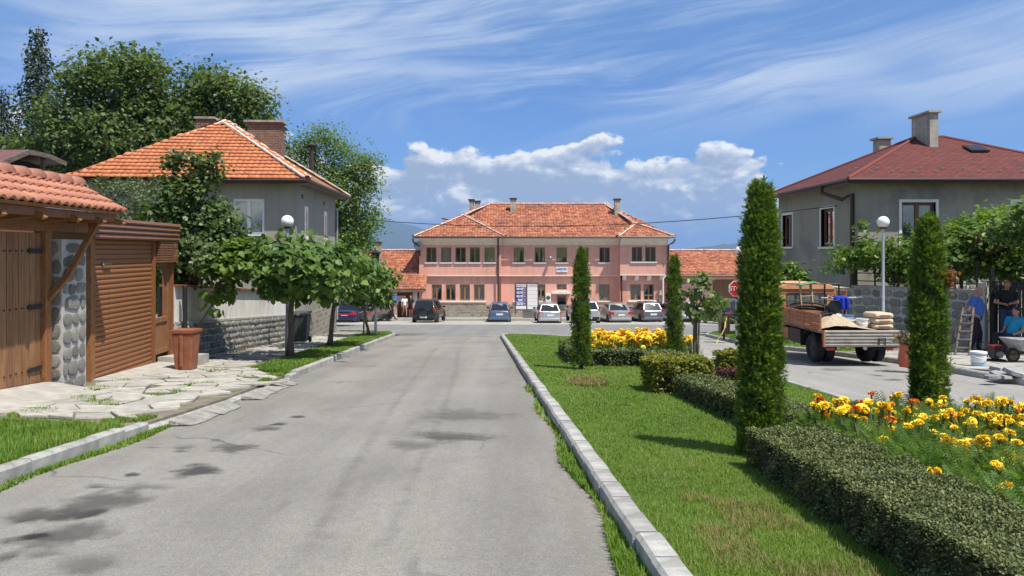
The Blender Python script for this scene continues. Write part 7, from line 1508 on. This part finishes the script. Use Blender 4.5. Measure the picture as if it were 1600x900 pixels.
# left drop side panels, right side folded down
mb = MB()
for i in range(5): mb.box(-hw - .03, -hw, .02, 2.75, bz0 + .004 + i * .077, bz0 + .07 + i * .077)
ds_ = mb.build('side_board', M['orange'], tr, world=False)
for y in (.03, .9, 1.8, 2.68): tb('stake_iron', M['orange'], (-hw - .045, -hw - .03, y, y + .06, bz0 - .04, bz0 + .41), parent=ds_)
tb('side_board', M['orange'], (hw, hw + .03, .05, 2.7, bz0 - .40, bz0 - .02)); tb('front_board', M['orange'], (-hw, hw, 2.76, 2.80, bz0, bz0 + .40))
# headboard rack
mb = MB()
for x in (-hw + .02, -.2, .45, hw - .04): mb.tube([(x, 2.84, bz0), (x, 2.84, 1.74)], .022, 6)
for z in (1.30, 1.12, 1.74): mb.tube([(-hw, 2.84, z), (hw, 2.84, z)], .018, 6)
mb.tube([(-hw - .02, 2.84, 1.74), (-hw - .02, 2.84, 2.0), (-hw + .12, 2.84, 2.0), (-hw + .12, 2.84, 1.74)], .02, 6); mb.build('load_rack', M['iron'], tr, world=False)
# cab
cy0, cy1 = 2.95, 4.25; cw = .86; pts = [(-cw, .62), (-cw - .02, 1.05), (-cw * .93, 1.56), (-cw * .82, 1.69), (-cw * .4, 1.75), (0, 1.76), (cw * .4, 1.75), (cw * .82, 1.69), (cw * .93, 1.56), (cw + .02, 1.05), (cw, .62)]
mb = MB(); rg_ = []
for y, k, zs in ((cy0, 1, 1), (cy0 + .05, 1.01, 1.004), (cy1 - .45, 1.01, 1.004), (cy1 - .12, .99, .98), (cy1, .96, .78)): rg_ += [(x * k, y, .62 + (z - .62) * zs) for x, z in pts]
n = 11; mb.add(rg_, [(i * n + j, i * n + (j + 1) % n, (i + 1) * n + (j + 1) % n, (i + 1) * n + j) for i in range(4) for j in range(n)] + [tuple(range(n))[::-1], tuple(range(44, 55))]); mb.build('cab', M['orange'], tr, smooth=40, world=False, bevel=.02)
mb = MB(); pl_ = [(-cw * .90, 1.58), (-cw * .80, 1.70), (-cw * .4, 1.762), (0, 1.773), (cw * .4, 1.762), (cw * .80, 1.70), (cw * .90, 1.58)]; mb.prism([(x, cy0 - .03, z) for x, z in pl_], (0, 1.1, 0)); mb.build('roof_panel', M['peach'], tr, world=False, bevel=.02)
mb = MB(); mb.prism([(-cw * .60, cy0 - .02, 1.18), (cw * .60, cy0 - .02, 1.18), (cw * .58, cy0 - .02, 1.50), (-cw * .58, cy0 - .02, 1.50)], (0, .03, 0)); mb.build('rear_window', mat('dusty_cab_glass', (.10, .11, .105), .15, (.16, .165, .155), 3, spec=.7), tr, world=False)
tb('rear_panel', M['peach'], (-cw * .88, -cw * .64, cy0 - .025, cy0, 1.2, 1.49), (cw * .64, cw * .88, cy0 - .025, cy0, 1.2, 1.49), (-cw * .88, cw * .88, cy0 - .024, cy0, .95, 1.12))
mb = MB(); mb.prism([(-cw - .025, cy0 + .15, 1.12), (-cw - .025, cy1 - .4, 1.12), (-cw * .95, cy1 - .45, 1.52), (-cw * .95, cy0 + .2, 1.52)], (-.01, 0, 0)); mb.build('side_window', M['carglass'], tr, world=False)
mb = MB(); a = Vector((cw, cy1 - .25, 0)); d = Vector((.62, -.72, 0)).normalized(); nn = Vector((-d.y, d.x, 0))   # right door standing open
for b in ((0, .72, .62, 1.08), (0, .07, 1.08, 1.54), (.65, .72, 1.08, 1.54), (.07, .65, 1.47, 1.54)): mb.bbox(a, d, nn, b[0], b[1], -.02, .02, b[2], b[3])
mb.build('open_door', M['orange'], tr, world=False, bevel=.012)
mb = MB(); p0 = a + d * .2 + UP * 1.45; mb.tube([p0, p0 + Vector((.0, -.3, .05)), p0 + Vector((-.25, -.5, .02))], .012, 5); mb.build('mirror_arm', M['chrome'], tr, world=False); mb = MB(); mb.ell(p0 + Vector((-.25, -.5, .05)), (.10, .04, .06), 8, 6); mb.build('mirror', M['white'], tr, world=False)
for x in (-hw + .16, -hw + .40, hw - .40, hw - .16): wheel(tr, x, .72, .33, .2, rimm='iron')
for x in (-hw + .2, hw - .2): wheel(tr, x, 3.55, .33, .2, rimm='iron')
for s in (-1, 1):
    mb = MB(); x0 = s * hw; o = .46; vs = []
    for i in range(9): an = PI * i / 8; vs.append((.72 + o * math.cos(an), .33 + o * math.sin(an) * .92))
    for i in range(8):
        (y0_, z0_), (y1_, z1_) = vs[i], vs[i + 1]; mb.hexa([(x0 - s * .46, y0_, z0_), (x0, y0_, z0_), (x0, y1_, z1_), (x0 - s * .46, y1_, z1_), (x0 - s * .46, y0_, z0_ + .015), (x0, y0_, z0_ + .015), (x0, y1_, z1_ + .015), (x0 - s * .46, y1_, z1_ + .015)])
    mb.build('mudguard', M['iron'], tr, world=False)
tb('toolbox', M['iron'], (-hw + .02, -hw + .45, 1.25, 1.9, .36, .70)); tb('fuel_tank', M['orange'], (-hw + .05, -hw + .5, 2.1, 2.8, .38, .66)); tb('lower_cab_side', M['orange'], (-cw, -cw + .1, cy0, cy0 + .25, .36, .62), (-cw, -cw + .1, cy1 - .3, cy1, .36, .62), (-cw * .96, cw * .96, cy1 - .06, cy1, .36, .62))
mb = MB(); mb.lathe([(.001, -.03), (.05, -.03), (.05, .0)], (0.1, 0, .42), 8, 'y'); mb.build('tow_hook', M['chrome'], tr, world=False)
for s in (-1, 1): tb('tail_lamp', M['redlamp'], (s * (hw - .2) - .09, s * (hw - .2) + .09, -.0, .02, .36, .42))
# load
Tm = W[tr.name]; bed = lambda x, y, z=0: Tm @ Vector((x, y, bz0 + z))
sd_ = thing('sand_heap', 'heap of sand in the lorry bed behind the tailgate', 'sand', bed(-.2, .6)); mb = MB(); n = 18
gv = [[None] * (n + 1) for _ in range(n + 1)]
for i in range(n + 1):
    for j in range(n + 1):
        x = -hw + .02 + 1.25 * i / n; y = .03 + 1.5 * j / n; h = .29 * math.exp(-((x + .28) / .42) ** 2 - ((y - .65) / .55) ** 2) + .10 * math.exp(-((x + .65) / .3) ** 2 - ((y - .3) / .3) ** 2); gv[i][j] = bed(x, y, .012 + max(0, h * random.uniform(.9, 1.08)))
mb.add([gv[i][j] for i in range(n + 1) for j in range(n + 1)], [(i * (n + 1) + j, (i + 1) * (n + 1) + j, (i + 1) * (n + 1) + j + 1, i * (n + 1) + j + 1) for i in range(n) for j in range(n)]); mb.build('sand', M['sand'], sd_, smooth='all')
hc = thing('hose_coil', 'black hose coil lying behind the sand on the lorry', 'hose', bed(-.25, 1.8)); mb = MB()
for k in range(7):
    c = Vector((-.28 + random.uniform(-.06, .06), 1.9 + random.uniform(-.08, .12), .06 + k * .035)); r = .52 + random.uniform(-.06, .05); tl = random.uniform(.25, .6); mb.tube([Tm @ Vector((c.x + r * math.cos(a), c.y + r * .85 * math.sin(a), bz0 + c.z + max(0, (math.sin(a) * .5 + .5)) * tl * .55)) for a in np.linspace(0, 2 * PI, 25)], .020, 6, False)
mb.build('hose', M['blacktrim'], hc, smooth='all')
for k, lab in enumerate(('lowest of three stacked cement bags on the lorry', 'middle of three stacked cement bags on the lorry', 'topmost of three stacked cement bags on the lorry')):
    bg = thing('cement_bag', lab, 'bag', bed(.62, .28, .02 + k * .125), Rd(1.5) + random.uniform(-.06, .06), 'cement bags on the lorry'); mb = MB(); mb.hexa([(-.23, -.16, 0), (.23, -.16, 0), (.23, .40, 0), (-.23, .40, 0), (-.22, -.15, .12), (.22, -.15, .12), (.22, .39, .12), (-.22, .39, .12)]); bb = mb.build('sack', mat('kraft_sack', (.52, .40, .26), .8, (.60, .48, .33), 5), bg, world=False, bevel=.05)
    mb = MB(); mb.box(-.12, .12, -.166, -.155, .05, .075); mb.build('print_band', mat('sack_print', (.24, .12, .07), .8), bg, world=False)
def bucket(label, loc, r, h, m, lidm=None, name='bucket', open_=False):
    t = thing(name, label, 'bucket', loc); mb = MB(); mb.lathe([(.001, 0), (r * .86, 0), (r, h), (r * 1.05, h), (r * 1.05, h - .03), (r * .97, h - .03)] if not open_ else [(.001, 0), (r * .86, 0), (r, h), (r * 1.04, h), (r * .96, h - .005), (r * .84, .02), (.001, .02)], n=20); mb.build('body', m, t, smooth=True, world=False)
    if lidm: mb = MB(); mb.lathe([(r * 1.06, h - .02), (r * 1.06, h + .015), (r * .9, h + .02), (.001, h + .012)], n=20); mb.build('lid', lidm, t, smooth=True, world=False)
    mb = MB(); mb.tube([(r * 1.03 * math.cos(a), -r * .3 - .02 - r * .75 * abs(math.sin(a)), h - .05 - .06 * math.sin(a)) for a in np.linspace(0, PI, 11)], .006, 5, False); mb.build('handle', M['galv'], t, world=False); return t
bucket('white plastic bucket on the lorry, left of the cement bags', bed(.22, .35, .01), .13, .24, M['white']); bucket('low white tub behind the sand on the lorry', bed(.02, .62, .01), .17, .20, M['white']); bucket('blue lidded bucket on the lorry behind the white ones', bed(.15, .95, .01), .15, .25, M['white'], mat('blue_lid', (.04, .14, .30), .4))
pbg = thing('plastic_bag', 'crumpled clear plastic bag lying on the lorry load', 'bag', bed(-.05, .95, .02)); mb = MB(); mb.ell((0, 0, .13), (.14, .12, .13), 10, 7); mb.v = [tuple(c * random.uniform(.82, 1.2) for c in p) for p in mb.v]; mb.build('bag', mat('milky_plastic', (.62, .63, .65), .3), pbg, world=False)
mx = thing('cement_mixer', 'small mixer drum with a cloth over it on the lorry', 'mixer', bed(.30, 1.9)); mb = MB(); mb.lathe([(.001, .12), (.13, .14), (.20, .28), (.19, .40), (.12, .54), (.11, .54), (.18, .39)], (.30 - .3, 0, 0), 16); mb.build('drum', M['greyplastic'], mx, smooth=True, world=False); mb = MB()
for s in (-1, 1): mb.tube([(s * .3, -.2, 0), (s * .26, 0, .45), (s * .3, .2, 0)], .022, 6)
mb.build('stand', M['iron'], mx, world=False); mb = MB(); mb.tube([(-.36, 0, .62), (.5, -.05, .64), (.62, -.1, .66)], .02, 6); mb.build('bar', M['chrome'], mx, world=False)
cl = thing('blue_cloth', 'bright blue work jacket draped over the mixer on the lorry', 'jacket', bed(.36, 1.85, 0)); mb = MB(); n = 14; vs = []
for i in range(n + 1):
    for j in range(n + 1):
        x = -.22 + .36 * i / n; s = j / n; yy = -.22 + .05 * math.sin(i * 1.3) - .04 * s; z = .66 - max(0, s - .25) * (.42 if i > 6 else .10) + .025 * math.sin(i * 1.1 + j * .9); vs.append((x, yy + (.25 - s) * .9 if s < .25 else yy, z))
mb.add(vs, [(i * (n + 1) + j, (i + 1) * (n + 1) + j, (i + 1) * (n + 1) + j + 1, i * (n + 1) + j + 1) for i in range(n) for j in range(n)]); o = mb.build('fabric', cloth('royal_blue_cloth', (.014, .035, .36)), cl, smooth='all', world=False); o.modifiers.new('thick', 'SOLIDIFY').thickness = .015
stl = thing('folding_chair', 'light wooden chair with a green seat standing on the load by the cab', 'chair', bed(-.22, 2.45, .02)); mb = MB()
for x0_, x1_ in ((-.14, -.02), (.16, .22)):
    m_ = MB(); m_.beam((x0_, -.1, .30), (x0_ - .02, .0, 1.06 if x0_ < 0 else .94), .03, .03); m_.beam((x1_, .15, .30), (x1_ - .10, .02, .95), .03, .03); m_.build('leg', M['sackwood'] if 'sackwood' in M else mat('pale_wood', (.42, .32, .18), .6), stl, world=False)
mb = MB(); mb.hexa([(-.20, -.16, .88), (.24, -.16, .96), (.24, .16, .96), (-.20, .16, .88), (-.20, -.16, .92), (.24, -.16, 1.0), (.24, .16, 1.0), (-.20, .16, .92)]); mb.build('seat', mat('green_seat', (.10, .24, .15), .5), stl, world=False, bevel=.02); mb = MB(); mb.beam((-.13, -.05, .62), (.2, -.05, .64), .025, .03, (0, 1, 0)); mb.build('crossbar', mat('pale_wood', (.42, .32, .18), .6), stl, world=False)

# ------------------------------------------------------------------ work site on the right pavement
ld = thing('step_ladder', 'weathered wooden step ladder leaning at the stone wall beside the man in blue', 'ladder', G(1500, 556, .12)); g = G(1492, 556, .12); hl = Vector((.62, .05, 0)); mb = MB(); topc = P(1511, 480, g.y + .3)
f0_, f1_ = g, G(1514, 556, .12); t0, t1 = topc - Vector((.10, 0, 0)), topc + Vector((.16, 0, 0))
for a, b in ((f0_, t0), (f1_, t1)): m_ = MB(); m_.beam(a, b, .05, .03, (0, 1, 0)); m_.build('rail', M['eavewood'], ld)
for i in range(1, 6): m_ = MB(); k = i / 6; m_.beam(f0_.lerp(t0, k), f1_.lerp(t1, k), .09, .025); m_.build('step', M['eavewood'], ld)
for a, b in ((f0_ + Vector((.25, .9, 0)), t0), (f1_ + Vector((.1, .9, 0)), t1)): m_ = MB(); m_.beam(a, b, .035, .025, (0, 1, 0)); m_.build('back_leg', M['eavewood'], ld)
bk = bucket('white and light blue paint bucket on the right pavement', G(1529, 572, .12), .15, .29, mat('pale_blue_plastic', (.30, .52, .66), .4), M['white']); mb = MB(); mb.lathe([(.1375, .09), (.148, .23)], n=20); mb.build('paper_label', M['white'], bk, world=False)
wbr = thing('wheelbarrow', 'grey wheelbarrow with one spoked wheel at the right edge', 'wheelbarrow', G(1596, 566, .12), Rd(8)); wbr.scale = (.85, .85, .85); mb = MB()
def tray(mb, k, z0, z1): mb.add([(x * k, y * k, z) for x, y, z in ((-.15, -.20, z0), (.45, -.22, z0), (.45, .22, z0), (-.15, .20, z0), (-.40, -.30, z1 + .05), (.72, -.34, z1), (.72, .34, z1), (-.40, .30, z1 + .05))], [(3, 2, 1, 0), (0, 1, 5, 4), (1, 2, 6, 5), (2, 3, 7, 6), (3, 0, 4, 7)])
tray(mb, 1, .32, .58); o = mb.build('tray', mat('pale_zinc', (.26, .265, .27), .5, (.38, .385, .39), 5), wbr, world=False); o.modifiers.new('thick', 'SOLIDIFY').thickness = .012
for s in (-1, 1): mb = MB(); mb.tube([(-.42, s * .05, .20), (.1, s * .22, .30), (.55, s * .24, .34), (1.1, s * .26, .55)], .018, 6); mb.build('handle', M['iron'], wbr, world=False); mb = MB(); mb.tube([(.5, s * .2, .34), (.48, s * .22, 0)], .016, 6); mb.build('leg', M['iron'], wbr, world=False)
mb = MB(); mb.lathe([(.13, -.035), (.18, -.04), (.19, 0), (.18, .04), (.13, .035), (.13, -.035)], (-.25, 0, .19), 18, 'y'); wh = mb.build('wheel', M['tyre'], wbr, smooth=True, world=False); mb = MB(); mb.lathe([(.001, -.02), (.13, -.03), (.135, .03), (.001, .02)], (-.25, 0, .19), 14, 'y'); mb.build('rim', M['earth'], wh, world=False)
cp = thing('plate_compactor', 'red and black motor compactor between the bucket and the wheelbarrow', 'compactor', G(1553, 564, .12), Rd(10)); cp.scale = (.72, .72, .72)
def cb_(nm, m, *b, bev=.02): mb = MB(); [mb.box(*q) for q in b]; return mb.build(nm, m, cp, world=False, bevel=bev)
cb_('base_plate', M['iron'], (-.25, .3, -.18, .18, .0, .06)); cb_('engine', M['greyplastic'], (-.14, .2, -.14, .14, .10, .38)); cb_('engine_cover', mat('engine_red', (.16, .02, .022), .5), (-.16, .24, -.15, .15, .38, .50)); mb = MB(); mb.tube([(-.2, -.14, .1), (-.38, -.14, .55), (-.34, .0, .62), (-.38, .14, .55), (-.2, .14, .1)], .018, 6); mb.build('handle', M['iron'], cp, world=False); mb = MB(); mb.lathe([(.001, -.05), (.1, -.05), (.1, .05), (.001, .05)], (.05, -.17, .22), 14, 'y'); mb.build('flywheel', M['galv'], cp, world=False)
rs2 = thing('refuse_sack', 'torn red sack stuffed with cuttings on the kerb by the conifer', 'sack', G(1417, 573, .12)); mb = MB(); mb.lathe([(.001, 0), (.14, .0), (.17, .1), (.15, .28), (.11, .42), (.13, .48), (.09, .46), (.001, .4)], n=12); mb.v = [(x * random.uniform(.85, 1.15), y * random.uniform(.85, 1.15), z) for x, y, z in mb.v]; mb.build('sack', mat('red_sack', (.50, .10, .06), .7, (.58, .17, .11), 5), rs2, smooth='all', world=False); leaves('cuttings', np.stack([RNG.normal(size=260) * .10, RNG.normal(size=260) * .10, .48 + np.abs(RNG.normal(size=260)) * .08], 1), leafmat('dry_cuttings', [(.12, .09, .06), (.24, .20, .14)]), .10, rs2, LEAF4, .3, -.5, world=False)
for i, (u, v, a, b, h, lab) in enumerate(((1572, 578, .34, .30, .06, 'flat broken slab nearest the paint bucket'), (1566, 588, .34, .16, .05, 'dark stone piece lying at the pavement edge'), (1598, 590, .36, .26, .07, 'big tilted stone slab at the right edge of the photo'), (1550, 591, .20, .12, .05, 'small stone chip on the kerb near the bucket'))):
    rb_ = thing('stone_slab', lab, 'stone', G(u, v, .12), random.uniform(0, 3), 'loose stones on the right pavement'); mb = MB(); k = 7; rr = [random.uniform(.8, 1.1) for _ in range(k)]; tlt = .3 if i == 2 else .03; P0 = [(a * rr[j] * math.cos(2 * PI * j / k), b * rr[j] * math.sin(2 * PI * j / k)) for j in range(k)]
    mb.add([(x, y, .0 + max(0, x) * tlt) for x, y in P0] + [(x * .93, y * .93, h + max(0, x) * tlt) for x, y in P0], [tuple(range(k))[::-1], tuple(range(k, 2 * k))] + [(j, (j + 1) % k, k + (j + 1) % k, k + j) for j in range(k)]); mb.build('slab', M['stone_pale'], rb_, world=False)

# ------------------------------------------------------------------ air between here and the hills
hz_ = bpy.data.materials.new("air"); hz_.use_nodes = True; N = NT(hz_.node_tree); vol = N('ShaderNodeVolumePrincipled', {'Color': (.36, .60, 1.0, 1), 'Density': 1.1e-4, 'Anisotropy': .1}); N('ShaderNodeOutputMaterial', {'Volume': vol.outputs[0]})
mb = MB(); mb.box(-17500, 17500, -200, 25500, -14.0, 520); o = mb.build('haze', hz_); stuff(o)
